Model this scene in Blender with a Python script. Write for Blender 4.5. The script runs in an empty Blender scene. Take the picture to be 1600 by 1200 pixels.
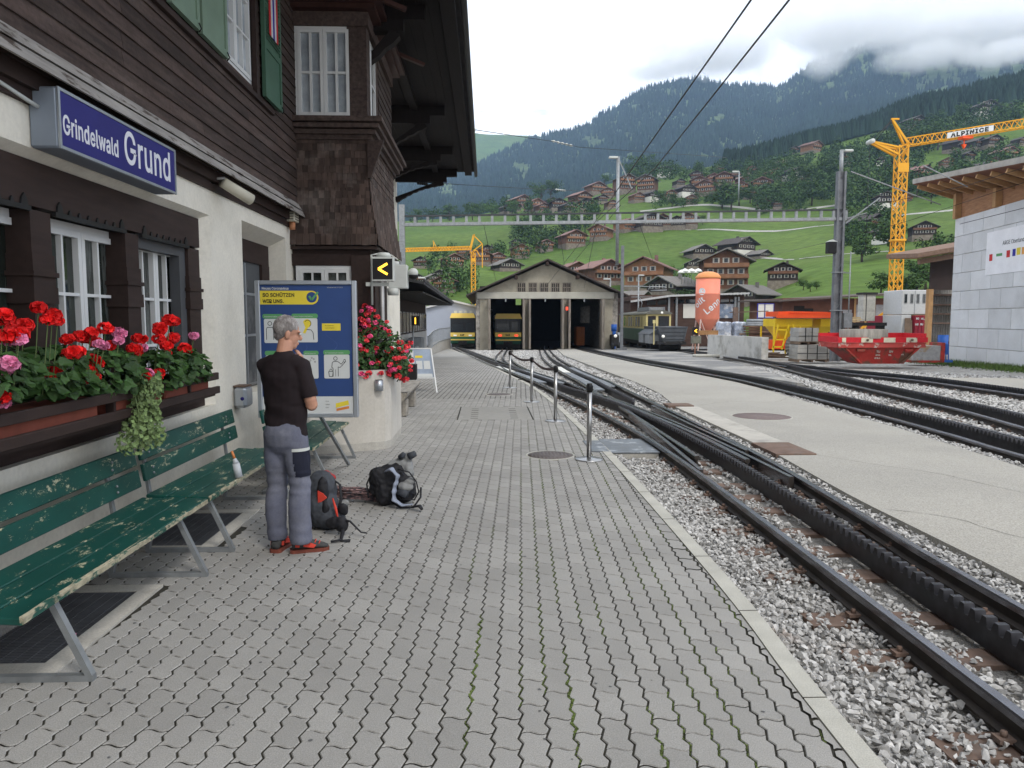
import bpy, bmesh, math, random
import numpy as np
from mathutils import Vector, Matrix, noise as mnoise
R=math.radians; PI=math.pi
random.seed(7); rng=np.random.default_rng(11)
scene=bpy.context.scene; col=scene.collection
# ------------------------------------------------------------ camera
F=1156.0; CX,CY=800.0,600.0
PSI=math.atan(40/F); PIT=math.atan(100/F)
sp,cp=math.sin(PSI),math.cos(PSI); st,ct=math.sin(PIT),math.cos(PIT)
FW=(sp*ct,cp*ct,-st); RT=(cp,-sp,0.0); UP=(sp*st,cp*st,ct)
cd=bpy.data.cameras.new('camera'); cam=bpy.data.objects.new('camera',cd); col.objects.link(cam)
cd.sensor_width=36; cd.lens=36*F/1600; cd.clip_start=.05; cd.clip_end=20000
cam.location=(0,0,1.7); cam.rotation_euler=(PI/2-PIT,0,-PSI); scene.camera=cam
scene.view_settings.view_transform='Standard'; scene.view_settings.look='None'
scene.view_settings.exposure=0.12; scene.view_settings.gamma=1
scene.cycles.max_bounces=8; scene.cycles.diffuse_bounces=3; scene.cycles.glossy_bounces=3
scene.cycles.transparent_max_bounces=8; scene.cycles.volume_bounces=5; scene.cycles.transmission_bounces=4
scene.cycles.use_denoising=True
# ------------------------------------------------------------ sky and sun
SUN_EL,SUN_AZ=48.0,150.0     # azimuth measured clockwise from +Y
w=bpy.data.worlds.new('World'); scene.world=w; w.use_nodes=True
nt=w.node_tree; N=nt.nodes; L=nt.links; N.clear()
sky=N.new('ShaderNodeTexSky'); sky.sky_type='NISHITA'; sky.sun_disc=False
sky.sun_elevation=R(SUN_EL); sky.sun_rotation=R(SUN_AZ)
tc=N.new('ShaderNodeTexCoord'); mp=N.new('ShaderNodeMapping'); mp.inputs['Scale'].default_value=(1,1,2.6); mp.inputs['Location'].default_value=(.31,.1,.2)
L.new(tc.outputs['Generated'],mp.inputs['Vector'])
n1=N.new('ShaderNodeTexNoise'); n1.inputs['Scale'].default_value=3.2; n1.inputs['Detail'].default_value=7; n1.inputs['Roughness'].default_value=.55
L.new(mp.outputs[0],n1.inputs['Vector'])
rp=N.new('ShaderNodeValToRGB'); rp.color_ramp.elements[0].position=.27; rp.color_ramp.elements[1].position=.34
rp.color_ramp.elements[0].color=(0.25,0.25,0.25,1)
L.new(n1.outputs[0],rp.inputs[0])
n2=N.new('ShaderNodeTexNoise'); n2.inputs['Scale'].default_value=2.0; n2.inputs['Detail'].default_value=5
L.new(mp.outputs[0],n2.inputs['Vector'])
rc=N.new('ShaderNodeValToRGB'); rc.color_ramp.elements[0].position=.35; rc.color_ramp.elements[1].position=.62
rc.color_ramp.elements[0].color=(12.0,12.2,12.6,1); rc.color_ramp.elements[1].color=(16,16,16,1)
L.new(n2.outputs[0],rc.inputs[0])
mx=N.new('ShaderNodeMix'); mx.data_type='RGBA'; L.new(rp.outputs[0],mx.inputs[0])
sc=N.new('ShaderNodeMix'); sc.data_type='RGBA'; sc.blend_type='ADD'; sc.inputs[0].default_value=1; sc.inputs[7].default_value=(1.5,2.6,3.4,1)
L.new(sky.outputs[0],sc.inputs[6]); L.new(sc.outputs[2],mx.inputs[6]); L.new(rc.outputs[0],mx.inputs[7])
bg=N.new('ShaderNodeBackground'); bg.inputs[1].default_value=.1; L.new(mx.outputs[2],bg.inputs[0])
wo=N.new('ShaderNodeOutputWorld'); L.new(bg.outputs[0],wo.inputs[0])
sd=bpy.data.lights.new('sun','SUN'); sd.energy=1.5; sd.angle=R(12); sd.color=(1,.96,.9)
so=bpy.data.objects.new('sun',sd); col.objects.link(so)
sv=Vector((math.sin(R(SUN_AZ))*math.cos(R(SUN_EL)),math.cos(R(SUN_AZ))*math.cos(R(SUN_EL)),math.sin(R(SUN_EL))))
so.rotation_euler=sv.to_track_quat('Z','Y').to_euler(); so.location=(0,0,60)
# ------------------------------------------------------------ pixel -> world helpers (photo measured at 1600x1200)
def ray(u,v):
    a=(u-CX)/F; b=(CY-v)/F
    return tuple(FW[i]+RT[i]*a+UP[i]*b for i in range(3))
def P(u,v,y):
    d=ray(u,v); t=y/d[1]; return Vector((d[0]*t,y,1.7+d[2]*t))
def PX(u,v,x):
    d=ray(u,v); t=x/d[0]; return Vector((x,d[1]*t,1.7+d[2]*t))
def gz(y):
    return 0.0 if y<20 else -.018*(min(y,95.0)-20)
def G(u,v,h=0.0):
    d=ray(u,v); t=(h-1.7)/d[2]
    for i in range(30):
        z=h+gz(d[1]*t); t=(z-1.7)/d[2]
    return Vector((d[0]*t,d[1]*t,z))
# ------------------------------------------------------------ mesh builder
def rotz(a): return Matrix.Rotation(a,4,'Z')
def tag(o,label=None,cat=None,group=None,kind=None):
    if label: o['label']=label
    if cat: o['category']=cat
    if group: o['group']=group
    if kind: o['kind']=kind
    return o
def thing(name,label,cat,loc=(0,0,0),rz=0.0,group=None):
    o=bpy.data.objects.new(name,None); col.objects.link(o); o.location=loc; o.rotation_euler=(0,0,rz)
    o.empty_display_size=.2
    return tag(o,label,cat,group)
def wm(o):
    m=Matrix.Translation(o.location)@o.rotation_euler.to_matrix().to_4x4()@Matrix.Diagonal((*o.scale,1))
    return wm(o.parent)@m if o.parent else m
class MB:
    def __init__(s): s.v=[]; s.f=[]; s.m=[]; s.sm=[]; s.mi=0; s.smooth=False; s.X=None
    def add(s,vs,fs,smooth=None):
        b=len(s.v)
        if s.X is not None: vs=[s.X@Vector(v) for v in vs]
        s.v+= [tuple(v) for v in vs]
        for f in fs:
            s.f.append(tuple(b+i for i in f)); s.m.append(s.mi); s.sm.append(s.smooth if smooth is None else smooth)
        return s
    def box(s,x0,x1,y0,y1,z0,z1):
        return s.add([(x0,y0,z0),(x1,y0,z0),(x1,y1,z0),(x0,y1,z0),(x0,y0,z1),(x1,y0,z1),(x1,y1,z1),(x0,y1,z1)],
          [(0,3,2,1),(4,5,6,7),(0,1,5,4),(1,2,6,5),(2,3,7,6),(3,0,4,7)],False)
    def bbox(s,x0,x1,y0,y1,z0,z1,b=.01):
        # bevelled box
        b=min(b,(x1-x0)*.49,(y1-y0)*.49,(z1-z0)*.49); bm=bmesh.new(); bmesh.ops.create_cube(bm,size=1)
        for v in bm.verts: v.co=Vector(((x0+x1)/2+v.co.x*(x1-x0),(y0+y1)/2+v.co.y*(y1-y0),(z0+z1)/2+v.co.z*(z1-z0)))
        bmesh.ops.bevel(bm,geom=bm.edges[:],offset=b,segments=1,affect='EDGES',profile=.5)
        s.bm(bm); return s
    def bm(s,bm,M=None,smooth=False):
        bm.verts.index_update()
        s.add([ (M@v.co if M else v.co) for v in bm.verts],[[v.index for v in f.verts] for f in bm.faces],smooth); bm.free(); return s
    def obox(s,c,ax,ay,az):
        c=Vector(c);ax=Vector(ax)/2;ay=Vector(ay)/2;az=Vector(az)/2
        q=[c-ax-ay-az,c+ax-ay-az,c+ax+ay-az,c-ax+ay-az,c-ax-ay+az,c+ax-ay+az,c+ax+ay+az,c-ax+ay+az]
        return s.add(q,[(0,3,2,1),(4,5,6,7),(0,1,5,4),(1,2,6,5),(2,3,7,6),(3,0,4,7)],False)
    def bar(s,a,b,w,h=None,up=(0,0,1)):
        a=Vector(a);b=Vector(b);d=b-a;h=h or w;u=Vector(up)
        if abs(d.normalized().dot(u))>.98: u=Vector((0,1,0))
        x=d.cross(u).normalized(); z=x.cross(d).normalized()
        return s.obox((a+b)/2,x*w,d,z*h)
    def quad(s,*p): return s.add(p,[tuple(range(len(p)))],False)
    def prism(s,pts,d):
        n=len(pts); d=Vector(d); a=[Vector(p) for p in pts]; b=[p+d for p in a]
        return s.add(a+b,[tuple(range(n))[::-1],tuple(range(n,2*n))]+[(i,(i+1)%n,n+(i+1)%n,n+i) for i in range(n)],False)
    def tube(s,path,r,n=8,cap=True,closed=False,sq=1.0):
        P_=[Vector(p) for p in path]; m=len(P_); rs=r if isinstance(r,(list,tuple)) else [r]*m
        vs=[];prev=None
        for i,p in enumerate(P_):
            if closed: d=P_[(i+1)%m]-P_[i-1]
            else: d=P_[min(i+1,m-1)]-P_[max(i-1,0)]
            d=d.normalized() if d.length>1e-9 else Vector((0,0,1))
            if prev is None:
                u=Vector((0,0,1)) if abs(d.z)<.9 else Vector((1,0,0)); x=d.cross(u).normalized()
            else: x=(prev-d*prev.dot(d)).normalized()
            prev=x; y=d.cross(x)
            for k in range(n):
                a=2*PI*k/n; vs.append(p+x*math.cos(a)*rs[i]+y*math.sin(a)*rs[i]*sq)
        fs=[]
        for i in range(m if closed else m-1):
            j=(i+1)%m
            for k in range(n): fs.append((i*n+k,i*n+(k+1)%n,j*n+(k+1)%n,j*n+k))
        if cap and not closed: fs+= [tuple(range(n))[::-1],tuple((m-1)*n+k for k in range(n))]
        return s.add(vs,fs,n>4)
    def cyl(s,a,b,r,n=12,r2=None): return s.tube([a,b],[r,r if r2 is None else r2],n)
    def lathe(s,c,prof,n=20,smooth=True,cap=True):
        c=Vector(c); vs=[(c.x+r*math.cos(2*PI*k/n),c.y+r*math.sin(2*PI*k/n),c.z+z) for r,z in prof for k in range(n)]
        m=len(prof); fs=[(i*n+k,i*n+(k+1)%n,(i+1)*n+(k+1)%n,(i+1)*n+k) for i in range(m-1) for k in range(n)]
        if cap: fs+=[tuple(range(n))[::-1],tuple((m-1)*n+k for k in range(n))]
        return s.add(vs,fs,smooth)
    def blob(s,c,r,nz=0.0,n=10,m=7,seed=0,fz=3.0):
        c=Vector(c); r=Vector(r) if not isinstance(r,(int,float)) else Vector((r,r,r)); vs=[];fs=[]
        for i in range(m+1):
            th=PI*i/m
            for k in range(n):
                ph=2*PI*k/n; d=Vector((math.sin(th)*math.cos(ph),math.sin(th)*math.sin(ph),math.cos(th)))
                q=1+nz*mnoise.noise(d*fz*.5+Vector((seed*3.1,seed,0))); vs.append(c+Vector((d.x*r.x,d.y*r.y,d.z*r.z))*q)
        for i in range(m):
            for k in range(n): fs.append((i*n+k,(i+1)*n+k,(i+1)*n+(k+1)%n,i*n+(k+1)%n))
        return s.add(vs,fs,True)
    def build(s,name,mats,parent=None,loc=None,label=None,cat=None,group=None,kind=None,local=False):
        if not isinstance(mats,(list,tuple)): mats=[mats]
        me=bpy.data.meshes.new(name); vs=s.v
        o=bpy.data.objects.new(name,me); col.objects.link(o)
        if parent is not None:
            o.parent=parent
            if not local:
                im=wm(parent).inverted(); vs=[im@Vector(v) for v in vs]
        elif loc is None and not local and vs:
            a=np.array(vs); lo=a.min(0);hi=a.max(0); loc=((lo[0]+hi[0])/2,(lo[1]+hi[1])/2,lo[2])
        if loc is not None and parent is None:
            o.location=loc
            if not local: vs=[(v[0]-loc[0],v[1]-loc[1],v[2]-loc[2]) for v in vs]
        me.from_pydata([tuple(v) for v in vs],[],s.f); 
        for m in mats: me.materials.append(m)
        me.polygons.foreach_set('material_index',s.m); me.polygons.foreach_set('use_smooth',s.sm); me.update()
        return tag(o,label,cat,group,kind)
def np_obj(name,V,Fc,mats,parent=None,mi=None,smooth=False,**kw):
    """V (n,3), Fc (m,k) uniform polygons"""
    me=bpy.data.meshes.new(name); m,k=Fc.shape
    me.vertices.add(len(V)); me.vertices.foreach_set('co',np.ascontiguousarray(V,dtype=np.float32).ravel())
    me.loops.add(m*k); me.loops.foreach_set('vertex_index',np.ascontiguousarray(Fc,dtype=np.int32).ravel())
    me.polygons.add(m); me.polygons.foreach_set('loop_start',np.arange(0,m*k,k,dtype=np.int32)); me.polygons.foreach_set('loop_total',np.full(m,k,dtype=np.int32))
    if mi is not None: me.polygons.foreach_set('material_index',mi.astype(np.int32))
    me.polygons.foreach_set('use_smooth',np.full(m,smooth))
    for x in (mats if isinstance(mats,(list,tuple)) else [mats]): me.materials.append(x)
    me.update(calc_edges=True); me.validate()
    o=bpy.data.objects.new(name,me); col.objects.link(o)
    if parent: o.parent=parent
    return tag(o,**kw)
def copy_tree(o,loc=None,rz=None,sc=None,label=None,group=None,mats=None):
    c=o.copy(); col.objects.link(c)
    if loc is not None: c.location=loc
    if rz is not None: c.rotation_euler=(0,0,rz)
    if sc is not None: c.scale=sc if isinstance(sc,(tuple,list)) else (sc,)*3
    if label: c['label']=label
    if group: c['group']=group
    def rec(src,dst):
        for ch in src.children:
            d=ch.copy(); col.objects.link(d); d.parent=dst; rec(ch,d)
    rec(o,c); return c
def interp(path,x,ax=1):
    for a,b in zip(path,path[1:]):
        if a[ax]<=x<=b[ax]:
            t=(x-a[ax])/(b[ax]-a[ax]); return a[1-ax]+(b[1-ax]-a[1-ax])*t
    return path[0][1-ax] if x<path[0][ax] else path[-1][1-ax]
def smoothpath(pts,step=.5):
    """Catmull-Rom through 2D pts resampled evenly"""
    P_=[Vector(p) for p in pts]; P_=[P_[0]*2-P_[1]]+P_+[P_[-1]*2-P_[-2]]; out=[]
    for i in range(1,len(P_)-2):
        a,b,c,d=P_[i-1:i+3]; n=max(1,int((c-b).length/step))
        for k in range(n):
            t=k/n; out.append(.5*((2*b)+(c-a)*t+(2*a-5*b+4*c-d)*t*t+(3*b-3*c+d-a)*t**3))
    out.append(P_[-2]); return out
def offset(path,d):
    o=[]
    for i,p in enumerate(path):
        t=(path[min(i+1,len(path)-1)]-path[max(i-1,0)]).normalized(); o.append(Vector((p.x+t.y*d,p.y-t.x*d)))
    return o
FONT=None
try:
    import os
    fp=os.path.join(bpy.utils.system_resource('DATAFILES'),'fonts','Inter.woff2')
    if os.path.exists(fp): FONT=bpy.data.fonts.load(fp)
except Exception: FONT=None
def text_mb(txt,size,M,mat,name='lettering',parent=None,ext=.002,align='LEFT',bold=0.0,xs=1.0,shear=0.0,resolution=3,fit=None,sp=1.0):
    cu=bpy.data.curves.new('t','FONT'); cu.body=txt; cu.size=size
    if FONT: cu.font=FONT
    cu.extrude=ext; cu.align_x=align; cu.offset=bold; cu.resolution_u=resolution; cu.shear=shear; cu.space_character=sp
    o=bpy.data.objects.new('t',cu); col.objects.link(o)
    dg=bpy.context.evaluated_depsgraph_get(); me=bpy.data.meshes.new_from_object(o.evaluated_get(dg))
    bpy.data.objects.remove(o); bpy.data.curves.remove(cu)
    me.name=name; b=MB()
    if fit:   # fit=(width, height of the body of letters)
        xx=[v.co.x for v in me.vertices]; yy=[v.co.y for v in me.vertices]; x0=min(xx)
        fx=fit[0]/(max(xx)-x0); fy=fit[1]/max(yy)
        for v in me.vertices: v.co.x=(v.co.x-x0)*fx; v.co.y*=fy
    MM=M@Matrix.Diagonal((xs,1,1,1))
    b.add([MM@v.co for v in me.vertices],[tuple(p.vertices) for p in me.polygons],False); bpy.data.meshes.remove(me)
    if mat is None: return b
    return b.build(name,mat,parent)
def basis(o,x,y):
    x=Vector(x).normalized();y=Vector(y).normalized();z=x.cross(y)
    return Matrix(((x.x,y.x,z.x,o[0]),(x.y,y.y,z.y,o[1]),(x.z,y.z,z.z,o[2]),(0,0,0,1)))
# ------------------------------------------------------------ materials
def M(name,c,rough=.75,metal=0.0,var=.18,vs=6.0,st=(1,1,1),bump=.0,bs=60.0,bd=.01,c2=None,c2s=3.0,c2t=(.5,.65),isl=0.0,rnd=0.0,emit=None,es=1.0,spec=.28,alpha=None,trans=0,c2st=(1,1,1),fine=0.0,fs=None,c2r=.65):
    m=bpy.data.materials.new(name); m.use_nodes=True; nt=m.node_tree; N=nt.nodes; L=nt.links; b=N['Principled BSDF']
    b.inputs['Roughness'].default_value=rough; b.inputs['Metallic'].default_value=metal; b.inputs['Specular IOR Level'].default_value=spec
    tc=N.new('ShaderNodeTexCoord')
    def nz(scale,stt,det=5,ro=.6):
        mp=N.new('ShaderNodeMapping'); mp.inputs['Scale'].default_value=stt; L.new(tc.outputs['Object'],mp.inputs[0])
        n=N.new('ShaderNodeTexNoise'); n.inputs['Scale'].default_value=scale; n.inputs['Detail'].default_value=det; n.inputs['Roughness'].default_value=ro
        L.new(mp.outputs[0],n.inputs['Vector']); return n
    def mul(a,bb):
        x=N.new('ShaderNodeMix'); x.data_type='RGBA'; x.blend_type='MULTIPLY'; x.inputs[0].default_value=1; L.new(a,x.inputs[6]); L.new(bb,x.inputs[7]); return x.outputs[2]
    def rng_(src,lo,hi,a=.3,bq=.7):
        r=N.new('ShaderNodeMapRange'); r.inputs[1].default_value=a; r.inputs[2].default_value=bq; r.inputs[3].default_value=lo; r.inputs[4].default_value=hi; L.new(src,r.inputs[0]); return r.outputs[0]
    rgb=N.new('ShaderNodeRGB'); rgb.outputs[0].default_value=(*c,1); cur=rgb.outputs[0]
    if c2 is not None:
        n=nz(c2s,c2st,9,c2r); r=N.new('ShaderNodeValToRGB'); r.color_ramp.elements[0].position=c2t[0]; r.color_ramp.elements[1].position=c2t[1]; L.new(n.outputs[0],r.inputs[0])
        x=N.new('ShaderNodeMix'); x.data_type='RGBA'; L.new(r.outputs[0],x.inputs[0]); L.new(cur,x.inputs[6]); x.inputs[7].default_value=(*c2,1); cur=x.outputs[2]
    if var: cur=mul(cur,rng_(nz(vs,st).outputs[0],1-var,1+var))
    if fine: cur=mul(cur,rng_(nz(fs or vs*14,(1,1,1),2).outputs[0],1-fine,1+fine))
    if isl:
        g=N.new('ShaderNodeNewGeometry'); cur=mul(cur,rng_(g.outputs['Random Per Island'],1-isl,1+isl,0,1))
    if rnd:
        g=N.new('ShaderNodeObjectInfo'); cur=mul(cur,rng_(g.outputs['Random'],1-rnd,1+rnd,0,1))
    L.new(cur,b.inputs['Base Color'])
    if bump:
        bp=N.new('ShaderNodeBump'); bp.inputs['Strength'].default_value=bump; bp.inputs['Distance'].default_value=bd
        L.new(nz(bs,st,4).outputs[0],bp.inputs['Height']); L.new(bp.outputs[0],b.inputs['Normal'])
    if emit is not None: b.inputs['Emission Color'].default_value=(*emit,1); b.inputs['Emission Strength'].default_value=es
    if trans: b.inputs['Transmission Weight'].default_value=trans
    if alpha is not None: b.inputs['Alpha'].default_value=alpha
    return m
# ============================================================ GROUND, PAVING, BALLAST, TRACKS
m_conc=M('concrete',(.42,.40,.36),.9,var=.12,vs=3,fine=.12,fs=90,bump=.3,bs=120,bd=.003,c2=(.22,.21,.19),c2s=1.7,c2t=(.52,.75))
m_kerb=M('kerb_stone',(.42,.41,.365),.9,var=.12,vs=4,fine=.2,fs=160,bump=.3,bs=150,bd=.003)
m_pave=M('paver',(.292,.284,.268),.88,var=.09,vs=.9,fine=.22,fs=190,isl=.085,bump=.3,bs=260,bd=.002,c2=(.25,.243,.23),c2s=.8,c2t=(.5,.75),spec=.3)
m_pavefar=M('paver_far',(.27,.263,.245),.9,var=.08,vs=.6,fine=.06)
m_joint=M('joint_dirt',(.035,.033,.026),.95,var=.4,vs=8)
m_asph=M('asphalt',(.34,.325,.29),.92,var=.07,vs=.35,fine=.30,fs=90,bump=.3,bs=220,bd=.002,c2=(.30,.288,.26),c2s=.3,c2t=(.42,.62))
m_asph2=M('asphalt_dark',(.19,.19,.19),.92,var=.12,vs=.5,fine=.2,c2=(.30,.29,.27),c2s=.25,c2t=(.48,.56))
m_gravel=M('gravel_bed',(.20,.19,.175),.95,var=.25,vs=9,fine=.6,bump=.9,bs=16,bd=.03)
m_gravelfar=M('gravel_yard',(.34,.332,.31),.95,var=.18,vs=.5,fine=.45,bump=.8,bs=14,bd=.03)
m_stone=M('ballast_stone',(.40,.392,.38),.85,var=.22,vs=30,isl=.36,c2=(.26,.18,.13),c2s=.8,c2t=(.60,.75),bump=.3,bs=90,bd=.003)
m_rail=M('rail_steel',(.15,.15,.165),.26,.85,var=.25,vs=5)
m_railside=M('rail_side',(.045,.038,.034),.62,.4,var=.3,vs=7)
m_rack=M('rack_steel',(.04,.04,.045),.42,.8,var=.35,vs=12)
m_rust=M('rusty_steel',(.17,.115,.09),.85,.2,var=.3,vs=5,c2=(.13,.10,.085),c2s=4,bump=.3,bs=60,bd=.003)
m_moss=M('moss',(.085,.115,.03),.95,var=.5,vs=9,isl=.5)
m_grass=M('grass',(.085,.14,.03),.8,var=.35,vs=8,isl=.5)
m_plate=M('steel_plate',(.165,.18,.195),.45,.5,var=.2,vs=3,c2=(.34,.36,.38),c2s=5,c2t=(.55,.62),bump=.2,bs=90,bd=.002)
m_platewhite=M('white_board',(.62,.62,.58),.7,var=.15,vs=2)
m_drain=M('cast_iron',(.14,.12,.115),.6,.4,var=.25,vs=20,bump=.5,bs=60,bd=.004)

def sheet(name,x0,x1,ys,dz,mat,kind='structure',xs=2):
    V=[];Fc=[]; X=np.linspace(x0,x1,xs)
    for y in ys:
        for x in X: V.append((x,y,gz(y)+dz))
    n=xs
    for j in range(len(ys)-1):
        for i in range(n-1): Fc.append((j*n+i,j*n+i+1,(j+1)*n+i+1,(j+1)*n+i))
    return np_obj(name,np.array(V),np.array(Fc),mat,kind=kind)
sheet('ground',-70,110,[-15,0,10,20,30,40,50,60,70,80,90,95,130],-.17,m_gravelfar)
def strip(b,left,right,ys,top,bot=None):
    """surface between two x(y) curves"""
    V=[];n=len(ys)
    for y in ys:
        V.append((interp(left,y),y,gz(y)+top)); V.append((interp(right,y),y,gz(y)+top))
    Fs=[(2*i,2*i+1,2*i+3,2*i+2) for i in range(n-1)]
    if bot is not None:
        k=len(V); V+= [(v[0],v[1],v[2]-top+bot) for v in V]
        for i in range(n-1):
            Fs.append((2*i,2*i+2,k+2*i+2,k+2*i)); Fs.append((2*i+1,k+2*i+1,k+2*i+3,2*i+3))
        Fs.append((0,k,k+1,1)); Fs.append((2*n-2,2*n-1,k+2*n-1,k+2*n-2))
    b.add(V,Fs,False)
KERB=[(1.40,-2),(1.41,2.6),(1.49,4.75),(1.50,9.0),(1.45,11.5),(1.33,15.3),(1.12,18.7),(.63,24.2),(-.31,35.2),(-1.73,50.1),(-3.35,64.8)]
def cr(path,step=.4):
    pp=smoothpath(path,step); return [(p.x,p.y) for p in pp]
KIN=cr(KERB); KOUT=[(x+.105,y) for x,y in KIN]
ys_k=[y for x,y in KIN]
b=MB(); strip(b,KIN,KOUT,ys_k,.006,-.2); kerb=b.build('kerb',m_kerb,kind='structure',loc=(0,0,0))
# kerb joints as thin dark slots
b=MB(); y=2.15
while y<22:
    x=interp(KIN,y); b.box(x-.002,x+.107,y-.003,y+.003,-.05,.0075); y+=1.0
b.build('kerb_joint',m_joint,kind='structure',loc=(0,0,0))
# ---- pavers
PHI=math.atan(54/F); WC,LC=.1125,.225; AMP=.0098
tv=Vector((math.sin(PHI),math.cos(PHI))); sv2=Vector((math.cos(PHI),-math.sin(PHI)))
def zig(t):
    q=(t/(LC/2))%1.0
    return AMP*(-1+2*(q/.68)) if q<.68 else AMP*(1-2*((q-.68)/.32))
MH=[(.80,9.21,.30),(.29,16.92,.30)]
DRAIN=(-.5,.8,12.55,14.45)
HOLES=[(-2.66,-2.0,3.50,4.70),(-2.66,-2.0,5.42,6.60),(-2.66,-2.0,1.3,2.5),(1.33,1.6,9.4,10.3)]
def poly_paver(i,j):
    t0=(j+(.5 if i%2 else 0))*LC; s0=i*WC; g=.0032
    def cross(sf): # s fraction 0..1 offset along t
        return .010*math.sin(2*PI*sf)
    L_=[];Rr=[]
    K=[.0,.18,.34,.50,.68,.84,1.0]
    bk=[0,.16,.34,.5,.66,.84,1.0]
    # breakpoints of the zigzag within one stone (phase so that cross joints fall mid-slope)
    ph=.34*LC/2
    ts=sorted(set([0,LC]+[k*(LC/2)+.68*(LC/2)-ph for k in range(-1,3) if 0<k*(LC/2)+.68*(LC/2)-ph<LC]+[k*(LC/2)-ph for k in range(0,4) if 0<k*(LC/2)-ph<LC]))
    for t in ts: L_.append((zig(t+ph),t))
    left=[(x,t) for x,t in L_]; right=[(x+WC,t) for x,t in L_]
    bot=[(zig(ph)+WC*k,cross(k)) for k in (.2,.35,.5,.65,.8)]
    top=[(zig(ph)+WC*k,LC+cross(k)) for k in (.8,.65,.5,.35,.2)]
    poly=[left[0]]+bot+[right[0]]+right[1:]+top+left[::-1][:-1]
    cx=WC/2; ct_=LC/2
    return s0,t0,poly,cx,ct_
base0=poly_paver(0,0)[2]
def shrink(poly,d):
    n=len(poly); out=[]
    for i in range(n):
        a=Vector(poly[i-1]);p=Vector(poly[i]);c=Vector(poly[(i+1)%n])
        e1=(p-a).normalized(); e2=(c-p).normalized(); n1=Vector((-e1.y,e1.x)); n2=Vector((-e2.y,e2.x)); q=(n1+n2)
        q=q/max(.5,q.length**2/2) if q.length>1e-6 else n1
        out.append(tuple(p+q*d))
    return out
ring0=[((x-WC/2)*.982+WC/2,(y-LC/2)*.991+LC/2) for x,y in shrink(base0,.0032)]; ring1=[((x-WC/2)*.978+WC/2,(y-LC/2)*.988+LC/2) for x,y in shrink(base0,.0066)]; npv=len(base0)
def clipx(poly,y):
    return poly
V=[];Ft=[];Fq=[]; joint_pts=[]
fl=[]; 
def clip_half(pts,n,d):
    """keep n.p<=d, pts list of (x,y,z)"""
    out=[]
    for i in range(len(pts)):
        a=pts[i-1];c=pts[i]; da=n[0]*a[0]+n[1]*a[1]-d; dc=n[0]*c[0]+n[1]*c[1]-d
        if (da<=0)!=(dc<=0):
            t=da/(da-dc); out.append(tuple(a[k]+(c[k]-a[k])*t for k in range(3)))
        if dc<=0: out.append(c)
    return out
pm=MB()
YMAX=34.0
for j in range(-12,int(YMAX/LC)+6):
    for i in range(-60,40):
        s0=i*WC; t0=(j+(.5 if i%2 else 0))*LC
        c=sv2*(s0+WC/2)+tv*(t0+LC/2)
        if c.y<-1.0 or c.y>YMAX: continue
        kx=interp(KIN,c.y)
        lim=-2.66 if c.y<22.6 else -3.4
        if c.x>kx+.09 or c.x<lim-.05: continue
        if any(math.hypot(c.x-mx_,c.y-my)<r-.04 for mx_,my,r in MH): continue
        if DRAIN[0]+.05<c.x<DRAIN[1]-.05 and DRAIN[2]+.05<c.y<DRAIN[3]-.05: continue
        if any(x0<c.x<x1-.03 and y0+.03<c.y<y1-.03 for x0,x1,y0,y1 in HOLES): continue
        dz=random.uniform(-.0012,.0012); rx=random.uniform(-.004,.004); ry=random.uniform(-.004,.004)
        far=c.y>16
        def tf(poly,z):
            return [( (sv2*(s0+p[0])+tv*(t0+p[1])).x,(sv2*(s0+p[0])+tv*(t0+p[1])).y, z+dz+gz(c.y)+(p[0]-WC/2)*rx+(p[1]-LC/2)*ry) for p in poly]
        R1=tf(ring1,0)
        if c.x+.075>kx-.003:
            x0=interp(KIN,c.y-.1); x1=interp(KIN,c.y+.1); n=Vector((.2,-(x1-x0))).normalized(); d=n.x*kx+n.y*c.y-.004
            R1=clip_half(R1,n,d)
            if len(R1)<3: continue
            pm.add(R1,[tuple(range(len(R1)))],False); continue
        if far: pm.add(R1,[tuple(range(npv))],False)
        else:
            R0=tf(ring0,-.005)
            pm.add(R1+R0,[tuple(range(npv))]+[(k,npv+k,npv+(k+1)%npv,(k+1)%npv) for k in range(npv)],False)
pm.build('platform_paving',m_pave,kind='structure',loc=(0,0,0))
b=MB(); WL=[(-2.66,-3),(-2.66,22.6),(-3.4,22.7),(-3.4,70)]
strip(b,WL,KIN,[-2]+[float(q) for q in range(0,66)],-.009); b.build('paving_bed',m_joint,kind='structure',loc=(0,0,0))
b=MB(); strip(b,WL,KIN,[34,36,40,45,50,55,60,64],-.001); b.build('platform_far_end',m_pavefar,kind='structure',loc=(0,0,0))
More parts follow.
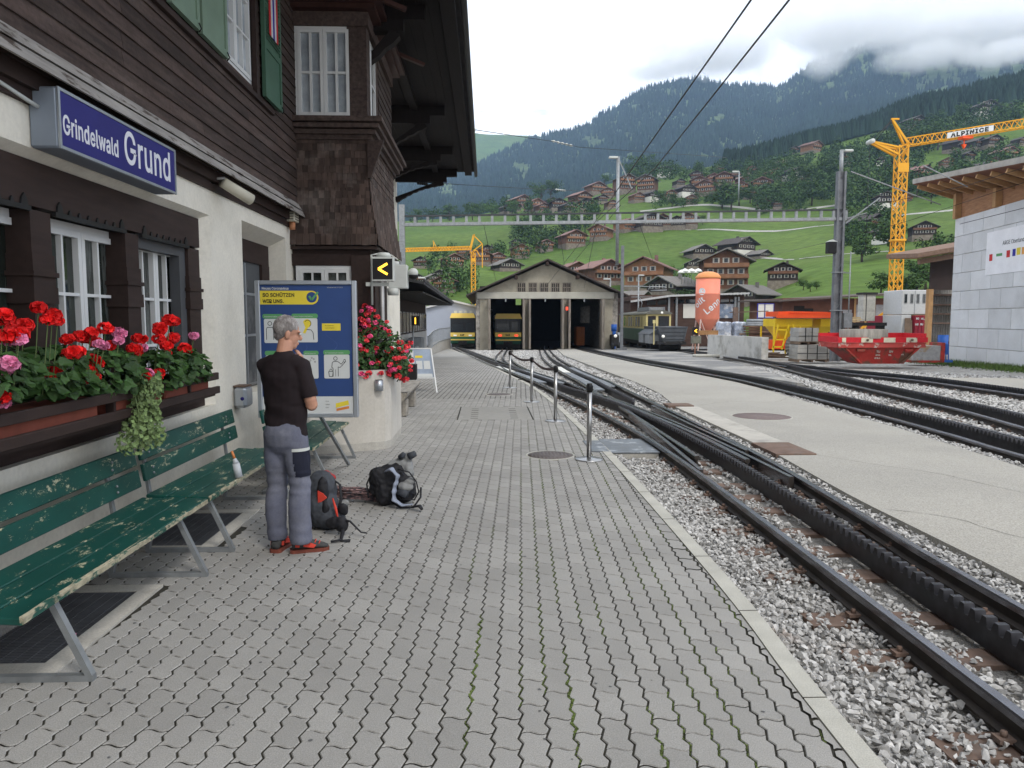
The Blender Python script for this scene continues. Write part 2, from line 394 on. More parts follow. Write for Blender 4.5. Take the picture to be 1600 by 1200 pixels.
# moss in the joints
def hull_protos(n,k=9,flat=.7):
    out=[]
    for q in range(n):
        r=np.random.default_rng(100+q)
        while True:
            p=r.normal(size=(k,3)); p/=np.linalg.norm(p,axis=1)[:,None]
            bm=bmesh.new(); [bm.verts.new(x) for x in p]; bmesh.ops.convex_hull(bm,input=bm.verts[:]); bm.verts.index_update()
            bmesh.ops.triangulate(bm,faces=bm.faces[:])
            f=[[v.index for v in f.verts] for f in bm.faces]; vv=np.array([v.co[:] for v in bm.verts]); bm.free()
            if len(vv)==k and len(f)==2*k-4: break
        vv=vv*np.array([1,r.uniform(.6,.95),r.uniform(.45,flat)]); out.append((vv,np.array(f)))
    return out
PR=hull_protos(14)
def scatter(name,pos,size,mat,kind='stuff',squash=1.0,**kw):
    n=len(pos); idx=rng.integers(0,len(PR),n); k=9; Vs=np.zeros((n,k,3)); Fs=np.zeros((n,14,3),dtype=np.int64)
    a=rng.uniform(0,2*PI,n); bq=rng.normal(0,.45,n); cq=rng.normal(0,.45,n)
    for q in range(len(PR)):
        sel=np.where(idx==q)[0]; Vs[sel]=PR[q][0][None]; Fs[sel]=PR[q][1][None]
    Vs[:,:,2]*=squash
    Vs*=np.asarray(size).reshape(-1,1,1)
    x,y,z=Vs[...,0],Vs[...,1],Vs[...,2]
    y2=y*np.cos(bq)[:,None]-z*np.sin(bq)[:,None]; z2=y*np.sin(bq)[:,None]+z*np.cos(bq)[:,None]
    x2=x*np.cos(cq)[:,None]+z2*np.sin(cq)[:,None]; z3=-x*np.sin(cq)[:,None]+z2*np.cos(cq)[:,None]
    x3=x2*np.cos(a)[:,None]-y2*np.sin(a)[:,None]; y3=x2*np.sin(a)[:,None]+y2*np.cos(a)[:,None]
    Vs=np.stack([x3,y3,z3],-1)+pos[:,None,:]
    Fs=Fs+(np.arange(n)*k)[:,None,None]
    return np_obj(name,Vs.reshape(-1,3),Fs.reshape(-1,3),mat,kind=kind,**kw)
mp_=[];ms=[]
for i in range(-3,13):
    wgt={0:.75,1:1.0,2:.9,3:.35,4:.2,5:.3,6:.45,7:.6,8:.9,9:1.0,10:.6,11:.35}.get(i,.15)
    t=2.0
    while t<12.5:
        s=i*WC+zig(t+.34*LC/2); nn=mnoise.noise(Vector((i*3.7,t*1.1,5)))+.35*mnoise.noise(Vector((i*9.1,t*6,2)))
        if nn>.40-.5*wgt and random.random()<1.1-t*.08:
            c=sv2*(s+random.gauss(0,.0018))+tv*t
            if c.x<interp(KIN,c.y)-.01:
                mp_.append((c.x,c.y,gz(c.y)-.004+random.uniform(0,.004))); ms.append(random.uniform(.003,.0065)*(1.9 if nn>.62 else 1.0))
        t+=.0048
scatter('moss',np.array(mp_),np.array(ms),m_moss,squash=.8,label='green moss growing in the joints of the platform paving')
# gum spots and drips on the paving
sp_b=MB()
for k in range(110):
    y=random.uniform(2.3,9.5)**1.0; x=random.uniform(-2.0,1.3); r=random.uniform(.003,.010)*(1.4 if k%9==0 else 1); a0=random.random()*6
    sp_b.add([(x+r*random.uniform(.7,1.3)*math.cos(a0+q*.785),y+r*random.uniform(.7,1.3)*math.sin(a0+q*.785),.0022) for q in range(8)],[tuple(range(8))],False)
sp_b.build('gum_spots',M('gum_grey',(.10,.10,.10),.8),loc=(0,0,0),kind='stuff',label='small dark chewing gum spots on the platform paving')
# ---- asphalt
AN=[(3.30,-2),(3.40,1),(3.45,3),(3.50,5),(3.52,6.8),(3.57,7.6),(3.67,9),(3.69,12),(3.72,14.3),(4.02,16.9),(4.1,20),(4.18,24),(4.72,45),(6.1,64)]
AF=[(5.4,-2),(5.75,3),(6.17,8.2),(6.31,9.5),(6.49,11.4),(6.55,13.6),(6.82,17.6),(6.85,24),(6.72,33),(7.0,46),(7.6,64)]
ysA=[-2+.5*k for k in range(0,133)]
ANj=[(x+.012*mnoise.noise(Vector((y*3,0,1)))+.01*mnoise.noise(Vector((y*11,0,1))),y) for x,y in [(interp(AN,yy),yy) for yy in ysA]]
AFj=[(x+.05*mnoise.noise(Vector((y*2,4,1)))+.03*mnoise.noise(Vector((y*9,0,1))),y) for x,y in [(interp(AF,yy),yy) for yy in ysA]]
b=MB(); strip(b,ANj,AFj,ysA,.004,-.14); b.build('asphalt_platform',m_asph,kind='structure',loc=(0,0,0))
cb=MB()
for pts in ([(4.1,9.2),(4.6,8.4),(5.0,7.9),(5.3,7.0),(5.9,6.4)],[(4.2,14.5),(5.1,15.2),(5.9,15.0),(6.6,15.9)],[(4.3,22),(5.4,22.3),(6.6,22.1)],[(3.6,6.4),(4.0,6.1),(4.2,5.5),(4.9,5.0),(5.2,4.2)]):
    pp=smoothpath(pts,.05)
    for k in range(len(pp)-1):
        a_,c_=pp[k],pp[k+1]; j=lambda q:Vector((q.x+.02*mnoise.noise(Vector((q.x*9,q.y*9,1))),q.y+.02*mnoise.noise(Vector((q.x*9,q.y*9,5))),gz(q.y)+.0065)); A_,C_=j(a_),j(c_); t_=(C_-A_).normalized(); n_=Vector((-t_.y,t_.x,0))*(.0025+.002*mnoise.noise(Vector((q_:=k*.3,0,0)))); cb.quad(A_-n_,C_-n_,C_+n_,A_+n_)
cb.build('asphalt_crack',m_joint,kind='structure',loc=(0,0,0))
b=MB(); strip(b,[(8.55,20),(8.5,33),(8.1,46),(8.9,62)],[(8.7,20),(9.6,24),(11.0,31),(13.3,47),(15.6,64)],[20,24,28,33,38,46,54,62,64],-.02,-.14); b.build('asphalt_strip',m_asph2,kind='structure',loc=(0,0,0))
b=MB(); strip(b,[(7.0,64),(7.0,80)],[(30,64),(30,80)],[63.9,72,80],-.03); b.build('yard_road',m_asph2,kind='structure',loc=(0,0,0))
b=MB(); strip(b,[(12.4,13),(12.75,22)],[(18,13),(16,22)],[13,16,19,22],-.02,-.15); b.build('concrete_slab',m_asph,kind='structure',loc=(0,0,0))
# ---- tracks
T1L=[(2.12,-2),(2.22,1.5),(2.27,4.7),(2.30,7),(2.30,8.85),(2.24,10.8),(1.99,13.8),(1.54,17.8),(.84,24.4),(0,32.4),(-1.84,53.4),(-3.2,70),(-3.9,82)]
T1=smoothpath([(x+.40,y) for x,y in T1L],.25)
T2=smoothpath([(2.52,-2),(2.62,1.5),(2.71,4.7),(2.79,5.9),(2.88,7.2),(2.96,8.8),(2.98,11.2),(2.97,15.1),(2.93,19),(2.98,27.5),(3.5,41),(4.85,61.8),(6.0,76)],.25)
T1B=smoothpath([(1.24,24.6),(1.02,28),(.86,34),(.95,42),(1.35,52),(1.75,62),(2.0,80)],.25)
T3=smoothpath([(6.35,-1),(6.78,4),(6.97,8.7),(7.11,10.1),(7.25,12),(7.36,14.5),(7.42,18),(7.47,23.7),(7.35,32.8),(7.62,46.2),(8.25,61.7),(8.8,78)],.25)
T4=smoothpath([(7.4,5),(8.1,8),(8.7,11),(9.17,13.3),(9.47,16),(9.93,20),(10.74,24),(12.4,31.8),(13.8,42),(14.4,50),(14.6,58),(14.95,64),(15.3,80)],.25)
T5=smoothpath([(11.9,8),(12.2,12),(12.30,15.9),(12.32,18.5),(12.25,21),(12.1,24.7),(12.15,29),(12.45,32)],.25)
RK1=smoothpath([(2.52,-2),(2.64,1.5),(2.73,4),(2.80,6),(2.86,8),(2.85,9.5),(2.77,11.8),(2.52,14.6)]+[(q.x,q.y) for q in T1 if q.y>17.5][::4],.25)
def sweep(b,path,prof,z0=0.0,i0=0,i1=None):
    """prof: list (dx,dz,matidx) closed"""
    pts=path[i0:i1]; n=len(prof); vs=[]
    for k,p in enumerate(pts):
        t=(pts[min(k+1,len(pts)-1)]-pts[max(k-1,0)]).normalized(); nx=Vector((t.y,-t.x))
        for dx,dz,_ in prof: vs.append((p.x+nx.x*dx,p.y+nx.y*dx,gz(p.y)+z0+dz))
    base=len(b.v); m=len(pts)
    for k in range(m-1):
        for q in range(n):
            pass
    fs=[];mi=[]
    for k in range(m-1):
        for q in range(n): fs.append((k*n+q,k*n+(q+1)%n,(k+1)*n+(q+1)%n,(k+1)*n+q)); mi.append(prof[q][2])
    fs+=[tuple(range(n))[::-1],tuple((m-1)*n+q for q in range(n))]; mi+=[1,1]
    k0=len(b.f); b.add(vs,fs,False); b.m[k0:]=mi
RP=[(-.05,-.075,1),(.05,-.075,1),(.05,-.062,1),(.011,-.05,1),(.009,.0,1),(.029,.012,0),(.031,.042,0),(.024,.052,0),(-.024,.052,0),(-.031,.042,0),(-.029,.012,1),(-.009,.0,1),(-.011,-.05,1),(-.05,-.062,1)]
def rack_mesh(path,ymax_teeth,top=.10,prof_only=False):
    b=MB(); sweep(b,path,[(-.032,-.07,0),(.032,-.07,0),(.032,top-.055,0),(-.032,top-.055,0)])
    # teeth
    acc=0.0
    for a,c in zip(path,path[1:]):
        d=c-a; Ld=d.length; t=d/Ld; nx=Vector((t.y,-t.x))
        while acc<Ld:
            p=a+t*acc
            if 1.5<p.y<ymax_teeth:
                z=gz(p.y)+top-.055; q=[]
                for (dx,dt,dz) in [(-.034,-.034,0),(.034,-.034,0),(.034,.034,0),(-.034,.034,0),(-.03,-.018,.055),(.03,-.018,.055),(.03,.018,.055),(-.03,.018,.055)]:
                    q.append((p.x+nx.x*dx+t.x*dt,p.y+nx.y*dx+t.y*dt,z+dz))
                b.add(q,[(0,3,2,1),(4,5,6,7),(0,1,5,4),(1,2,6,5),(2,3,7,6),(3,0,4,7)],False)
            acc+=.10
        acc-=Ld
    if path[-1].y>ymax_teeth:
        k=[i for i,p in enumerate(path) if p.y>=ymax_teeth][0]; sweep(b,path,[(-.03,top-.056,0),(.03,top-.056,0),(.03,top-.01,0),(-.03,top-.01,0)],i0=k)
    return b
def track(path,label,sl=(2,16),teeth=30,top=.10,skipL=None,guard=False,ranges=((None,None),(None,None)),rack=None):
    p0=path[0]; t=thing('railway_track',label,'railway track',(p0.x,p0.y,gz(p0.y)),group='rack railway tracks of the yard')
    for sgn,rg in zip((-.40,.40),ranges):
        b=MB(); pp=offset(path,sgn)
        if rg[0] is not None: pp=[p for p in pp if rg[0]<=p.y<=rg[1]]
        if len(pp)>2: sweep(b,pp,RP); b.build('rail',[m_rail,m_railside],t)
    rack_mesh(rack or path,teeth,top).build('rack_rail',m_rack,t)
    if guard:
        b=MB(); sweep(b,offset(path,.075),[(-.012,-.07,0),(.012,-.07,0),(.012,.125,0),(-.012,.125,0)]); b.build('rack_side_plate',m_rack,t)
    acc=0;y=sl[0]
    k=0
    for a,c in zip(path,path[1:]):
        if a.y>=y+k*.62 and a.y<sl[1]:
            k+=1; tt=(c-a).normalized(); nx=Vector((tt.y,-tt.x)); b=MB(); z=gz(a.y)
            b.obox((a.x,a.y,z-.112),(nx.x*1.5,nx.y*1.5,0),(tt.x*.2,tt.y*.2,0),(0,0,.05))
            for s in (-.47,-.33,.33,.47): 
                q=a+nx*s; b.obox((q.x,q.y,z-.06),(nx.x*.07,nx.y*.07,0),(tt.x*.06,tt.y*.06,0),(0,0,.02)); b.cyl((q.x,q.y,z-.05),(q.x,q.y,z-.025),.014,6)
            b.build('sleeper',m_rust,t)
    return t
track(T1,'rack railway track nearest the platform, running to the train left of the depot',sl=(1.6,17),teeth=32,ranges=((-5,90),(8.4,90)),rack=RK1)
t2=track(T2,'rack railway track branching off the platform track towards the middle depot door',sl=(99,99),teeth=32,ranges=((8.5,90),(-5,90)),rack=[q for q in T2 if q.y>=14.6])
track(T1B,'short rack railway track leading into the left depot door',sl=(99,99),teeth=30)
track(T3,'rack railway track beyond the asphalt, leading into the right depot door',sl=(5,18),teeth=40,top=.13,guard=True)
track(T4,'rack railway track on the far gravel leading to the old railcar',sl=(8,20),teeth=36,top=.13,guard=True)
track(T5,'outermost rack railway track in front of the red skip',sl=(10,20),teeth=36,top=.13)
# switch blades and cover plates between the rails of the two near tracks
def plates(path,y0,y1,off,wd,mat,name,label,h=.03):
    b=MB(); pp=[p for p in offset(path,off) if y0<=p.y<=y1]; sweep(b,pp,[(-wd/2,h-.03,0),(wd/2,h-.03,0),(wd/2,h,0),(-wd/2,h,0)]); return b.build(name,mat,label=label,cat='cover plate')
plates(T1,19.6,25.4,-.22,.24,m_plate,'track_cover_plate','grey blue steel cover plate left of the rack in the platform track')
plates(T1,25.5,29.5,-.22,.24,m_platewhite,'track_cover_plate','white cover plate left of the rack in the platform track')
plates(T1,19.6,29.5,.22,.24,m_plate,'track_cover_plate','grey blue steel cover plate right of the rack in the platform track')
plates(T2,17.6,24.5,-.22,.26,m_plate,'track_cover_plate','grey blue steel cover plate left of the rack in the branching track')
plates(T2,24.6,29.0,-.22,.26,m_platewhite,'track_cover_plate','white cover plate left of the rack in the branching track')
plates(T2,18.6,28.5,.22,.24,m_plate,'track_cover_plate','grey blue steel cover plate right of the rack in the branching track')
def blade(pts,label):
    b=MB(); sweep(b,smoothpath(pts,.3),[(-.03,-.07,1),(.03,-.07,1),(.026,.05,0),(-.026,.05,0)]); b.build('switch_blade',[m_rail,m_railside],label=label,cat='switch rail',group='switch blades of the near turnout')
blade([(2.37,8.0),(2.46,10),(2.55,12.2),(2.66,14.6)],'short switch blade beside the left rail of the platform track')
blade([(3.22,7.6),(3.18,9.5),(3.05,12),(2.72,15.2),(2.3,18)],'long switch rail crossing between the rack and the right rail')
blade([(3.31,9.2),(3.28,10.4),(3.24,12),(3.22,14.2)],'check rail hugging the right rail of the near turnout')
# ---- ballast stones
def fill(xa,xb,y0,y1,dens,size,zt,jit=.02,excl=None):
    area=0; pts=[]
    ny=max(1,int((y1-y0)/.5))
    for k in range(ny):
        ya=y0+(y1-y0)*k/ny; yb=y0+(y1-y0)*(k+1)/ny; ym=(ya+yb)/2
        a_=xa(ym) ;b_=xb(ym)
        if b_<=a_: continue
        n=int((b_-a_)*(yb-ya)*dens); pts.append(np.stack([rng.uniform(a_,b_,n),rng.uniform(ya,yb,n),rng.uniform(zt-jit,zt+jit,n)],1))
    p=np.concatenate(pts); p[:,2]+=np.array([gz(y) for y in p[:,1]])
    return p,rng.uniform(size*.55,size*1.25,len(p))
ko=lambda y: interp(KOUT,y)+.02
an=lambda y: interp(AN,y)-.0
allp=[];alls=[]
def addf(*a,**k):
    p,s=fill(*a,**k); 
    allp.append(p); alls.append(s)
addf(ko,an,1.6,7,1900,.0245,-.082,.024)
addf(ko,an,7,13,1200,.028,-.082,.022)
addf(lambda y:an(y)-.2,lambda y:an(y)+.01,1.6,9,1500,.027,-.035,.02)
addf(lambda y:an(y)-.3,lambda y:an(y)+.01,9,22,700,.034,-.035,.02)
addf(ko,lambda y:ko(y)+.12,1.6,14,1200,.027,-.045,.02)
addf(lambda y:interp(AF,y)-.01,lambda y:interp(AF,y)+.25,5,18,600,.034,-.03,.02)
addf(ko,an,13,22,380,.042,-.085,.02)
addf(ko,an,22,40,140,.065,-.09,.02)
addf(ko,an,40,62,60,.09,-.10,.02)
af=lambda y: interp(AF,y)+.0
bl=lambda y: 8.6 if y>18 else 1e3
addf(af,lambda y:8.0 if y<17 else 7.3,6,20,420,.036,-.08,.02)
addf(lambda y:max(8.0,interp([(8.0,5),(8.0,17),(8.8,20),(9.8,24),(11.1,31)],y)),lambda y:interp([(12.6,8),(12.7,22),(14,30),(14.5,34)],y),8,31,230,.05,-.085,.02)
addf(lambda y:interp([(12.7,8),(12.9,22),(13.2,30)],y),lambda y:interp([(24,14),(20,22),(15.5,28)],y),14,28,60,.07,-.14,.02)
p=np.concatenate(allp); s=np.concatenate(alls)
# keep stones out of the plate crossing and slabs
keep=~((p[:,0]>1.55)&(p[:,0]<2.3)&(p[:,1]>9.35)&(p[:,1]<10.65)) & ~((p[:,0]>12.45)&(p[:,0]<18)&(p[:,1]>13)&(p[:,1]<22))
def dist_track(path,p):
    xs=np.interp(p[:,1],[q.y for q in path],[q.x for q in path]); return p[:,0]-xs
for T in (T1,T2,T1B,T3,T4,T5):
    d=dist_track(T,p); inr=(p[:,1]>T[0].y)&(p[:,1]<T[-1].y)
    low=inr&((abs(abs(d)-.40)<.05)|(abs(d)<.055)); keep&=~low
    near=inr&(abs(d)<.85); p[near,2]-=.012*(rng.random(near.sum()))
    mid=inr&(abs(d)<.36); keep&=~(mid&(rng.random(len(p))<.04))
    # thin the stones lying over sleepers
    yy=((p[:,1]-1.6)%.62); keep&=~(inr&(abs(d)<.8)&(yy<.16)&(rng.random(len(p))<.22))
p=p[keep]; s=s[keep]
scatter('ballast',p,s,m_stone,label='grey crushed stone ballast around the railway tracks')
b=MB(); strip(b,KOUT,AN,[-2]+[.5*q for q in range(0,128)],-.115); strip(b,AF,[(9,-2),(13,8),(14,24),(15,34)],[float(q) for q in range(-2,35)],-.12); b.build('ballast_bed',m_gravel,kind='structure',loc=(0,0,0))
# ---- covers, plates, slabs
b=MB(); b.box(1.60,2.24,9.46,10.52,-.2,-.035); dt=thing('cable_duct',"concrete cable duct with a grey steel cover between the kerb and the nearest rail",'cable duct',(1.9,9.9,-.2)); b.build('concrete_block',m_conc,dt)
MB().bbox(1.61,2.26,9.45,10.53,-.033,-.012,.004).build('steel_cover',m_plate,dt)
MB().bbox(1.35,1.59,9.42,10.28,-.03,.0095,.003).build('access_cover',m_plate,label='small grey steel access cover set into the kerb line',cat='access cover')
b=MB(); b.box(3.69,4.13,9.98,14.25,-.1,.012); b.build('concrete_duct_slab',m_conc,label='long pale concrete duct slab set in the asphalt beside the track',cat='concrete slab')
MB().bbox(3.64,4.16,9.08,9.96,-.03,.022,.004).build('rusty_cover_plate',m_rust,label='near rusty brown cover plate at the end of the concrete duct slab',cat='cover plate')
MB().bbox(3.56,4.07,14.30,14.72,-.03,.03,.004).build('rusty_cover_plate',m_rust,label='far rusty brown cover plate beside the near turnout',cat='cover plate')
def manhole(c,r,label,mat=m_drain,z=.001):
    t=thing('manhole_cover',label,'manhole cover',(c[0],c[1],0)); b=MB()
    b.lathe((c[0],c[1],0),[(r,-.04),(r,z+.002),(r-.02,z+.003),(r-.022,-.004)],40,cap=False); b.build('rim',m_kerb,t)
    b=MB(); b.lathe((c[0],c[1],0),[(r-.026,-.03),(r-.026,z+.001),(.001,z+.0012)],40,cap=False)
    for k in range(-12,13):
        for q in range(-12,13):
            x=k*.045;y=q*.045
            if math.hypot(x,y)<r-.05: b.box(c[0]+x-.012,c[0]+x+.012,c[1]+y-.012,c[1]+y+.012,z,z+.003)
    b.build('lid',mat,t)
manhole((.80,9.21),.31,'round cast iron manhole cover with a pale rim beside the nearest post')
manhole((.29,16.92),.31,'small looking round manhole cover further along the platform paving')
m_reddrain=M('red_cast_iron',(.20,.16,.155),.8,.1,var=.15,vs=20,fine=.2)
manhole((4.85,12.8),.52,'large round reddish manhole cover in the asphalt between the tracks',m_reddrain,.006)
dr=thing('drain_cover','rectangular smooth platform drain cover with two rows of slots','drain cover',(.15,13.5,0))
b=MB(); b.box(DRAIN[0],DRAIN[1],DRAIN[2],DRAIN[3],-.03,.0005); b.build('slab',m_pavefar,dr)
b=MB()
for k in range(6):
    y=12.75+k*.27
    for x in (-.28,.42): b.box(x,x+.13,y,y+.035,-.002,.002)
b.build('slots',m_joint,dr); b=MB(); b.box(DRAIN[0]-.012,DRAIN[0]+.012,DRAIN[2],DRAIN[3],0,.0025); b.box(DRAIN[1]-.012,DRAIN[1]+.012,DRAIN[2],DRAIN[3],0,.0025); b.build('groove',m_joint,dr)
# light wells by the wall
def lightwell(x0,x1,y0,y1,label):
    t=thing('light_well_grate',label,'light well',(x0,(y0+y1)/2,0)); b=MB(); w=.11
    b.box(x0,x1,y0,y0+w,-.05,.008); b.box(x0,x1,y1-w,y1,-.05,.008); b.box(x1-w,x1,y0+w,y1-w,-.05,.008); b.build('concrete_frame',m_conc,t)
    b=MB(); n=int((y1-y0-2*w)/.018)
    for k in range(n+1):
        y=y0+w+.003+k*.018; b.box(x0+.02,x1-w-.004,y,y+.004,-.03,.0)
    for k in range(8): 
        x=x0+.05+k*.07; b.box(x,x+.006,y0+w+.004,y1-w-.004,-.028,-.0015)
    b.build('grate',M('grate_steel',(.13,.135,.15),.6,.3,var=.2),t); b=MB(); b.box(x0,x1-w,y0+w,y1-w,-.2,-.06); b.build('shaft',M('shaft_grey',(.10,.10,.11),.9),t)
lightwell(-2.64,-2.08,3.50,4.70,'steel grate light well in a concrete frame below the nearest bench')
lightwell(-2.64,-2.04,5.42,6.60,'steel grate light well in a concrete frame behind the second bench leg')
# ============================================================ STATION BUILDING
m_plaster=M('cream_plaster',(.72,.685,.60),.92,var=.06,vs=2,fine=.05,bump=.5,bs=70,bd=.004,c2=(.52,.49,.42),c2s=1.3,c2t=(.5,.85))
m_plaster2=M('planter_plaster',(.52,.495,.45),.92,var=.06,vs=2,fine=.05,bump=.5,bs=70,bd=.004,c2=(.38,.35,.30),c2s=1.3,c2t=(.5,.85),c2st=(1,1,.4))
m_timber=M('dark_timber',(.032,.019,.016),.7,var=.25,vs=3,st=(6,1,6),bump=.25,bs=30,bd=.003)
m_siding=M('weathered_siding',(.056,.038,.033),.82,var=.4,vs=2.2,st=(8,1,9),isl=.28,fine=.15,bump=.4,bs=24,bd=.003,c2=(.074,.055,.048),c2s=1.4,c2t=(.45,.75),c2st=(3,1,3))
m_greywood=M('bleached_board',(.31,.29,.27),.85,var=.3,vs=2,st=(8,1,8),bump=.4,bs=30,bd=.004,c2=(.08,.06,.05),c2s=2.4,c2t=(.55,.62),c2st=(5,1,5))
m_shingle=M('wood_shingle',(.070,.048,.040),.88,var=.3,vs=6,st=(3,3,.6),isl=.42,bump=.5,bs=40,bd=.003,c2=(.17,.145,.13),c2s=2,c2t=(.5,.8))
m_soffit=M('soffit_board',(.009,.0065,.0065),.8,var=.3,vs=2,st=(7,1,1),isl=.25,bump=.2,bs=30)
m_white=M('white_paint',(.66,.67,.67),.45,var=.05,vs=3)
m_glass=M('window_glass',(.012,.016,.017),.04,var=.3,vs=1.2,spec=.8)
m_glasslit=M('painted_reflection_glass',(.42,.46,.50),.12,var=.25,vs=2.5,spec=.7,c2=(.22,.25,.28),c2s=1.6,c2t=(.4,.7))  # bright bluish reflection painted into the pane colour
m_curtain=M('curtain',(.42,.43,.42),.9,var=.2,vs=3,st=(1,14,.3))
m_green=M('green_shutter',(.16,.23,.17),.55,var=.12,vs=3)
m_greend=M('dark_green_shutter',(.055,.12,.08),.5,var=.12,vs=3)
m_copper=M('copper_sheet',(.06,.028,.023),.5,.4,var=.25,vs=6)
m_roof=M('roof_tile',(.035,.03,.028),.85,var=.3,vs=3,isl=.2)
m_blue=M('sign_blue',(.018,.016,.15),.5,var=.12,vs=1.5,fine=.04)
m_alu=M('aluminium',(.42,.45,.49),.38,.7,var=.06,vs=5)
m_alud=M('sign_case',(.26,.30,.36),.45,.3,var=.08,vs=3)
m_signwhite=M('sign_white',(.72,.73,.78),.5,var=.03)
m_black=M('black_plastic',(.012,.012,.013),.5,var=.2)
m_cream=M('cream_plastic',(.55,.52,.42),.5,var=.08)
m_boxw=M('white_box_paint',(.50,.52,.50),.5,var=.06)
m_amber=M('amber_led',(.9,.5,.03),.5,emit=(1,.55,.05),es=2.2,var=0)
m_rubber=M('grey_pipe',(.34,.34,.34),.5,.3,var=.15)
XF=-2.65
bld=thing('station_building','brown and cream chalet style railway station with shingled bay and wide dark eaves','station building',(XF,8,0))
b=MB()
W_=.35
def wallbox(y0,y1,z0,z1): b.box(XF-W_,XF,y0,y1,z0,z1)
wallbox(-2,10.5,0.12,.88); wallbox(-2,10.5,2.78,3.16)
wallbox(7.30,8.24,.88,2.78); wallbox(10.0,10.5,.88,2.78); wallbox(-2,7.30,2.70,2.78)
b.box(XF-W_,XF,8.24,10.0,.88,.881)
b.box(XF-W_,XF-.001,10.5,22.6,0,6.1)   # wall beyond the bay
# splayed reveals
b.quad((XF,7.30,.88),(XF,7.30,2.70),(XF-.10,7.17,2.64),(XF-.10,7.17,.88))
b.quad((XF,-2,2.70),(XF-.10,-2,2.64),(XF-.10,7.17,2.64),(XF,7.30,2.70))
b.quad((XF,8.24,2.78),(XF-.22,8.24,2.66),(XF-.22,10.0,2.66),(XF,10.0,2.78))
b.quad((XF,10.0,.1),(XF-.24,9.98,.1),(XF-.24,9.98,2.72),(XF,10.0,2.78))
b.quad((XF,8.24,.1),(XF,8.24,2.78),(XF-.24,8.26,2.72),(XF-.24,8.26,.1))
b.build('plaster_wall',m_plaster,bld)
b=MB(); b.box(XF-.3,XF+.025,-2,9.3,-.05,.125); b.build('stone_plinth',M('stone_plinth',(.20,.19,.175),.95,var=.3,vs=5,fine=.2,bump=.8,bs=30,bd=.01),bld)
# timber window wall
b=MB()
for k in range(-3,5):
    y0=4.58+1.17*(k-1) if k<3 else (6.93 if k==3 else None)
    if y0 is None: continue
    w_=.21 if k<3 else .26
    b.box(XF-.32,XF-.07,y0,y0+w_,.9,1.97); b.box(XF-.32,XF-.07,y0,y0+w_,2.10,2.36)
    # turned waist
    prof=[(0,1.78),(.028,1.81),(.034,1.88),(.012,1.95),(.012,1.98)]
    b.box(XF-.325,XF-.055,y0-.022,y0+w_+.022,1.80,1.90); b.box(XF-.322,XF-.062,y0-.010,y0+w_+.010,1.90,2.10); b.box(XF-.327,XF-.048,y0-.028,y0+w_+.028,1.965,1.995)
b.box(XF-.33,XF-.06,-2,7.18,2.38,2.65)
b.box(XF-.33,XF-.06,-2,7.18,.60,1.12)
b.box(XF-.062,XF+.012,-2,6.98,.95,1.12)
b.build('window_timbers',m_timber,bld)
# carved lace under the lintel
b=MB()
for y0,y1 in ((2.45,3.4),(3.64,4.56),(4.81,5.73),(5.98,6.91)):
    b.box(XF-.07,XF-.045,y0,y1,2.345,2.375)
    n=8
    for k in range(n):
        yy=y0+(y1-y0)*(k+.5)/n; r=.035 if k in(0,n-1) else .018
        b.prism([(XF-.068,yy-r,2.37),(XF-.068,yy+r,2.37),(XF-.068,yy+r*.8,2.37+r*1.2),(XF-.068,yy,2.37+r*2.1),(XF-.068,yy-r*.7,2.37+r*1.3)],(.02,0,0))
b.build('carved_lace',m_black,bld)
def window(parent,o,xd,zd,w,h,cols=2,rows=3,leafs=2,fr=.05,dep=.05,glass=None,frame=None,name='window',mun=.022,curt=True):
    """o lower-left corner; xd,zd unit vectors; normal = xd x zd faces outside"""
    o=Vector(o);xd=Vector(xd);zd=Vector(zd);nd=xd.cross(zd)
    f=MB(); g=MB()
    def bx(mb,x0,x1,z0,z1,d0,d1): mb.obox(o+xd*(x0+x1)/2+zd*(z0+z1)/2+nd*(d0+d1)/2,xd*(x1-x0),nd*(d1-d0),zd*(z1-z0))
    bx(f,0,fr,0,h,0,dep); bx(f,w-fr,w,0,h,0,dep); bx(f,fr,w-fr,0,fr,0,dep); bx(f,fr,w-fr,h-fr,h,0,dep)
    iw=(w-2*fr)/leafs
    for l in range(leafs):
        x0=fr+l*iw; s=.045
        bx(f,x0+.002,x0+s,fr+.002,h-fr-.002,.012,dep+.012); bx(f,x0+iw-s,x0+iw-.002,fr+.002,h-fr-.002,.012,dep+.012)
        bx(f,x0+s,x0+iw-s,fr+.002,fr+s,.012,dep+.012); bx(f,x0+s,x0+iw-s,h-fr-s,h-fr-.002,.012,dep+.012)
        gw=iw-2*s; gh=h-2*fr-2*s
        for c in range(1,cols): bx(f,x0+s+gw*c/cols-mun/2,x0+s+gw*c/cols+mun/2,fr+s,h-fr-s,.015,dep+.006)
        for r in range(1,rows): bx(f,x0+s,x0+iw-s,fr+s+gh*r/rows-mun/2,fr+s+gh*r/rows+mun/2,.014,dep+.007)
    q=[o+xd*fr+zd*fr+nd*.02,o+xd*(w-fr)+zd*fr+nd*.02,o+xd*(w-fr)+zd*(h-fr)+nd*.02,o+xd*fr+zd*(h-fr)+nd*.02]; g.quad(*q)
    fo=f.build(name,frame or m_white,parent); go=g.build('pane',glass or m_glass,fo)
    return fo
m_glassd=M('dark_glass_interior',(.02,.026,.022),.05,var=.6,vs=1.3,spec=.6,c2=(.13,.14,.135),c2s=1.6,c2t=(.5,.62),c2st=(1,4,.5))
for y0,y1 in ((2.45,3.5),(3.62,4.68),(4.83,5.85),(6.0,7.0)):
    window(bld,(XF-.24,y0,1.0),(0,1,0),(0,0,1),y1-y0,1.36,2,3,2,glass=m_glassd)
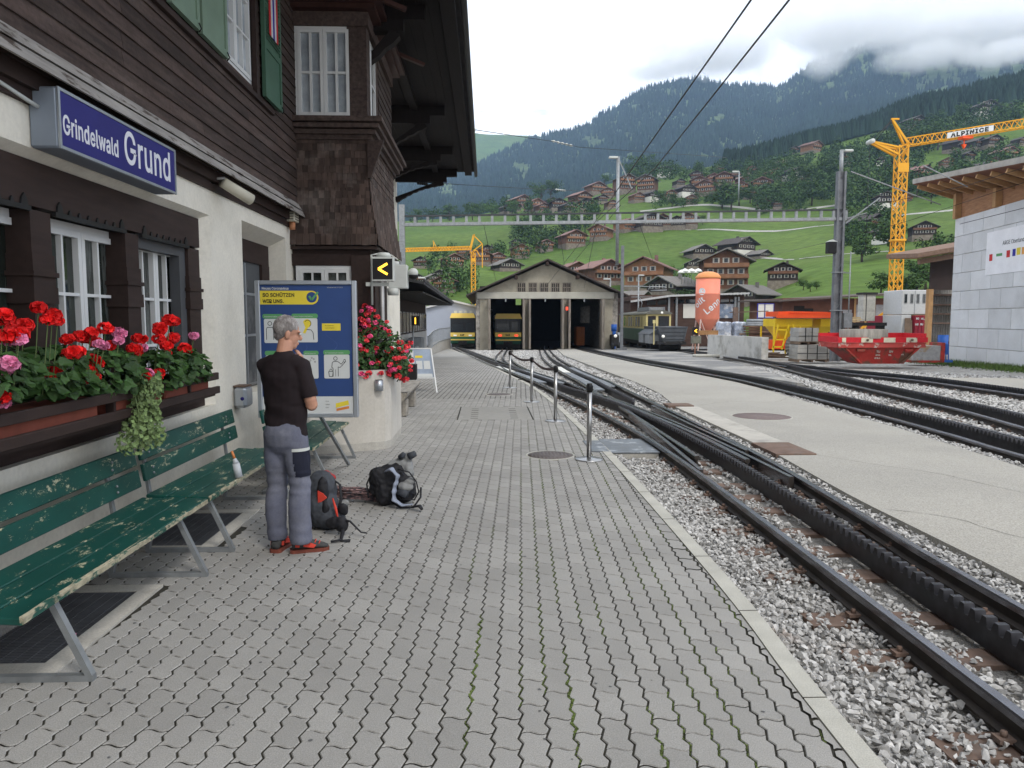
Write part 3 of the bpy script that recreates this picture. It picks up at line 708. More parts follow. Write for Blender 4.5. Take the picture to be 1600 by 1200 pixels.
b=MB(); b.box(XF-.19,XF-.10,5.98,6.93,2.27,2.38); b.box(XF-.19,XF-.1,6.80,6.93,1.0,2.27); b.build('roller_shutter_box',M('grey_shutter',(.075,.078,.085),.5,var=.1),bld)
# door with grey insect screen
dr=MB(); dr.box(XF-.30,XF-.22,8.26,9.98,2.40,2.66); dr.box(XF-.30,XF-.215,8.26,8.42,.0,2.40); dr.box(XF-.30,XF-.215,9.66,9.98,0,2.40)
door=dr.build('door',m_timber,bld)
b=MB(); b.box(XF-.29,XF-.25,8.42,9.84,.02,2.40); b.build('screen',M('insect_screen',(.07,.075,.08),.6,var=.3,vs=1.2,c2=(.16,.165,.17),c2s=1.5,c2t=(.5,.6)),door)
b=MB()
for z in (.9,1.5,2.0): b.box(XF-.252,XF-.24,8.44,9.82,z,z+.03)
b.box(XF-.252,XF-.23,9.02,9.06,.02,2.38); b.build('bars',m_alu,door)
b=MB(); b.box(XF-.07,XF-.04,8.3,9.6,2.385,2.41)
# ledger boards + dark soffit strip
b=MB(); b.box(XF-.1,XF+.07,-2,10.5,3.02,3.12); b.box(XF-.1,XF+.03,-2,10.5,2.94,3.02); b.box(XF-.1,XF+.09,-2,10.5,3.121,3.18); b.build('eaves_strip',m_timber,bld)
b=MB(); b.obox((XF+.175,4.25,3.125),(.018,0,.0),(0,12.5,0),(-.03,0,.075)); b.obox((XF+.125,4.25,3.225),(.018,0,0),(0,12.5,0),(-.05,0,.085)); b.build('weather_board',m_greywood,bld)
b=MB(); b.box(XF-.05,XF+.15,-2,10.5,3.16,3.175); b.build('board_shadow_gap',m_timber,bld)
# clapboards
b=MB(); z=3.25
while z<6.0:
    ny=[-2,1.1,3.9,7.0,9.4,10.5] if int(z*10)%2 else [-2,2.3,5.5,8.3,10.5]
    for y0,y1 in zip(ny,ny[1:]):
        if z+.12>4.30 and z<5.7:
            segs=[(y0,min(y1,7.55)),(max(y0,8.68),y1)]
        else: segs=[(y0,y1)]
        for a,c in segs:
            if c-a>.02: b.obox((XF+.075,(a+c)/2,z+.062),(.022,0,0),(0,c-a-.004,0),(-.018,0,.128))
    z+=.12
b.box(XF-.3,XF+.05,-2,7.55,3.2,6.1); b.box(XF-.3,XF+.05,8.68,10.5,3.2,6.1); b.box(XF-.3,XF+.05,7.55,8.68,3.2,4.3); 
b.build('clapboard_siding',m_siding,bld)
# dark sill batten stepping out below the upper windows
b=MB(); b.box(XF+.02,XF+.13,4.9,9.2,4.14,4.19); b.build('window_sill',m_timber,bld)
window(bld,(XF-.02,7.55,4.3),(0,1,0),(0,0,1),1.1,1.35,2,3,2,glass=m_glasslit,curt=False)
b=MB(); b.box(XF+.05,XF+.10,8.62,8.72,4.2,5.9); b.build('window_casing',m_timber,bld)
def shutter(y0,y1,z0,z1,mat,slats=False):
    b=MB(); x=XF+.115; b.box(x,x+.028,y0,y1,z0,z1); b.box(x+.028,x+.042,y0,y0+.06,z0,z1); b.box(x+.028,x+.042,y1-.06,y1,z0,z1)
    for zz in (z0,z0+.55,z0+1.0): b.box(x+.028,x+.041,y0+.06,y1-.06,zz,zz+.07)
    if slats:
        for k in range(16): b.obox((x+.036,(y0+y1)/2,z0+.68+k*.04),(.02,0,-.014),(0,y1-y0-.13,0),(0.004,0,.008))
    s=b.build('shutter',mat,bld); h=MB(); h.tube([(x+.045,y1-.05,z0-.03),(x+.07,y1-.05,z0+.0),(x+.05,y1-.05,z0+.05)],.006,6); h.build('shutter_hook',m_black,s); return s
shutter(6.22,6.81,4.22,5.7,m_green); shutter(6.87,7.52,4.22,5.7,m_green); shutter(8.76,9.45,4.24,5.7,m_greend,True)
m_red=M('red_cloth',(.52,.03,.035),.7); m_wh=M('white_cloth',(.6,.6,.62),.7); m_bl=M('blue_cloth',(.03,.03,.28),.7)
ban=thing('shutter_banner','narrow red white and blue striped ribbon hung on the dark green shutter','banner',(XF+.17,8.7,4.9))
for k,mm in enumerate((m_red,m_wh,m_bl,m_wh,m_red)):
    b=MB(); y=8.93+k*.07; b.box(XF+.162,XF+.168,y,y+.068,4.98,5.9); b.build('stripe',mm,ban)
# ---- bay
bx0,by0,by1=-1.60,10.36,12.95
b=MB(); b.box(XF,bx0-.04,by0+.05,by1,2.78,6.1); b.box(XF,-1.86,10.50,10.56,2.42,2.8)
b.build('bay_core',m_timber,bld)
def shingle_wall():
    b=MB(); rows=15; z0=2.72
    for r in range(rows):
        z=z0+r*.098; fl=.12*max(0,1-r/9.0)**1.7; 
        # front (faces -y)
        x=XF
        while x<bx0+fl:
            w_=random.uniform(.055,.10); x1=min(x+w_,bx0+fl); dz=random.uniform(-.008,.004); dd=random.uniform(0,.004)
            if x1-x>.02: b.obox(((x+x1)/2,by0-fl-.012-dd,z+.07+dz),(x1-x-.004,0,0),(0,.012,0),(0,.012 ,.15))
            x+=w_
        y=by0-fl
        while y<by1:
            w_=random.uniform(.055,.10); y1=y+w_; dz=random.uniform(-.008,.004); dd=random.uniform(0,.004)
            b.obox((bx0+fl+.012+dd,(y+y1)/2,z+.07+dz),(.012,0,0),(0,w_-.004,0),(-.012,0,.15)); y+=w_
    return b
shingle_wall().build('shingle_cladding',m_shingle,bld)
b=MB(); b.box(XF,bx0+.12,by0-.12,by1,2.66,2.70); b.box(XF,bx0+.02,by0-.02,by1,2.56,2.66); b.build('bay_base_beam',m_timber,bld)
b=MB()
for k,(d,z0,z1) in enumerate(((.06,4.13,4.19),(.12,4.19,4.25),(.17,4.265,4.32),(.22,4.335,4.40))):
    b.box(XF,bx0+d,by0-d,by1+d,z0,z1)
# corner bracket under the moulding
b.prism([(bx0,by0-.06,3.62),(bx0+.04,by0-.06,3.62),(bx0+.22,by0-.06,4.12),(bx0,by0-.06,4.12)],(0,.07,0))
b.build('bay_moulding',m_siding,bld)
b=MB(); b.box(-1.86,bx0,by0,by0+.2,4.40,5.62); b.box(bx0-.16,bx0+.003,11.15,11.35,4.4,5.6); b.box(XF,bx0+.03,by0-.03,by1,5.62,5.8); b.box(bx0-.1,bx0-.02,11.35,by1,4.4,5.6)
b.box(bx0-.14,bx0+.001,10.56,10.64,4.4,5.6)
for z in (4.45,4.57,4.69,4.81,4.93,5.05,5.17,5.29,5.41): b.obox((bx0+.005,12.1,z+.06),(.02,0,0),(0,1.5,0),(-.014,0,.128))
b.build('bay_timbers',m_siding,bld)
b=MB(); b.box(XF,bx0+.14,by0-.16,by1+.1,5.80,5.86); b.box(XF,bx0+.22,by0-.24,by1+.15,5.86,5.93); b.build('bay_cornice',m_copper,bld)
b=MB(); b.bar((-1.52,10.1,5.93),(-1.05,10.25,5.80),.07,.05); b.build('copper_spout',m_copper,bld); b=MB(); b.bar((-1.5,12.3,5.98),(-1.0,12.5,5.84),.07,.05); b.build('copper_spout',m_copper,bld)
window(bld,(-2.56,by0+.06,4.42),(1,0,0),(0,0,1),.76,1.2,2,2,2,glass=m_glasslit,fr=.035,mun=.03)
window(bld,(bx0-.06,10.68,4.42),(0,1,0),(0,0,1),.54,1.15,1,2,1,glass=m_glass)
# ground floor under the bay
window(bld,(-2.60,10.36,.3),(1,0,0),(0,0,1),.78,2.14,2,4,2,glass=m_glassd,fr=.05)
b=MB(); b.box(-2.65,-1.84,10.30,10.40,2.44,2.6); b.box(-1.84,-1.52,10.26,10.9,.0,2.58); b.box(-1.60,-1.49,10.95,11.25,.9,2.58); b.build('corner_post',m_timber,bld)
b=MB(); b.box(-2.65,-1.50,11.28,12.98,0,2.62); b.box(-2.6,-1.62,10.9,11.28,0,2.6); b.build('pillar',m_plaster,bld)
b=MB(); b.cyl((-1.475,10.62,.0),(-1.475,10.62,2.58),.03,8); b.build('drainpipe',m_rubber,bld)
b=MB(); b.box(XF,XF+.03,20.2,20.9,4.35,5.75); b.build('shutter',m_green,bld)
# ---- eaves
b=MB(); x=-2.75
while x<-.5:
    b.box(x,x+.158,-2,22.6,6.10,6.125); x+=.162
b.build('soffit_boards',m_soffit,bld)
b=MB()
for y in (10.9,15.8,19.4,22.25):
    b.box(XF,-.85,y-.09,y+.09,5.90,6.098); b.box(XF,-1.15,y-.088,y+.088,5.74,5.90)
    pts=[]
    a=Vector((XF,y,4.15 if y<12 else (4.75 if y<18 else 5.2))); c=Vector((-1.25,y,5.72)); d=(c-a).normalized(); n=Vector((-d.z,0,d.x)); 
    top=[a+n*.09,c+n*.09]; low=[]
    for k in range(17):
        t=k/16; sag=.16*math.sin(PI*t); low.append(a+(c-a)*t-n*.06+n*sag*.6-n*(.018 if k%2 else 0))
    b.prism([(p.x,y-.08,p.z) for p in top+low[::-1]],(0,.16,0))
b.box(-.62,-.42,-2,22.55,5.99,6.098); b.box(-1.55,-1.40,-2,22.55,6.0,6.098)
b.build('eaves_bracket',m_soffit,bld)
b=MB(); b.add([(-.36,-2,6.127),(-.36,22.75,6.127),(-6.5,22.75,8.9),(-6.5,-2,8.9),(-.36,-2,6.2),(-.36,22.75,6.2),(-6.5,22.75,9.0),(-6.5,-2,9.0)],[(0,1,2,3),(4,7,6,5),(0,4,5,1),(1,5,6,2),(3,2,6,7),(0,3,7,4)],False)
b.quad((-3.1,22.6,6.1),(-.4,22.6,6.1),(-.4,22.6,6.13),(-6.4,22.6,8.85),(-6.4,22.6,6.1))
y=-2.0
while y<22.7:
    b.box(-.40,-.33,y,y+.10,6.15,6.225); y+=.16
b.build('roof',m_roof,bld)
b=MB(); b.tube([(-.30,-2,6.06),(-.30,22.9,6.06)],.05,8); b.build('gutter',m_black,bld)
b=MB(); b.box(-9,XF-W_+.01,-2,22.58,0,6.1); b.build('rear_volume',m_timber,bld)
# ---- things on the facade
sg=thing('station_sign','blue illuminated station name sign in a grey case on the cream wall','station sign',(XF,5.3,2.70))
b=MB(); b.bbox(XF,XF+.165,4.50,6.13,2.70,3.05,.012); b.build('sign_case',m_alud,sg)
b=MB(); b.box(XF+.165,XF+.176,4.50,6.13,2.70,2.718); b.box(XF+.165,XF+.176,4.50,6.13,3.032,3.05); b.box(XF+.165,XF+.176,4.50,4.52,2.718,3.032); b.box(XF+.165,XF+.176,6.11,6.13,2.718,3.032); b.build('sign_rim',m_alu,sg)
b=MB(); b.box(XF+.165,XF+.170,4.52,6.11,2.718,3.032); b.build('sign_face',m_blue,sg)
Mt=basis((XF+.1705,4.545,2.795),(0,1,0),(0,0,1))
text_mb('Grindelwald',.13,Mt,m_signwhite,'lettering',sg,ext=.0015,bold=.0018,sp=1.06,fit=(.655,.115))
Mt=basis((XF+.1705,5.29,2.785),(0,1,0),(0,0,1))
text_mb('Grund',.26,Mt,m_signwhite,'lettering',sg,ext=.0015,bold=.0026,sp=1.06,fit=(.735,.222))
b=MB(); b.tube([(XF+.02,3.2,3.0),(XF+.03,4.2,2.98),(XF+.04,4.42,2.95),(XF+.06,4.5,2.93)],.012,8); b.tube([(XF+.03,4.15,2.99),(XF+.03,4.15,3.06)],.012,6); b.build('conduit_pipe',m_boxw,label='pale conduit pipe running into the left end of the blue station sign',cat='pipe')
fl=thing('floodlight','cream tube shaped floodlight bracketed on the wall right of the station sign','floodlight',(XF,7.6,2.98))
b=MB(); b.tube([(XF+.12,7.35,3.02),(XF+.30,7.62,2.90)],[.052,.058],14); b.build('lamp_housing',m_cream,fl); b=MB(); b.box(XF,XF+.03,7.28,7.4,3.0,3.1); b.tube([(XF+.02,7.34,3.05),(XF+.14,7.36,3.06)],.014,8); b.build('bracket',m_rubber,fl)
b=MB(); b.lathe((0,0,0),[(.001,0),(.054,0)],14); 
vt=thing('vent_box','cream louvred vent box on the wall corner below the shingled bay','vent box',(XF,10.1,2.98))
b=MB(); b.bbox(XF,XF+.13,9.98,10.22,3.0,3.19,.008); b.build('housing',m_cream,vt); b=MB()
for k in range(5): b.box(XF+.131,XF+.134,10.0,10.2,3.02+k*.033,3.035+k*.033); b.box(XF+.01,XF+.12,9.975,9.979,3.02+k*.033,3.035+k*.033)
b.build('louvres',M('vent_slot',(.18,.16,.13),.8),vt); b=MB(); b.cyl((XF+.07,10.1,2.90),(XF+.07,10.1,3.0),.04,12); b.build('nozzle',M('brick_orange',(.45,.2,.1),.7),vt)
# LED arrow sign and its boxes
ls=thing('arrow_sign','black LED sign showing an amber arrow pointing left at the bay corner','LED sign',(-1.38,10.0,2.2))
b=MB(); b.bbox(-1.51,-1.22,9.90,10.05,2.21,2.53,.006); b.build('sign_case',m_boxw,ls); b=MB(); b.box(-1.495,-1.235,9.894,9.899,2.235,2.505); b.build('sign_face',m_black,ls)
b=MB(); yy=9.889
c=Vector((-1.42,yy,2.37)); b.bar(c,(-1.30,yy,2.44),.03,.006,up=(0,1,0)); b.bar(c,(-1.30,yy,2.30),.03,.006,up=(0,1,0)); b.build('arrow',m_amber,ls)
b=MB(); b.lathe((-1.36,10.0,2.53),[(.09,0),(.10,.03),(.07,.06),(.001,.065)],14); b.box(-1.6,-1.3,9.98,10.02,2.15,2.2); b.tube([(-1.52,9.98,1.9),(-1.52,9.98,2.56),(-1.4,9.98,2.58)],.016,6); b.build('bracket',m_boxw,ls)
cb=thing('camera_cabinet','pale grey equipment cabinet with a dome camera beside the arrow sign','cabinet',(-1.22,11,2.1))
b=MB(); b.bbox(-1.42,-1.15,10.9,11.1,2.16,2.50,.008); b.lathe((-1.34,11.0,2.5),[(.07,0),(.07,.05),(.001,.06)],12); b.lathe((-1.36,10.95,2.06),[(.08,0),(.09,.1)],14); b.build('housing',m_boxw,cb)
b=MB(); b.blob((-1.07,11.0,2.39),(.075,.075,.07),n=12,m=8); b.build('dome',m_boxw,cb); b=MB(); b.blob((-1.07,11.0,2.345),(.07,.07,.06),n=12,m=8); b.build('camera_lens',m_black,cb)
# ---- concrete flower planter
pl=thing('concrete_planter','tall cream rendered planter wall in front of the bay overflowing with geraniums','planter',(-1.9,10,0))
pg=[(-2.64,9.12),(-1.46,9.66),(-1.34,9.74),(-1.28,9.90),(-1.28,11.1),(-1.5,11.26),(-2.64,11.26)]
b=MB(); b.prism([(x,y,.10) for x,y in pg],(0,0,.95)); b.build('planter_wall',m_plaster2,pl)
b=MB(); b.prism([(x*1.004-(.0),y-.012,-.02) for x,y in pg],(0,0,.125)); b.build('base_strip',m_conc,pl)
b=MB(); b.prism([(x*.985-.02,y+.03,1.0501) for x,y in pg],(0,0,.004)); b.build('soil',m_joint,pl)
ab=thing('ashtray','small steel ashtray fixed to the planter wall','ashtray',(-1.27,9.8,.9)); b=MB(); b.cyl((-1.40,9.66,.78),(-1.40,9.66,.92),.055,14); b.build('cylinder',m_alu,ab); b=MB(); b.cyl((-1.40,9.66,.92),(-1.40,9.66,.925),.05,14); b.build('opening',m_black,ab)
lb=thing('wall_bin','small black wall bin beyond the planter','litter bin',(-1.2,11.6,.8)); b=MB(); b.bbox(-1.32,-1.08,11.4,11.6,.78,1.02,.01); b.build('bin_body',m_black,lb); b=MB(); b.box(-1.5,-1.32,11.45,11.55,.85,.95); b.build('bracket',m_alu,lb)
# small telephone / socket box behind the sign board
sb=thing('call_box','small grey wall box with a rusty top edge beside the dark door','wall box',(XF,8.0,.8)); b=MB(); b.bbox(XF,XF+.14,7.78,8.02,.78,1.0,.03); b.build('housing',m_alu,sb); b=MB(); b.box(XF,XF+.13,7.80,8.0,1.0,1.015); b.build('lid',m_rust,sb); b=MB(); b.cyl((XF+.1,7.776,.88),(XF+.1,7.782,.88),.02,8); b.build('button',m_blue,sb)
# ---- geraniums
m_leaf=M('geranium_leaf',(.032,.075,.018),.55,var=.25,vs=12,isl=.45)
m_stem=M('stem',(.10,.14,.05),.7)
m_redf=M('red_petal',(.72,.012,.012),.6,var=.1,isl=.3)
m_pinkf=M('pink_petal',(.75,.24,.42),.6,var=.1,isl=.2)
m_corf=M('coral_petal',(.80,.07,.09),.6,var=.1,isl=.3)
m_ivy=M('trailing_leaf',(.13,.19,.07),.6,var=.3,vs=10,isl=.4)
def leaves(n,posf,size,mat,name,parent,seg=7,cup=.25):
    Vs=[];Fs=[]
    for i in range(n):
        p,up=posf(); p=Vector(p); up=(Vector(up)+Vector((random.gauss(0,.35),random.gauss(0,.35),random.gauss(0,.3)))).normalized()
        x=up.cross(Vector((random.gauss(0,1),random.gauss(0,1),random.gauss(0,1)))).normalized(); y=up.cross(x); s=size*random.uniform(.6,1.25); k=len(Vs)
        Vs.append(p-up*s*cup)
        for q in range(seg):
            a=2*PI*q/seg+ .3; rr=s*(1+.13*(-1)**q) if q else s*.45
            Vs.append(p+x*math.cos(a)*rr+y*math.sin(a)*rr)
        Fs+=[(k,k+1+q,k+1+(q+1)%seg) for q in range(seg)]
    return np_obj(name,np.array([v[:] for v in Vs]),np.array(Fs),mat,parent)
def heads(cs,mat,name,parent,r=.05,petals=46,ps=.45,**kw):
    Vs=[];Fs=[]
    for c in cs:
        c=Vector(c); rr=r*random.uniform(.75,1.2); petals=int(petals)
        for i in range(petals):
            d=Vector((random.gauss(0,1),random.gauss(0,1),random.gauss(0,1)+.25)).normalized(); q0=random.uniform(.45,1.0)**.5; o=c+Vector((d.x*rr*q0,d.y*rr*q0,d.z*rr*.72*q0))
            x=d.cross(Vector((random.gauss(0,1),random.gauss(0,1),1))).normalized(); y=d.cross(x); s=rr*ps*random.uniform(.8,1.2); k=len(Vs)
            Vs.append(o-d*s*.5)
            for q in range(5):
                a=2*PI*q/5; Vs.append(o+(x*math.cos(a)+y*math.sin(a))*s+d*random.uniform(-.1,.3)*s)
            Fs+=[(k,k+1+q,k+1+(q+1)%5) for q in range(5)]
    return np_obj(name,np.array([v[:] for v in Vs]),np.array(Fs),mat,parent,**kw)
fb=thing('window_flower_box','dark wooden window rack holding terracotta troughs','flower box',(XF+.2,5,1.0))
xr=XF+.31
b=MB(); b.bbox(xr,xr+.03,-2,6.46,1.19,1.25,.004); b.bbox(xr,xr+.03,-2,6.48,1.07,1.13,.004); b.box(XF+.02,xr,6.40,6.45,1.08,1.12); b.box(XF+.02,xr,-2,6.44,1.05,1.068)
for y in (2.2,3.4,4.7,5.9): b.box(xr-.05,xr,y,y+.03,1.07,1.22)
b.build('rack',m_timber,fb)
m_terra=M('terracotta',(.20,.055,.035),.75,var=.15)
for y0,y1 in ((.9,2.0),(2.15,3.35),(3.5,4.55),(4.72,5.4),(5.5,6.35)):
    b=MB(); b.bbox(XF+.07,xr-.02,y0,y1,1.072,1.24,.01); b.build('trough',m_terra,fb)
def geranium(y,xc,label,w=.33,h=.20,n=260):
    t=thing('geranium_plant',label,'geranium',(xc,y,1.1),group='geraniums in the window flower box')
    def pf():
        a=Vector((random.gauss(0,1),random.gauss(0,1),random.gauss(0,1))).normalized()*random.uniform(.45,1)**.5
        if a.z<-.45: a.z=-.45
        return (xc+a.x*.19+.02,y+a.y*w,1.385-.035*max(0,y-4)+a.z*h+.03*math.sin(y*9)),(a.x*.7+.25,a.y*.3-.25,.8+a.z*.3)
    leaves(n,pf,.036,m_leaf,'leaf_mass',t); return t
def pxf(lst,x):
    out=[]
    for u,v in lst: out.append(PX(u,v,x+random.uniform(-.06,.05)))
    return out
reds=[(5,495),(20,515),(38,508),(12,525),(28,522),(75,500),(90,502),(82,493),(130,528),(142,520),(125,525),(150,535),(165,513),(95,590),(85,583),(108,553),(117,550),(145,563),(150,568),(137,580),(145,590),(215,528),(222,530),(210,545),(212,548),(250,513),(265,500),(272,502),(248,530),(260,540),(270,528),(262,552),(292,547),(288,545),(225,590),(243,590),(172,540),(105,530),(140,600),(247,583),(60,480),(2,620)]
pinks=[(5,535),(8,575),(18,572),(12,568),(155,537),(162,540),(222,543),(230,583),(303,525),(186,520),(186,532),(30,530),(3,630)]
plants=[geranium(1.2,-2.45,'leafy geranium outside the left edge of the flower box',n=120),geranium(1.9,-2.45,'second geranium left of the nearest red blooms',n=160)]
L_ =['lush red and pink geranium nearest the left picture edge','red geranium in front of the leftmost timber post','tall red geranium in front of the middle window','bushy red geranium above the trailing greenery','red and pink geranium before the second timber post','rightmost geranium with red blooms at the flower box end']
for k,(y,lab) in enumerate(zip((3.0,3.6,4.2,4.8,5.4,5.95),L_)): plants.append(geranium(y,-2.43,lab,w=.36,h=.19+.03*(k==0),n=300))
def near(y): return min(plants,key=lambda t:abs(t.location.y-y))
rp=pxf(reds,-2.33); pp_=pxf(pinks,-2.30)
for t in plants:
    rr=[p for p in rp if near(p.y) is t]; pk=[p for p in pp_ if near(p.y) is t]
    if rr:
        for p in rr: heads([p-wm(t).translation],m_redf,'red_bloom',t,r=.045)
        b=MB()
        for p in rr+pk: b.tube([Vector((p.x-.05,p.y,1.3)),p],.003,4,cap=False)
        b.build('stems',m_stem,t)
    for p in pk: heads([p-wm(t).translation],m_pinkf,'pink_bloom',t,r=.039)
for t in plants:
    for o in t.children:
        if o.name.startswith('leaf_mass'):
            o.location=-Vector(t.location)
tr=thing('trailing_plant','pale green trailing ivy hanging from the flower box over the bench back','trailing plant',(-2.3,4.9,.7))
def pf():
    t=random.random(); z=1.30-t*.44; w_=.06+.17*max(0,(t-.45))/.55
    a=random.uniform(0,2*PI); r=math.sqrt(random.random())
    return (-2.27+math.cos(a)*r*.10,5.00-.12*t+math.sin(a)*r*w_*1.5,z+random.uniform(-.03,.03)),(.7,-.5,.3)
o=leaves(900,pf,.017,m_ivy,'leaf_mass',tr,seg=5); o.location=-Vector(tr.location)
b=MB()
for k in range(14):
    y=4.95+random.uniform(-.1,.1); b.tube([(-2.3,y,1.3),(-2.25,y-.03,1.1),(-2.24+random.uniform(-.05,.05),y-.08+random.uniform(-.1,.1),.88)],.002,4,cap=False)
b.build('stems',m_stem,tr)
# planter geraniums : hanging coral/pink mass
gp=thing('hanging_geranium','big overflowing bush of coral and pink geraniums on the cream planter','geranium bush',(-1.6,10,1.05))
cen=[(-2.05,9.62,1.15,.36,.25),(-1.75,9.75,1.22,.38,.30),(-1.42,9.95,1.30,.42,.36),(-1.25,10.2,1.18,.30,.32),(-1.55,10.3,1.45,.30,.30),(-1.22,9.95,1.12,.24,.20),(-1.62,10.25,1.68,.12,.22)]
def pf():
    c=random.choice(cen); a=Vector((random.gauss(0,1),random.gauss(0,1),random.gauss(0,1))).normalized()*random.uniform(.5,1)**.5
    return (c[0]+a.x*c[3]*.8,c[1]+a.y*c[3]*.8,c[2]+a.z*c[4]),(a.x+.1,a.y-.3,.5+a.z*.5)
o=leaves(3200,pf,.026,m_leaf,'leaf_mass',gp,seg=6); o.location=-Vector(gp.location)
def surf(n,yo=0):
    out=[]
    for i in range(n):
        c=random.choice(cen); a=Vector((random.uniform(-.8,1),-abs(random.gauss(0,1))-.1,random.gauss(0,.8))).normalized()
        out.append(Vector((c[0]+a.x*c[3]*.95,c[1]+a.y*c[3]*.95,c[2]+a.z*c[4]*1.05)))
    return out
for q_ in surf(58): o=heads([q_],m_corf,'coral_bloom',gp,r=.042,petals=24,ps=.42); o.location=-Vector(gp.location)
o=heads(surf(26),m_corf,'small_coral_blooms',gp,r=.036,petals=20,ps=.42,kind='stuff'); o.location=-Vector(gp.location)
m_pinkf2=M('hot_pink_petal',(.80,.10,.26),.6,isl=.25)
for q_ in surf(30)+[Vector((-1.62+random.uniform(-.08,.08),10.1,1.62+random.uniform(-.1,.25))) for _ in range(6)]: o=heads([q_],m_pinkf2,'pink_bloom',gp,r=.036,petals=20,ps=.42); o.location=-Vector(gp.location)
# ============================================================ BENCHES
m_bench=M('chipped_green_paint',(.008,.062,.050),.45,var=.22,vs=4,st=(1,.4,1),bump=.25,bs=30,bd=.002,c2=(.46,.44,.30),c2s=11,c2t=(.578,.59),c2st=(1.0,.40,1.0),c2r=.86)
m_benchedge=M('worn_bench_edge',(.34,.31,.22),.7,var=.35,vs=14,c2=(.02,.08,.06),c2s=18,c2t=(.50,.56),c2st=(1,.4,1),bump=.5,bs=40,bd=.004)
m_galv=M('galvanised_steel',(.27,.285,.295),.5,.6,var=.2,vs=8)
def bench(y0,y1,legs,label,dx=0.0,dz=0.0):
    t=thing('station_bench',label,'bench',(-2.2,(y0+y1)/2,0),group='green benches along the station wall')
    def board(x,z,w,h,tilt,nm,wr=False):
        b=MB(); 
        bm=bmesh.new(); bmesh.ops.create_cube(bm,size=1); bmesh.ops.scale(bm,vec=(w,y1-y0,h),verts=bm.verts); 
        bmesh.ops.subdivide_edges(bm,edges=[e for e in bm.edges if abs((e.verts[0].co-e.verts[1].co).y)>.5],cuts=24)
        bmesh.ops.bevel(bm,geom=[e for e in bm.edges if len(e.link_faces)==2 and e.calc_face_angle(0)>1],offset=.005,segments=1,affect='EDGES')
        for v in bm.verts:
            v.co.z+=.004*math.sin(v.co.y*1.7+x*9)
        b.bm(bm,Matrix.Translation((x,(y0+y1)/2,z))@Matrix.Rotation(tilt,4,'Y')); b.build(nm,m_bench,t)
    board(dx-2.36,.435,.145,.034,R(4),'seat_board'); board(dx-2.205,.432,.145,.034,R(1),'seat_board'); board(dx-2.05,.425,.145,.034,-R(-3),'seat_board')
    # flaking front edge
    b=MB(); x=dx-1.976; n=int((y1-y0)/.03); prev=None
    vs=[];
    for k in range(n+1):
        y=y0+(y1-y0)*k/n; d=.006*mnoise.noise(Vector((y*9,1,0)))+.004*mnoise.noise(Vector((y*31,1,0)))
        vs+=[(x-.014-d,y,.4415-.0),(x+.004+d,y,.434+d*.5),(x+.003+d,y,.408+d),(x-.012,y,.402)]
    fs=[(4*k+q,4*k+(q+1)%4,4*k+4+(q+1)%4,4*k+4+q) for k in range(n) for q in range(4)]+[(0,1,2,3),(4*n+3,4*n+2,4*n+1,4*n)]
    b.add(vs,fs,False); b.build('seat_edge',m_benchedge,t)
    board(dx-2.475,.745+dz,.135,.028,R(80),'back_board'); board(dx-2.448,.59+dz,.125,.028,R(80),'back_board')
    for y in legs:
        b=MB(); b.X=Matrix.Translation((dx*.95,0,0)); b.bar((-2.50,y,.015),(-1.86,y,.015),.035,.03); b.bar((-1.875,y,.02),(-2.05,y,.41),.036,.03,up=(1,0,0)); b.bar((-2.49,y,.02),(-2.40,y,.42),.036,.03,up=(1,0,0))
        b.bar((-2.455,y,.40),(-2.505,y,.80+dz),.036,.02,up=(1,0,0)); b.bar((-2.45,y,.412),(-2.0,y,.402),.03,.02); b.build('leg_frame',m_galv,t)
    b=MB()
    for y in legs:
        for x,z in ((-2.46,.77),(-2.46,.72),(-2.435,.61),(-2.43,.57)): b.blob((x+dx+.008,y,z+dz),.009,n=6,m=4)
    b.build('bolts',m_galv,t)
bench(3.12,5.22,(3.44,4.87),'heavily chipped green bench nearest the camera')
bench(5.28,7.25,(5.40,7.0),'chipped green bench directly left of the standing man',0,.025)
bench(7.32,9.22,(7.6,9.08),'paler green bench end showing to the right of the standing man',.26,.0)
# ============================================================ REMESH HELPERS
def remesh(b,vox=.012,smooth=2,disp=None):
    me=bpy.data.meshes.new('r'); me.from_pydata(b.v,[],b.f); o=bpy.data.objects.new('r',me); col.objects.link(o)
    md=o.modifiers.new('r','REMESH'); md.mode='VOXEL'; md.voxel_size=vox
    if smooth:
        s=o.modifiers.new('s','SMOOTH'); s.iterations=smooth; s.factor=.5
    dg=bpy.context.evaluated_depsgraph_get(); m2=bpy.data.meshes.new_from_object(o.evaluated_get(dg)); bpy.data.objects.remove(o)
    out=MB(); vs=[v.co.copy() for v in m2.vertices]; ns=[v.normal.copy() for v in m2.vertices]
    if disp: vs=[v+n*disp(v) for v,n in zip(vs,ns)]
    out.add(vs,[tuple(p.vertices) for p in m2.polygons],True); out.n=ns; bpy.data.meshes.remove(m2); return out
def ell_loft(b,rings,n=20):
    vs=[];
    for c,rx,ry,yaw in rings:
        for k in range(n):
            a=2*PI*k/n; x=math.cos(a)*rx; y=math.sin(a)*ry
            # slightly squared
            vs.append((c[0]+x*math.cos(yaw)-y*math.sin(yaw),c[1]+x*math.sin(yaw)+y*math.cos(yaw),c[2]))
    m=len(rings); b.add(vs,[(i*n+k,i*n+(k+1)%n,(i+1)*n+(k+1)%n,(i+1)*n+k) for i in range(m-1) for k in range(n)]+[tuple(range(n))[::-1],tuple((m-1)*n+k for k in range(n))],True)
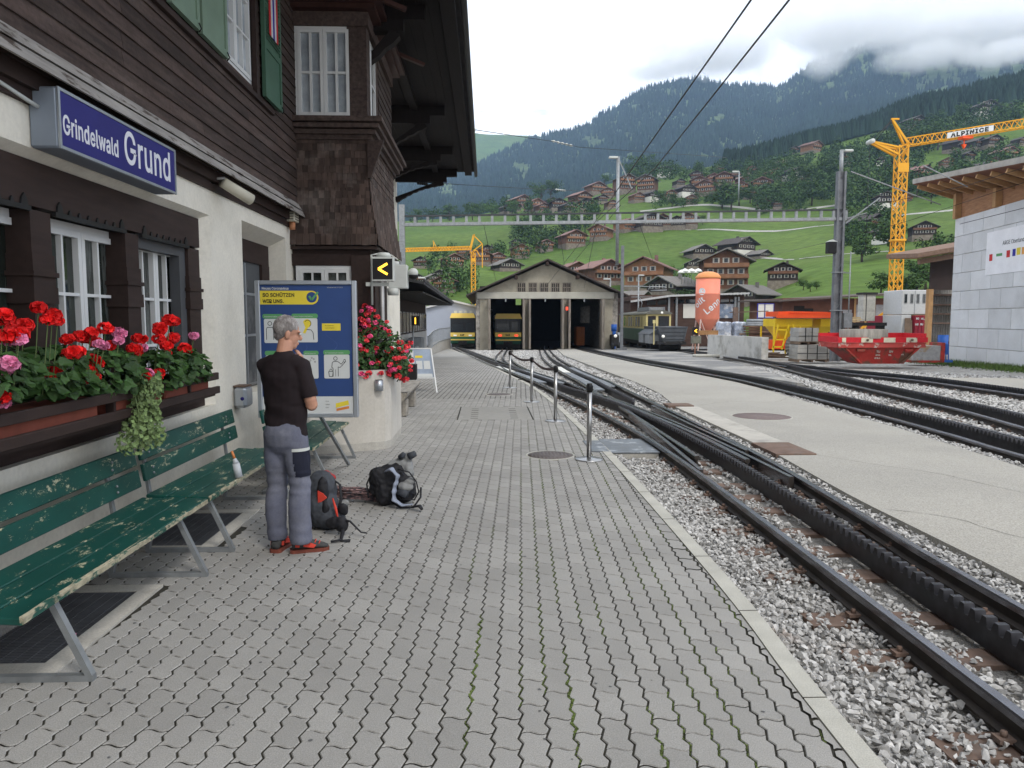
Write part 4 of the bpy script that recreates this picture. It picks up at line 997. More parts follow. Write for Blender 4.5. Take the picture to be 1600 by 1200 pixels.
def patch(src,sel,off,th=0.0):
    """faces of src passing sel(center,normal), pushed out"""
    b=MB(); idx={}; 
    for f in src.f:
        c=sum((Vector(src.v[i]) for i in f),Vector())/len(f); n=sum((src.n[i] for i in f),Vector()).normalized()
        if sel(c,n):
            fs=[]
            for i in f:
                if i not in idx: idx[i]=len(b.v); b.v.append(tuple(Vector(src.v[i])+src.n[i]*off))
                fs.append(idx[i])
            b.f.append(tuple(fs)); b.m.append(0); b.sm.append(True)
    return b
# ============================================================ THE MAN
m_skin=M('skin',(.42,.22,.15),.55,var=.12,vs=10)
m_hair=M('grey_hair',(.15,.135,.13),.8,var=.35,vs=30,st=(3,3,.6),bump=.9,bs=120,bd=.004,c2=(.38,.36,.35),c2s=9,c2t=(.45,.62))
m_shirt=M('maroon_black_shirt',(.015,.010,.012),.85,var=.2,vs=8,bump=.15,bs=200,bd=.001,spec=.25)
m_trou=M('blue_grey_trousers',(.115,.122,.165),.88,var=.14,vs=5,fine=.08,bump=.2,bs=220,bd=.001,c2=(.17,.175,.205),c2s=4,c2t=(.45,.75),spec=.25)
m_pocket=M('navy_pocket',(.012,.014,.028),.8)
m_bootd=M('boot_suede',(.05,.05,.05),.85,var=.3,vs=20)
m_bootr=M('boot_red',(.55,.05,.03),.6,var=.2)
m_sole=M('boot_sole',(.16,.045,.03),.8,var=.2)
man=thing('person','grey haired man in dark t-shirt and blue grey trousers seen from behind, hand at mouth','person',(-1.455,5.38,0),R(-22))
man.scale=(.93,.93,1)
MM=wm(man)
def folds(v):
    q=Vector((v.x*6,v.y*6,v.z*9)); return .006*mnoise.noise(q)+.004*mnoise.noise(Vector((v.x*14,v.y*14,v.z*22+3)))
# trousers
b=MB(); ell_loft(b,[((0,0,1.0),.155,.105,0),((0,-.005,.95),.165,.115,0),((0,-.015,.88),.178,.132,0),((0,-.012,.80),.178,.128,0),((0,0,.745),.16,.10,0)])
LT=[(-.088,-.01,.86),(-.095,-.01,.70),(-.10,.01,.52),(-.105,-.015,.36),(-.108,-.01,.20),(-.108,0,.085)]
RTg=[(.088,-.01,.86),(.100,-.005,.70),(.108,.015,.52),(.112,-.01,.36),(.112,-.01,.20),(.112,.0,.075)]
b.tube(LT,[.098,.096,.080,.082,.078,.076],16); b.tube(RTg,[.098,.097,.084,.086,.086,.086],16)
def tf_(v): 
    z=v.z; f=folds(v); 
    if z<.25: f+=.007*math.sin(z*60+v.x*8)*(.25-z)/.25
    if .45<z<.62: f+=.004*math.sin(z*75+v.y*10)
    return f
tr_=remesh(b,.011,2,tf_)
pk=patch(tr_,lambda c,n: c.x>.125 and c.y<.07 and .575<c.z<.765 and n.x>.30 and n.y<.75,.004)
st_=patch(tr_,lambda c,n: c.x>.12 and c.y<.075 and .765<=c.z<.782 and n.x>.25 and n.y<.78,.006)
bp2=patch(tr_,lambda c,n: .045<c.x<.15 and n.y<-.3 and .80<c.z<.915,.0022); bp3=patch(tr_,lambda c,n: -.15<c.x<-.045 and n.y<-.3 and .80<c.z<.915,.0022)
def Lb(b,name,mat):   # build in the man's local frame
    return b.build(name,mat,man,local=True)
tro=Lb(tr_,'trousers',m_trou); x=Lb(pk,'thigh_pocket',m_pocket); x.parent=tro; x=Lb(st_,'pocket_trim',m_boxw); x.parent=tro; x=Lb(bp2,'back_pocket',m_trou); x.parent=tro; x=Lb(bp3,'back_pocket',m_trou); x.parent=tro
# shirt
b=MB(); ell_loft(b,[((0,0,.865),.180,.118,0),((0,0,.95),.178,.118,0),((0,.0,1.08),.180,.115,0),((0,-.005,1.20),.186,.122,0),((0,-.012,1.30),.192,.122,0),((0,-.015,1.37),.180,.104,0),((0,-.012,1.42),.150,.085,0),((0,-.005,1.455),.085,.070,0),((0,0,1.478),.066,.066,0)])
RS=Vector((.168,-.01,1.370)); RE=Vector((.228,.015,1.10)); RW=Vector((.09,.215,1.06))
LS=Vector((-.168,-.01,1.370)); LE=Vector((-.215,.13,1.15)); LW=Vector((-.02,.215,1.36))
def along(a,c,t): return a+(c-a)*t
b.tube([(.09,-.01,1.39),RS,along(RS,RE,.45),along(RS,RE,.82)],[.072,.070,.066,.066],14); b.tube([(-.09,-.01,1.39),LS,along(LS,LE,.45),along(LS,LE,.80)],[.072,.070,.065,.063],14)
sh=remesh(b,.011,3,lambda v: folds(v)*1.0+(.005*math.sin(v.z*42+v.x*16) if v.z<1.1 else 0)); Lb(sh,'t_shirt',m_shirt)
# body: head, neck, arms, hands as one surface
HY=R(-42); HC=Vector((.0,.045,1.60)); HR=Matrix.Translation(HC)@Matrix.Rotation(HY,4,'Z')@Matrix.Rotation(R(-12),4,'X')
b=MB()
b.X=HR
b.blob((0,-.012,.035),(.074,.094,.090),n=20,m=14); b.blob((0,.012,-.03),(.062,.078,.075),n=18,m=12); b.blob((0,.045,-.072),(.042,.045,.036),n=14,m=8)
b.tube([(0,.085,.020),(0,.108,-.012),(0,.102,-.028)],[.010,.015,.012],8); b.blob((0,.088,-.055),(.026,.012,.011),n=10,m=6)
for s in (-1,1): 
    b.blob((s*.076,-.012,-.008),(.010,.020,.033),n=10,m=8); b.blob((s*.030,.082,.030),(.024,.010,.008),n=8,m=5)
b.X=None
b.tube([(0,-.01,1.40),(0,.0,1.47),(.0,.025,1.545)],[.070,.060,.058],16)
b.tube([along(RS,RE,.55),along(RS,RE,.9),RE,along(RE,RW,.25),along(RE,RW,.6),RW],[.050,.047,.046,.047,.037,.028],14)
b.tube([along(LS,LE,.5),along(LS,LE,.9),LE,along(LE,LW,.25),along(LE,LW,.6),LW],[.048,.044,.042,.044,.034,.026],14)
def hand(b,w,fwd,side,up,curl=.5,mir=1):
    fwd=Vector(fwd).normalized(); up=Vector(up); up=(up-fwd*up.dot(fwd)).normalized(); side=fwd.cross(up)*mir
    b.obox(w+fwd*.045,side*.078,fwd*.085,up*.026); b.tube([w-fwd*.01,w+fwd*.03],[.026,.030],10)
    for k,(o,l) in enumerate(((-.030,.072),(-.010,.082),(.011,.076),(.031,.060))):
        p=w+fwd*.085+side*o; pts=[p]; d=fwd.copy()
        for q,sg in enumerate((.42,.33,.25)):
            a=curl*(.5+.5*q); d=(d*math.cos(a)-up*math.sin(a)).normalized(); up2=up; pts.append(pts[-1]+d*l*sg)
        b.tube(pts,[.0098,.0092,.0086,.0072],8)
    p=w+fwd*.025-side*.034; b.tube([p,p-side*.022+fwd*.022-up*.008,p-side*.018+fwd*.050-up*.018],[.013,.011,.008],8)
hand(b,RW,(-.9,.25,.15),None,(0,.7,.6),.5)
mouth=HR@Vector((0,.105,-.06))
hand(b,LW,(mouth-LW).normalized()*.7+Vector((.2,0,.3)),None,(.2,.9,-.2),.8,-1)
bd_=remesh(b,.0055,1); Lb(bd_,'body',m_skin)
# hair
b=MB(); b.X=HR
b.blob((0,-.018,.042),(.080,.100,.094),n=24,m=18); b.X=None; hv=MB(); b.blob(HR@Vector((0,-.050,-.02)),(.058,.045,.045),n=16,m=10)
hh=remesh(b,.006,1,lambda v:.0025*mnoise.noise(v*90)+.002*mnoise.noise(v*40))
inv=HR.inverted()
def hsel(c,n):
    q=inv@c
    if q.y>.062: return q.z>.075
    if q.y>.02: return q.z>.035+.25*(q.y-.02)
    if q.y>-.03: return q.z>(-.0)+.5*(q.y+.03) 
    return q.z>-.062
Lb(patch(hh,hsel,0),'hair',m_hair)
b=MB()
for s in(-1,1): b.blob(HR@Vector((s*.030,.088,.018)),.010,n=8,m=6)
Lb(b,'eyes',m_boxw)
# boots
def boot(c,yaw,label=None):
    X=Matrix.Translation(c)@Matrix.Rotation(yaw,4,'Z'); u=MB(); u.X=X
    prof=[(-.115,.035,.075,.05),(-.10,.042,.115,.06),(-.04,.044,.12,.062),(.02,.045,.098,.055),(.08,.050,.070,.045),(.13,.047,.056,.035),(.165,.030,.040,.02)]
    vs=[];n=12
    for y,hw,ht,_ in prof:
        for k in range(n):
            a=2*PI*k/n; x=hw*math.cos(a); z=.022+ (ht-.022)*(.5+.5*math.sin(a)); vs.append((x,y,z))
    m=len(prof); u.add(vs,[(i*n+k,i*n+(k+1)%n,(i+1)*n+(k+1)%n,(i+1)*n+k) for i in range(m-1) for k in range(n)]+[tuple(range(n))[::-1],tuple((m-1)*n+k for k in range(n))],True)
    u.tube([(0,-.065,.08),(0,-.06,.15)],[.052,.050],14)
    bt=Lb(u,'boot',m_bootd)
    s=MB(); s.X=X; out=[(-.048,-.11),(-.03,-.128),(.03,-.128),(.048,-.11),(.046,-.02),(.055,.07),(.050,.13),(.025,.172),(-.02,.172),(-.048,.13),(-.052,.07),(-.044,-.02)]
    s.prism([(x,y,0) for x,y in out],(0,0,.026)); q=Lb(s,'sole',m_sole); q.parent=bt
    s=MB(); s.X=X
    for k in range(4): s.tube([(-.034,.0+k*.03,.088-k*.010),(0,.012+k*.03,.112-k*.014),(.034,.0+k*.03,.088-k*.010)],.0045,5)
    for sg in(-1,1): s.prism([(sg*.046,-.03,.05),(sg*.049,.05,.035),(sg*.049,.07,.055),(sg*.043,-.01,.09)],(sg*.006,0,0)); s.prism([(sg*.044,-.09,.05),(sg*.046,-.06,.045),(sg*.046,-.05,.075),(sg*.044,-.085,.08)],(sg*.005,0,0))
    q=Lb(s,'laces',m_bootr); q.parent=bt
boot((-.112,.045,0),R(14)); boot((.125,.055,0),R(-52))
# ============================================================ LUGGAGE
m_packblk=M('black_nylon',(.014,.014,.017),.7,var=.3,vs=14,bump=.3,bs=60,bd=.003)
m_packred=M('red_nylon',(.34,.018,.016),.65,var=.25,vs=9,bump=.3,bs=40,bd=.003)
m_packgrey=M('grey_nylon',(.22,.225,.225),.7,var=.2,vs=9,bump=.3,bs=40,bd=.003)
m_packblue=M('pale_blue_padding',(.24,.27,.34),.8,var=.15,vs=9,bump=.3,bs=80,bd=.003)
m_packdark=M('charcoal_nylon',(.045,.05,.06),.75,var=.2,vs=9)
m_bag=M('white_bag',(.50,.53,.56),.6,var=.08,vs=5)
def cr_(v): return .010*mnoise.noise(v*13)+.007*mnoise.noise(v*31)
def blobs(lst,vox=.01,disp=cr_):
    b=MB()
    for c,r in lst: b.blob(c,r,n=14,m=10)
    return remesh(b,vox,2,disp)
p1=thing('rucksack','red and black climbing rucksack slumped on the paving behind the man','rucksack',(-1.3,6.0,0))
blobs([((-1.36,6.02,.16),(.15,.13,.17)),((-1.36,6.05,.32),(.13,.11,.15)),((-1.30,5.98,.10),(.15,.12,.10))]).build('pack_body',m_packdark,p1)
blobs([((-1.33,5.96,.28),(.05,.05,.16)),((-1.30,5.92,.15),(.035,.04,.10))]).build('front_panel',m_packblk,p1)
blobs([((-1.35,6.10,.42),(.06,.06,.035)),((-1.29,6.08,.40),(.045,.045,.035))]).build('lid',m_packred,p1)
b=MB(); b.prism([(-1.36,5.905,.22),(-1.29,5.905,.27),(-1.32,5.905,.31),(-1.36,5.905,.33)],(0,.02,0)); b.tube([(-1.24,5.9,.27),(-1.21,5.86,.2),(-1.19,5.84,.12)],[.006,.012,.008],6); b.build('red_trim',m_bootr,p1)
blobs([((-1.21,5.80,.10),(.07,.05,.05)),((-1.15,5.78,.09),(.05,.05,.06)),((-1.16,5.92,.17),(.04,.03,.05))]).build('hip_pad',m_packblk,p1)
b=MB(); b.tube([(-1.17,5.80,.13),(-1.08,5.76,.12),(-.99,5.74,.035),(-.95,5.74,.03)],[.010,.014,.010,.012],6,sq=.45); b.tube([(-1.14,5.77,.07),(-1.12,5.66,.05),(-1.12,5.60,.012),(-1.05,5.60,.012)],[.014,.016,.013,.018],6,sq=.5)
b.tube([(-1.12,5.60,.02),(-1.19,5.57,.012)],[.013,.016],6,sq=.5); b.tube([(-1.30,6.1,.40),(-1.20,6.0,.36),(-1.18,5.95,.25),(-1.22,5.9,.12)],.012,6,sq=.5); b.build('strap',m_packblk,p1)
p2=thing('rucksack','grey and black trekking rucksack with pale blue straps lying open on the paving','rucksack',(-.85,6.75,0))
b=MB(); b.X=Matrix.Translation((-.90,6.80,.19))@Matrix.Rotation(R(-14),4,'Y')@rotz(R(20)); b.bbox(-.16,.15,-.13,.13,-.17,.17,.05); b.X=None; b.blob((-.78,6.78,.14),(.13,.13,.13),n=14,m=10); b.blob((-1.02,6.78,.2),(.07,.10,.12),n=12,m=8)
remesh(b,.01,3,lambda v:cr_(v)*1.6).build('pack_body',m_packblk,p2)
blobs([((-.84,6.85,.33),(.11,.08,.07)),((-.78,6.85,.37),(.09,.07,.06)),((-.74,6.84,.30),(.06,.07,.12)),((-.73,6.83,.43),(.045,.05,.045))]).build('lid',m_packgrey,p2)
b=MB(); b.tube([(-.72,6.80,.44),(-.66,6.79,.47)],[.035,.028],12); b.tube([(-.80,6.80,.43),(-.765,6.78,.47)],[.028,.022],10); b.build('rolled_opening',m_packdark,p2)
b=MB(); pth=[(-.92,6.66,.33),(-.86,6.62,.36),(-.80,6.61,.30),(-.835,6.60,.18),(-.84,6.60,.08),(-.76,6.57,.04),(-.66,6.56,.05)]; b.tube(pth,[.028,.034,.030,.036,.036,.034,.020],8,sq=.42); remesh(b,.008,1,lambda v:.004*math.sin(v.z*90)).build('shoulder_strap',m_packblue,p2)
blobs([((-.74,6.66,.19),(.07,.05,.045)),((-.70,6.66,.24),(.05,.04,.03))],.008).build('hip_pad',m_packgrey,p2)
b=MB(); b.tube([(-.80,6.62,.36),(-.70,6.62,.33),(-.64,6.64,.24),(-.62,6.66,.14),(-.66,6.64,.07),(-.76,6.60,.09)],.014,7,sq=.45); b.tube([(-.66,6.55,.03),(-.60,6.50,.05),(-.575,6.48,.02)],[.02,.026,.016],7,sq=.5)
b.tube([(-1.06,6.78,.30),(-1.10,6.72,.2),(-1.08,6.68,.08)],.008,6); b.tube([(-.85,6.62,.05),(-.78,6.585,.015),(-.66,6.57,.02),(-.60,6.62,.10),(-.60,6.66,.18)],.010,6); b.build('strap',m_packblk,p2)
b=MB(); b.tube([(-.80,6.635,.15),(-.72,6.60,.13)],[.03,.036],12); b.build('pocket_opening',m_packdark,p2)
# rope
m_rope=M('climbing_rope',(.27,.17,.165),.9,var=.5,vs=40,c2=(.07,.06,.07),c2s=28,c2t=(.45,.55))
rp_=thing('rope_coil','folded bundle of pinkish grey climbing rope on the paving','rope',(-1.3,6.9,0))
b=MB()
for k in range(24):
    r=random.uniform; zo=.012+.013*(k%8); yo=6.86+.02*((k*5)%7-3)
    b.tube([(-1.52+r(-.01,.03),yo,zo),(-1.575+.012*(k%4),yo+.05,zo+.03),(-1.54,yo+.09,zo+.05),(-1.44,yo+.05,zo+.035+r(0,.02)),(-1.32,yo+.0+r(-.02,.02),zo+.03),(-1.2,yo+r(-.03,.03),zo+.03),(-1.02+r(-.03,.02),yo+r(-.03,.03),zo)],.0072,6)
for k in range(9):
    a=R(40*k); b.tube([(-1.37+.004*k,6.86+.05*math.cos(q)+.02,.055+.05*math.sin(q)) for q in [i*.6+a for i in range(11)]],.0058,6)
b.build('rope_strands',m_rope,rp_); 
b=MB(); b.tube([(-1.50,7.04,.10),(-1.68,7.12,.13)],[.095,.10],18); remesh(b,.012,2,cr_).build('white_bag',m_bag,label='small white sack lying between the rope and the red rucksack',cat='sack')
b=MB(); b.blob((-1.30,6.66,.035),(.055,.04,.04),n=12,m=8); g_=remesh(b,.007,1,cr_); g_.build('rolled_cloth',m_packgrey,label='small grey rolled bundle lying in front of the rope',cat='bundle')
b=MB(); b.tube([(-1.83,5.78,.46),(-1.86,5.86,.60)],[.016,.014],10); bt=thing('drink_bottle','small bottle with an orange tip standing on the bench behind the man','bottle',(-1.97,5.9,.44))
b=MB(); b.tube([(-1.98,5.9,.45),(-2.0,5.9,.56)],[.03,.028],12); b.tube([(-2.0,5.9,.56),(-2.01,5.9,.60)],[.026,.012],12); b.build('bottle_body',m_bag,bt); b=MB(); b.tube([(-2.01,5.9,.60),(-2.03,5.9,.66)],[.012,.010],8); b.build('cap',M('orange_cap',(.6,.22,.08),.6),bt)
# ============================================================ INFORMATION BOARD
m_pblue=M('poster_blue',(.028,.062,.19),.5,var=.06,vs=4); m_pyel=M('poster_yellow',(.70,.56,.05),.5,var=.03); m_pwhite=M('poster_white',(.56,.58,.58),.5,var=.03); m_pgreen=M('poster_green',(.10,.30,.12),.5,var=.03); m_pink2=M('poster_black',(.012,.012,.016),.5)
m_ptrail=M('poster_faint_line',(.05,.085,.24),.5)
YB=7.40; A0=P(397,438,YB); B0=P(552,648,YB)
bd=thing('information_board','aluminium framed poster board about hygiene rules standing behind the man','information board',((A0.x+B0.x)/2,YB,.0))
x0,x1,z1,z0=A0.x,A0.x+.99,A0.z,A0.z-1.36
b=MB(); b.bbox(x0,x0+.045,YB,YB+.07,z0,z1,.006); b.bbox(x1-.045,x1,YB,YB+.07,z0,z1,.006); b.bbox(x0+.046,x1-.046,YB,YB+.07,z1-.04,z1,.006); b.bbox(x0+.046,x1-.046,YB,YB+.07,z0,z0+.04,.006); b.build('frame',m_alu,bd)
b=MB(); b.bar((x0+.15,YB+.04,z0),(x0+.15,YB+.04,0),.04,.04); b.bar((x0+.60,YB+.05,z0+.02),(x0+.66,YB+1.2,0.02),.03,.03); b.bar((x0+.1,YB-.2,.015),(x0+.1,YB+.3,.015),.05,.03); b.build('stand_leg',m_galv,bd)
b=MB(); b.box(x0+.046,x1-.046,YB+.02,YB+.05,z0+.041,z1-.041); b.build('back_panel',m_pwhite,bd)
yb=YB+.0185
# poster drawn in photograph-measured poster units: px,pz in 0..142 x 0..200
ps=(x1-x0-.094)/142.0
def pt(u,v,d=0): return (x0+.047+(u)*ps, yb-d, z1-.042-(v)*ps*1.02)
def prect(mb,u0,v0,u1,v1,d): mb.quad(pt(u0,v1,d),pt(u1,v1,d),pt(u1,v0,d),pt(u0,v0,d))
def rrect(mb,u0,v0,u1,v1,r,d,rl=True):
    pts=[]
    for cx_,cy_,a0 in ((u1-r,v1-r,0),(u0+r,v1-r,90),(u0+r,v0+r,180),(u1-r,v0+r,270)):
        for k in range(5):
            a=R(a0+k*22.5); pts.append(pt(cx_+r*math.cos(a),cy_+r*math.sin(a),d))
    mb.add(pts[::-1],[tuple(range(len(pts)))],False)
def line(mb,pts,w,d):
    for (a,c) in zip(pts,pts[1:]):
        A=Vector(pt(*a,d));C=Vector(pt(*c,d)); t=(C-A).normalized(); n=Vector((-t.z,0,t.x))*w*ps/2; mb.quad(A-n,C-n,C+n,A+n)
def circ(c,r,a0=0,a1=360,n=20): return [(c[0]+r*math.cos(R(a0+(a1-a0)*k/n)),c[1]+r*math.sin(R(a0+(a1-a0)*k/n))) for k in range(n+1)]
bl_=MB(); prect(bl_,0,0,142,172,0); pb=bl_.build('poster',m_pblue,bd)
bl_=MB(); 
for q in range(9):
    cx_=random.uniform(15,130); cy_=random.uniform(30,165); line(bl_,[(cx_+8*math.sin(k*.7+q)+k*.6,cy_+k*4) for k in range(9) if cy_+k*4<170],.7,.0006)
bl_.build('faint_pattern',m_ptrail,bd).parent=pb; 
for o in [o for o in bd.children if o.name.startswith('faint')]: pass
def pp(mb,name,mat):
    o=mb.build(name,mat,bd); o.parent=pb; o.matrix_parent_inverse=Matrix.Identity(4); return o
m_=MB(); prect(m_,0,9,80,30,.001); m_.add([pt(*q,.001) for q in circ((80,19.5),10.5,-90,90)][::-1],[tuple(range(21))],False)
prect(m_,95,59,124,70,.001); pp(m_,'yellow_band',m_pyel)
m_=MB(); m_.add([pt(*q,.0016) for q in circ((80,19),8.2)][::-1],[tuple(range(21))],False); pp(m_,'badge',m_pblue)
m_=MB(); line(m_,[(76,17),(80,23),(90,11)],3.2,.0022); pp(m_,'check_mark',m_pgreen)
m_=MB()
for u0,v0,u1,v1 in ((5,52,47,89),(46,51,88,88),(6,108,45,146),(47,107,88,144),(97,107,137,144)): rrect(m_,u0,v0,u1,v1,2.2,.001)
prect(m_,0,172,142,200,.001); rrect(m_,28,48,40,58,4,.0008); pp(m_,'white_card',m_pwhite)
m_=MB()
for u0,v0,u1,v1 in ((3,44.5,35,51.5),(48,44,89,51),(5,101,45,108),(65,101,89,107.5),(96,100,138,107)): rrect(m_,u0,v0,u1,v1,3,.0016)
pp(m_,'green_tag',m_pgreen)
m_=MB(); lw=.9
for cx_ in (14,29): line(m_,circ((cx_,59),3),lw,.0022); line(m_,[(cx_-5.5,84),(cx_-5.5,68),(cx_-4,65),(cx_+4,65),(cx_+5.5,68),(cx_+5.5,84)],lw,.0022)
line(m_,[(19,59),(24,59)],.6,.0022); line(m_,[(71,68),(78,69),(81,73),(82,84)],lw,.0022); line(m_,circ((73,59),5,-150,60),lw,.0022)
line(m_,circ((115,113),2.8),lw,.0022); line(m_,[(111,141),(111,128),(109,127),(110,119),(113,117.5),(119,118),(124,122),(128,117)],lw,.0022); line(m_,[(119,141),(119,126),(122,127),(130,119)],lw,.0022); line(m_,[(115,141),(115,130)],.6,.0022); line(m_,[(127,116),(130,114),(131,118),(128,119)],lw,.0022)
line(m_,[(104,133),(105,141),(110,141),(111,133),(104,133)],lw,.0022); line(m_,[(105,132),(107.5,129),(110,132)],.7,.0022)
for q in ((78,112),(81,114),(76,116),(83,118)): line(m_,circ(q,1.1,n=8),.5,.0022)
pp(m_,'pictogram',m_pink2)
m_=MB(); m_.add([pt(*q,.0018) for q in circ((72,59),6.5,-160,120)][::-1],[tuple(range(21))],False); line(m_,[(73,62),(67,74)],4,.0019); pp(m_,'yellow_icon',m_pyel)
def ptext(txt,u,v,size,mat,name,bold=0,xs=1):
    Mx=basis(pt(u,v,.0026),(1,0,0),(0,0,1)); o=text_mb(txt,size,Mx,mat,name,bd,ext=.0002,bold=bold,xs=xs); o.parent=pb
ptext('Neues Coronavirus',3,7.3,.045,m_pwhite,'lettering',.0009,.93); ptext('Aktualisiert am 3.7.2020',104,4.6,.019,m_pwhite,'lettering')
ptext('SO SCHÜTZEN',4,18.2,.066,m_pink2,'lettering',.0014,.95); ptext('WIR UNS.',4,27.6,.066,m_pink2,'lettering',.0014,.95)
ptext('Abstand halten.',5.5,49.6,.028,m_pwhite,'lettering'); ptext('Maske tragen empfohlen.',51,49,.023,m_pwhite,'lettering'); ptext('Hände waschen.',67,105.8,.021,m_pwhite,'lettering'); ptext('In Taschentuch niesen.',99,105.2,.024,m_pwhite,'lettering')
ptext('Bei Symptomen',100,63,.017,m_pink2,'lettering'); ptext('zuhause bleiben',100,66.5,.017,m_pink2,'lettering')
m_=MB(); m_.add([pt(*q,.0018) for q in ((114,183),(134,178),(135,185),(114,190))][::-1],[(0,1,2,3)],False); pp(m_,'yellow_strip',m_pyel)
m_=MB(); m_.add([pt(*q,.0018) for q in ((115,191),(135,187),(135,191),(115,195))][::-1],[(0,1,2,3)],False); pp(m_,'orange_strip',M('poster_orange',(.6,.2,.05),.5))
for k,s_ in enumerate((30,26,28)): ptext('SCHWEIZ' if 0 else 'mmmmm'[:3+k%2],98,180+k*5,.018,m_pink2,'lettering')
# ============================================================ STANCHIONS
m_inox=M('brushed_steel',(.36,.36,.36),.28,.9,var=.12,vs=3,st=(8,8,.5))
m_belt=M('retractable_belt',(.075,.05,.055),.8,var=.2)
labs=['tallest looking steel queue post beside the near manhole, without a belt','second steel queue post from the camera, end of the belt','third steel queue post from the camera, belts on both sides','farthest steel queue post, start of the belt']
sp_=[(1.25,8.90),(1.16,12.35),(.94,15.3),(.59,18.52)]
first=None
for k,(x,y) in enumerate(sp_):
    if first is None:
        t=thing('queue_post',labs[k],'queue post',(0,0,0),group='steel queue posts along the kerb')
        b=MB(); b.lathe((0,0,0),[(.175,0),(.175,.008),(.16,.014),(.05,.022),(.03,.03)],32); b.build('base',m_inox,t,local=True)
        b=MB(); b.lathe((0,0,0),[(.030,.02),(.030,.83)],20); b.build('post',m_inox,t,local=True)
        b=MB(); b.lathe((0,0,0),[(.034,.83),(.034,.92),(.028,.935),(.001,.937)],20); b.box(-.04,.04,-.02,.02,.85,.91); b.build('belt_head',m_black,t,local=True); first=t; t.location=(x,y,0)
    else: copy_tree(first,(x,y,gz(y)),label=labs[k])
def belt(a,c,label):
    A=Vector((a[0],a[1],.88));C=Vector((c[0],c[1],.88)); vs=[];n=14
    d=(C-A).normalized(); A+=d*.035; C-=d*.035
    for k in range(n+1):
        t=k/n; p=A+(C-A)*t; p.z-=.075*math.sin(PI*t); vs+=[p+Vector((0,0,.024)),p-Vector((0,0,.024)),p+Vector((d.y,-d.x,0))*.002-Vector((0,0,.024)),p+Vector((d.y,-d.x,0))*.002+Vector((0,0,.024))]
    b=MB(); b.add(vs,[(4*k+q,4*k+(q+1)%4,4*k+4+(q+1)%4,4*k+4+q) for k in range(n) for q in range(4)],True); b.build('barrier_belt',m_belt,label=label,cat='barrier belt')
belt(sp_[1],sp_[2],'sagging dark barrier belt between the second and third queue posts'); belt(sp_[2],sp_[3],'sagging dark barrier belt between the third and farthest queue posts')
# ============================================================ A-BOARD, LOG BENCH
ab=thing('sandwich_board','white framed pavement sign leaning beside the log bench','pavement sign',(-1.75,17.5,0))
b=MB()
bl0,br0=Vector((-2.15,17.4,.0)),Vector((-1.17,17.4,.0)); tl0,tr0=Vector((-2.08,17.75,1.02)),Vector((-1.33,17.75,1.02))
b.bar(bl0,tl0,.03,.03); b.bar(br0,tr0,.03,.03); b.bar(tl0,tr0,.03,.03); q0=bl0.lerp(tl0,.33);q1=br0.lerp(tr0,.33); b.bar(q0,q1,.03,.03)
b.bar((-2.05,18.3,0),tl0,.025,.025); b.bar((-1.3,18.3,0),tr0,.025,.025); b.build('frame',m_white,ab)
nv=(tr0-tl0).cross(bl0-tl0).normalized()*-.012
b=MB(); b.quad(q0,q1,tr0,tl0); o=b.build('panel',M('panel_bluegrey',(.30,.36,.46),.5,var=.2,vs=3),ab)
def aq(mb,s0,t0,s1,t1):
    def f(s,t): a=q0.lerp(q1,s); c=tl0.lerp(tr0,s); return a.lerp(c,t)+Vector((0,-.006,0))
    mb.quad(f(s0,t0),f(s1,t0),f(s1,t1),f(s0,t1))
b=MB(); 
for k in range(4): aq(b,.08+.22*k,.30,.26+.22*k,.58)
aq(b,.05,.03,.95,.14); aq(b,.06,.7,.45,.92); b.build('notice',m_pwhite,ab); b=MB(); aq(b,.5,.68,.72,.76); b.build('yellow_notice',m_pyel,ab)
m_log=M('weathered_log',(.27,.25,.22),.9,var=.3,vs=4,st=(4,.6,4),bump=.5,bs=30,bd=.006)
lg=thing('log_bench','weathered half log bench on two wooden blocks beyond the planter','log bench',(-1.6,14,0))
b=MB(); vs=[];n=12
for k in range(14):
    y=12.6+k*.2; 
    for q in range(n+1):
        a=PI+PI*q/n; vs.append((-1.62+.27*math.cos(a),y,.46+.20*math.sin(a)+.004*math.sin(y*7)))
m2=14
b.add(vs,[(i*(n+1)+q,i*(n+1)+q+1,(i+1)*(n+1)+q+1,(i+1)*(n+1)+q) for i in range(m2-1) for q in range(n)]+[tuple(i*(n+1)+q for i,q in []) or (0,n,(1)*(n+1)+n,(n+1))]+[(i*(n+1),(i+1)*(n+1),(i+1)*(n+1)+n,i*(n+1)+n) for i in range(m2-1)]+[tuple(range(n+1)),tuple((m2-1)*(n+1)+q for q in range(n+1))[::-1]],True); b.build('seat_log',m_log,lg)
for y in (13.0,14.5): MB().bbox(-1.80,-1.40,y,y+.28,0,.30,.02).build('support_block',m_log,lg)
# litter
b=MB(); b.blob((-2.25,3.95,.006),(.03,.022,.006),n=8,m=4); b.build('fallen_petals',m_pinkf,label='pink fallen petals lying on the near light well grate',cat='petals')
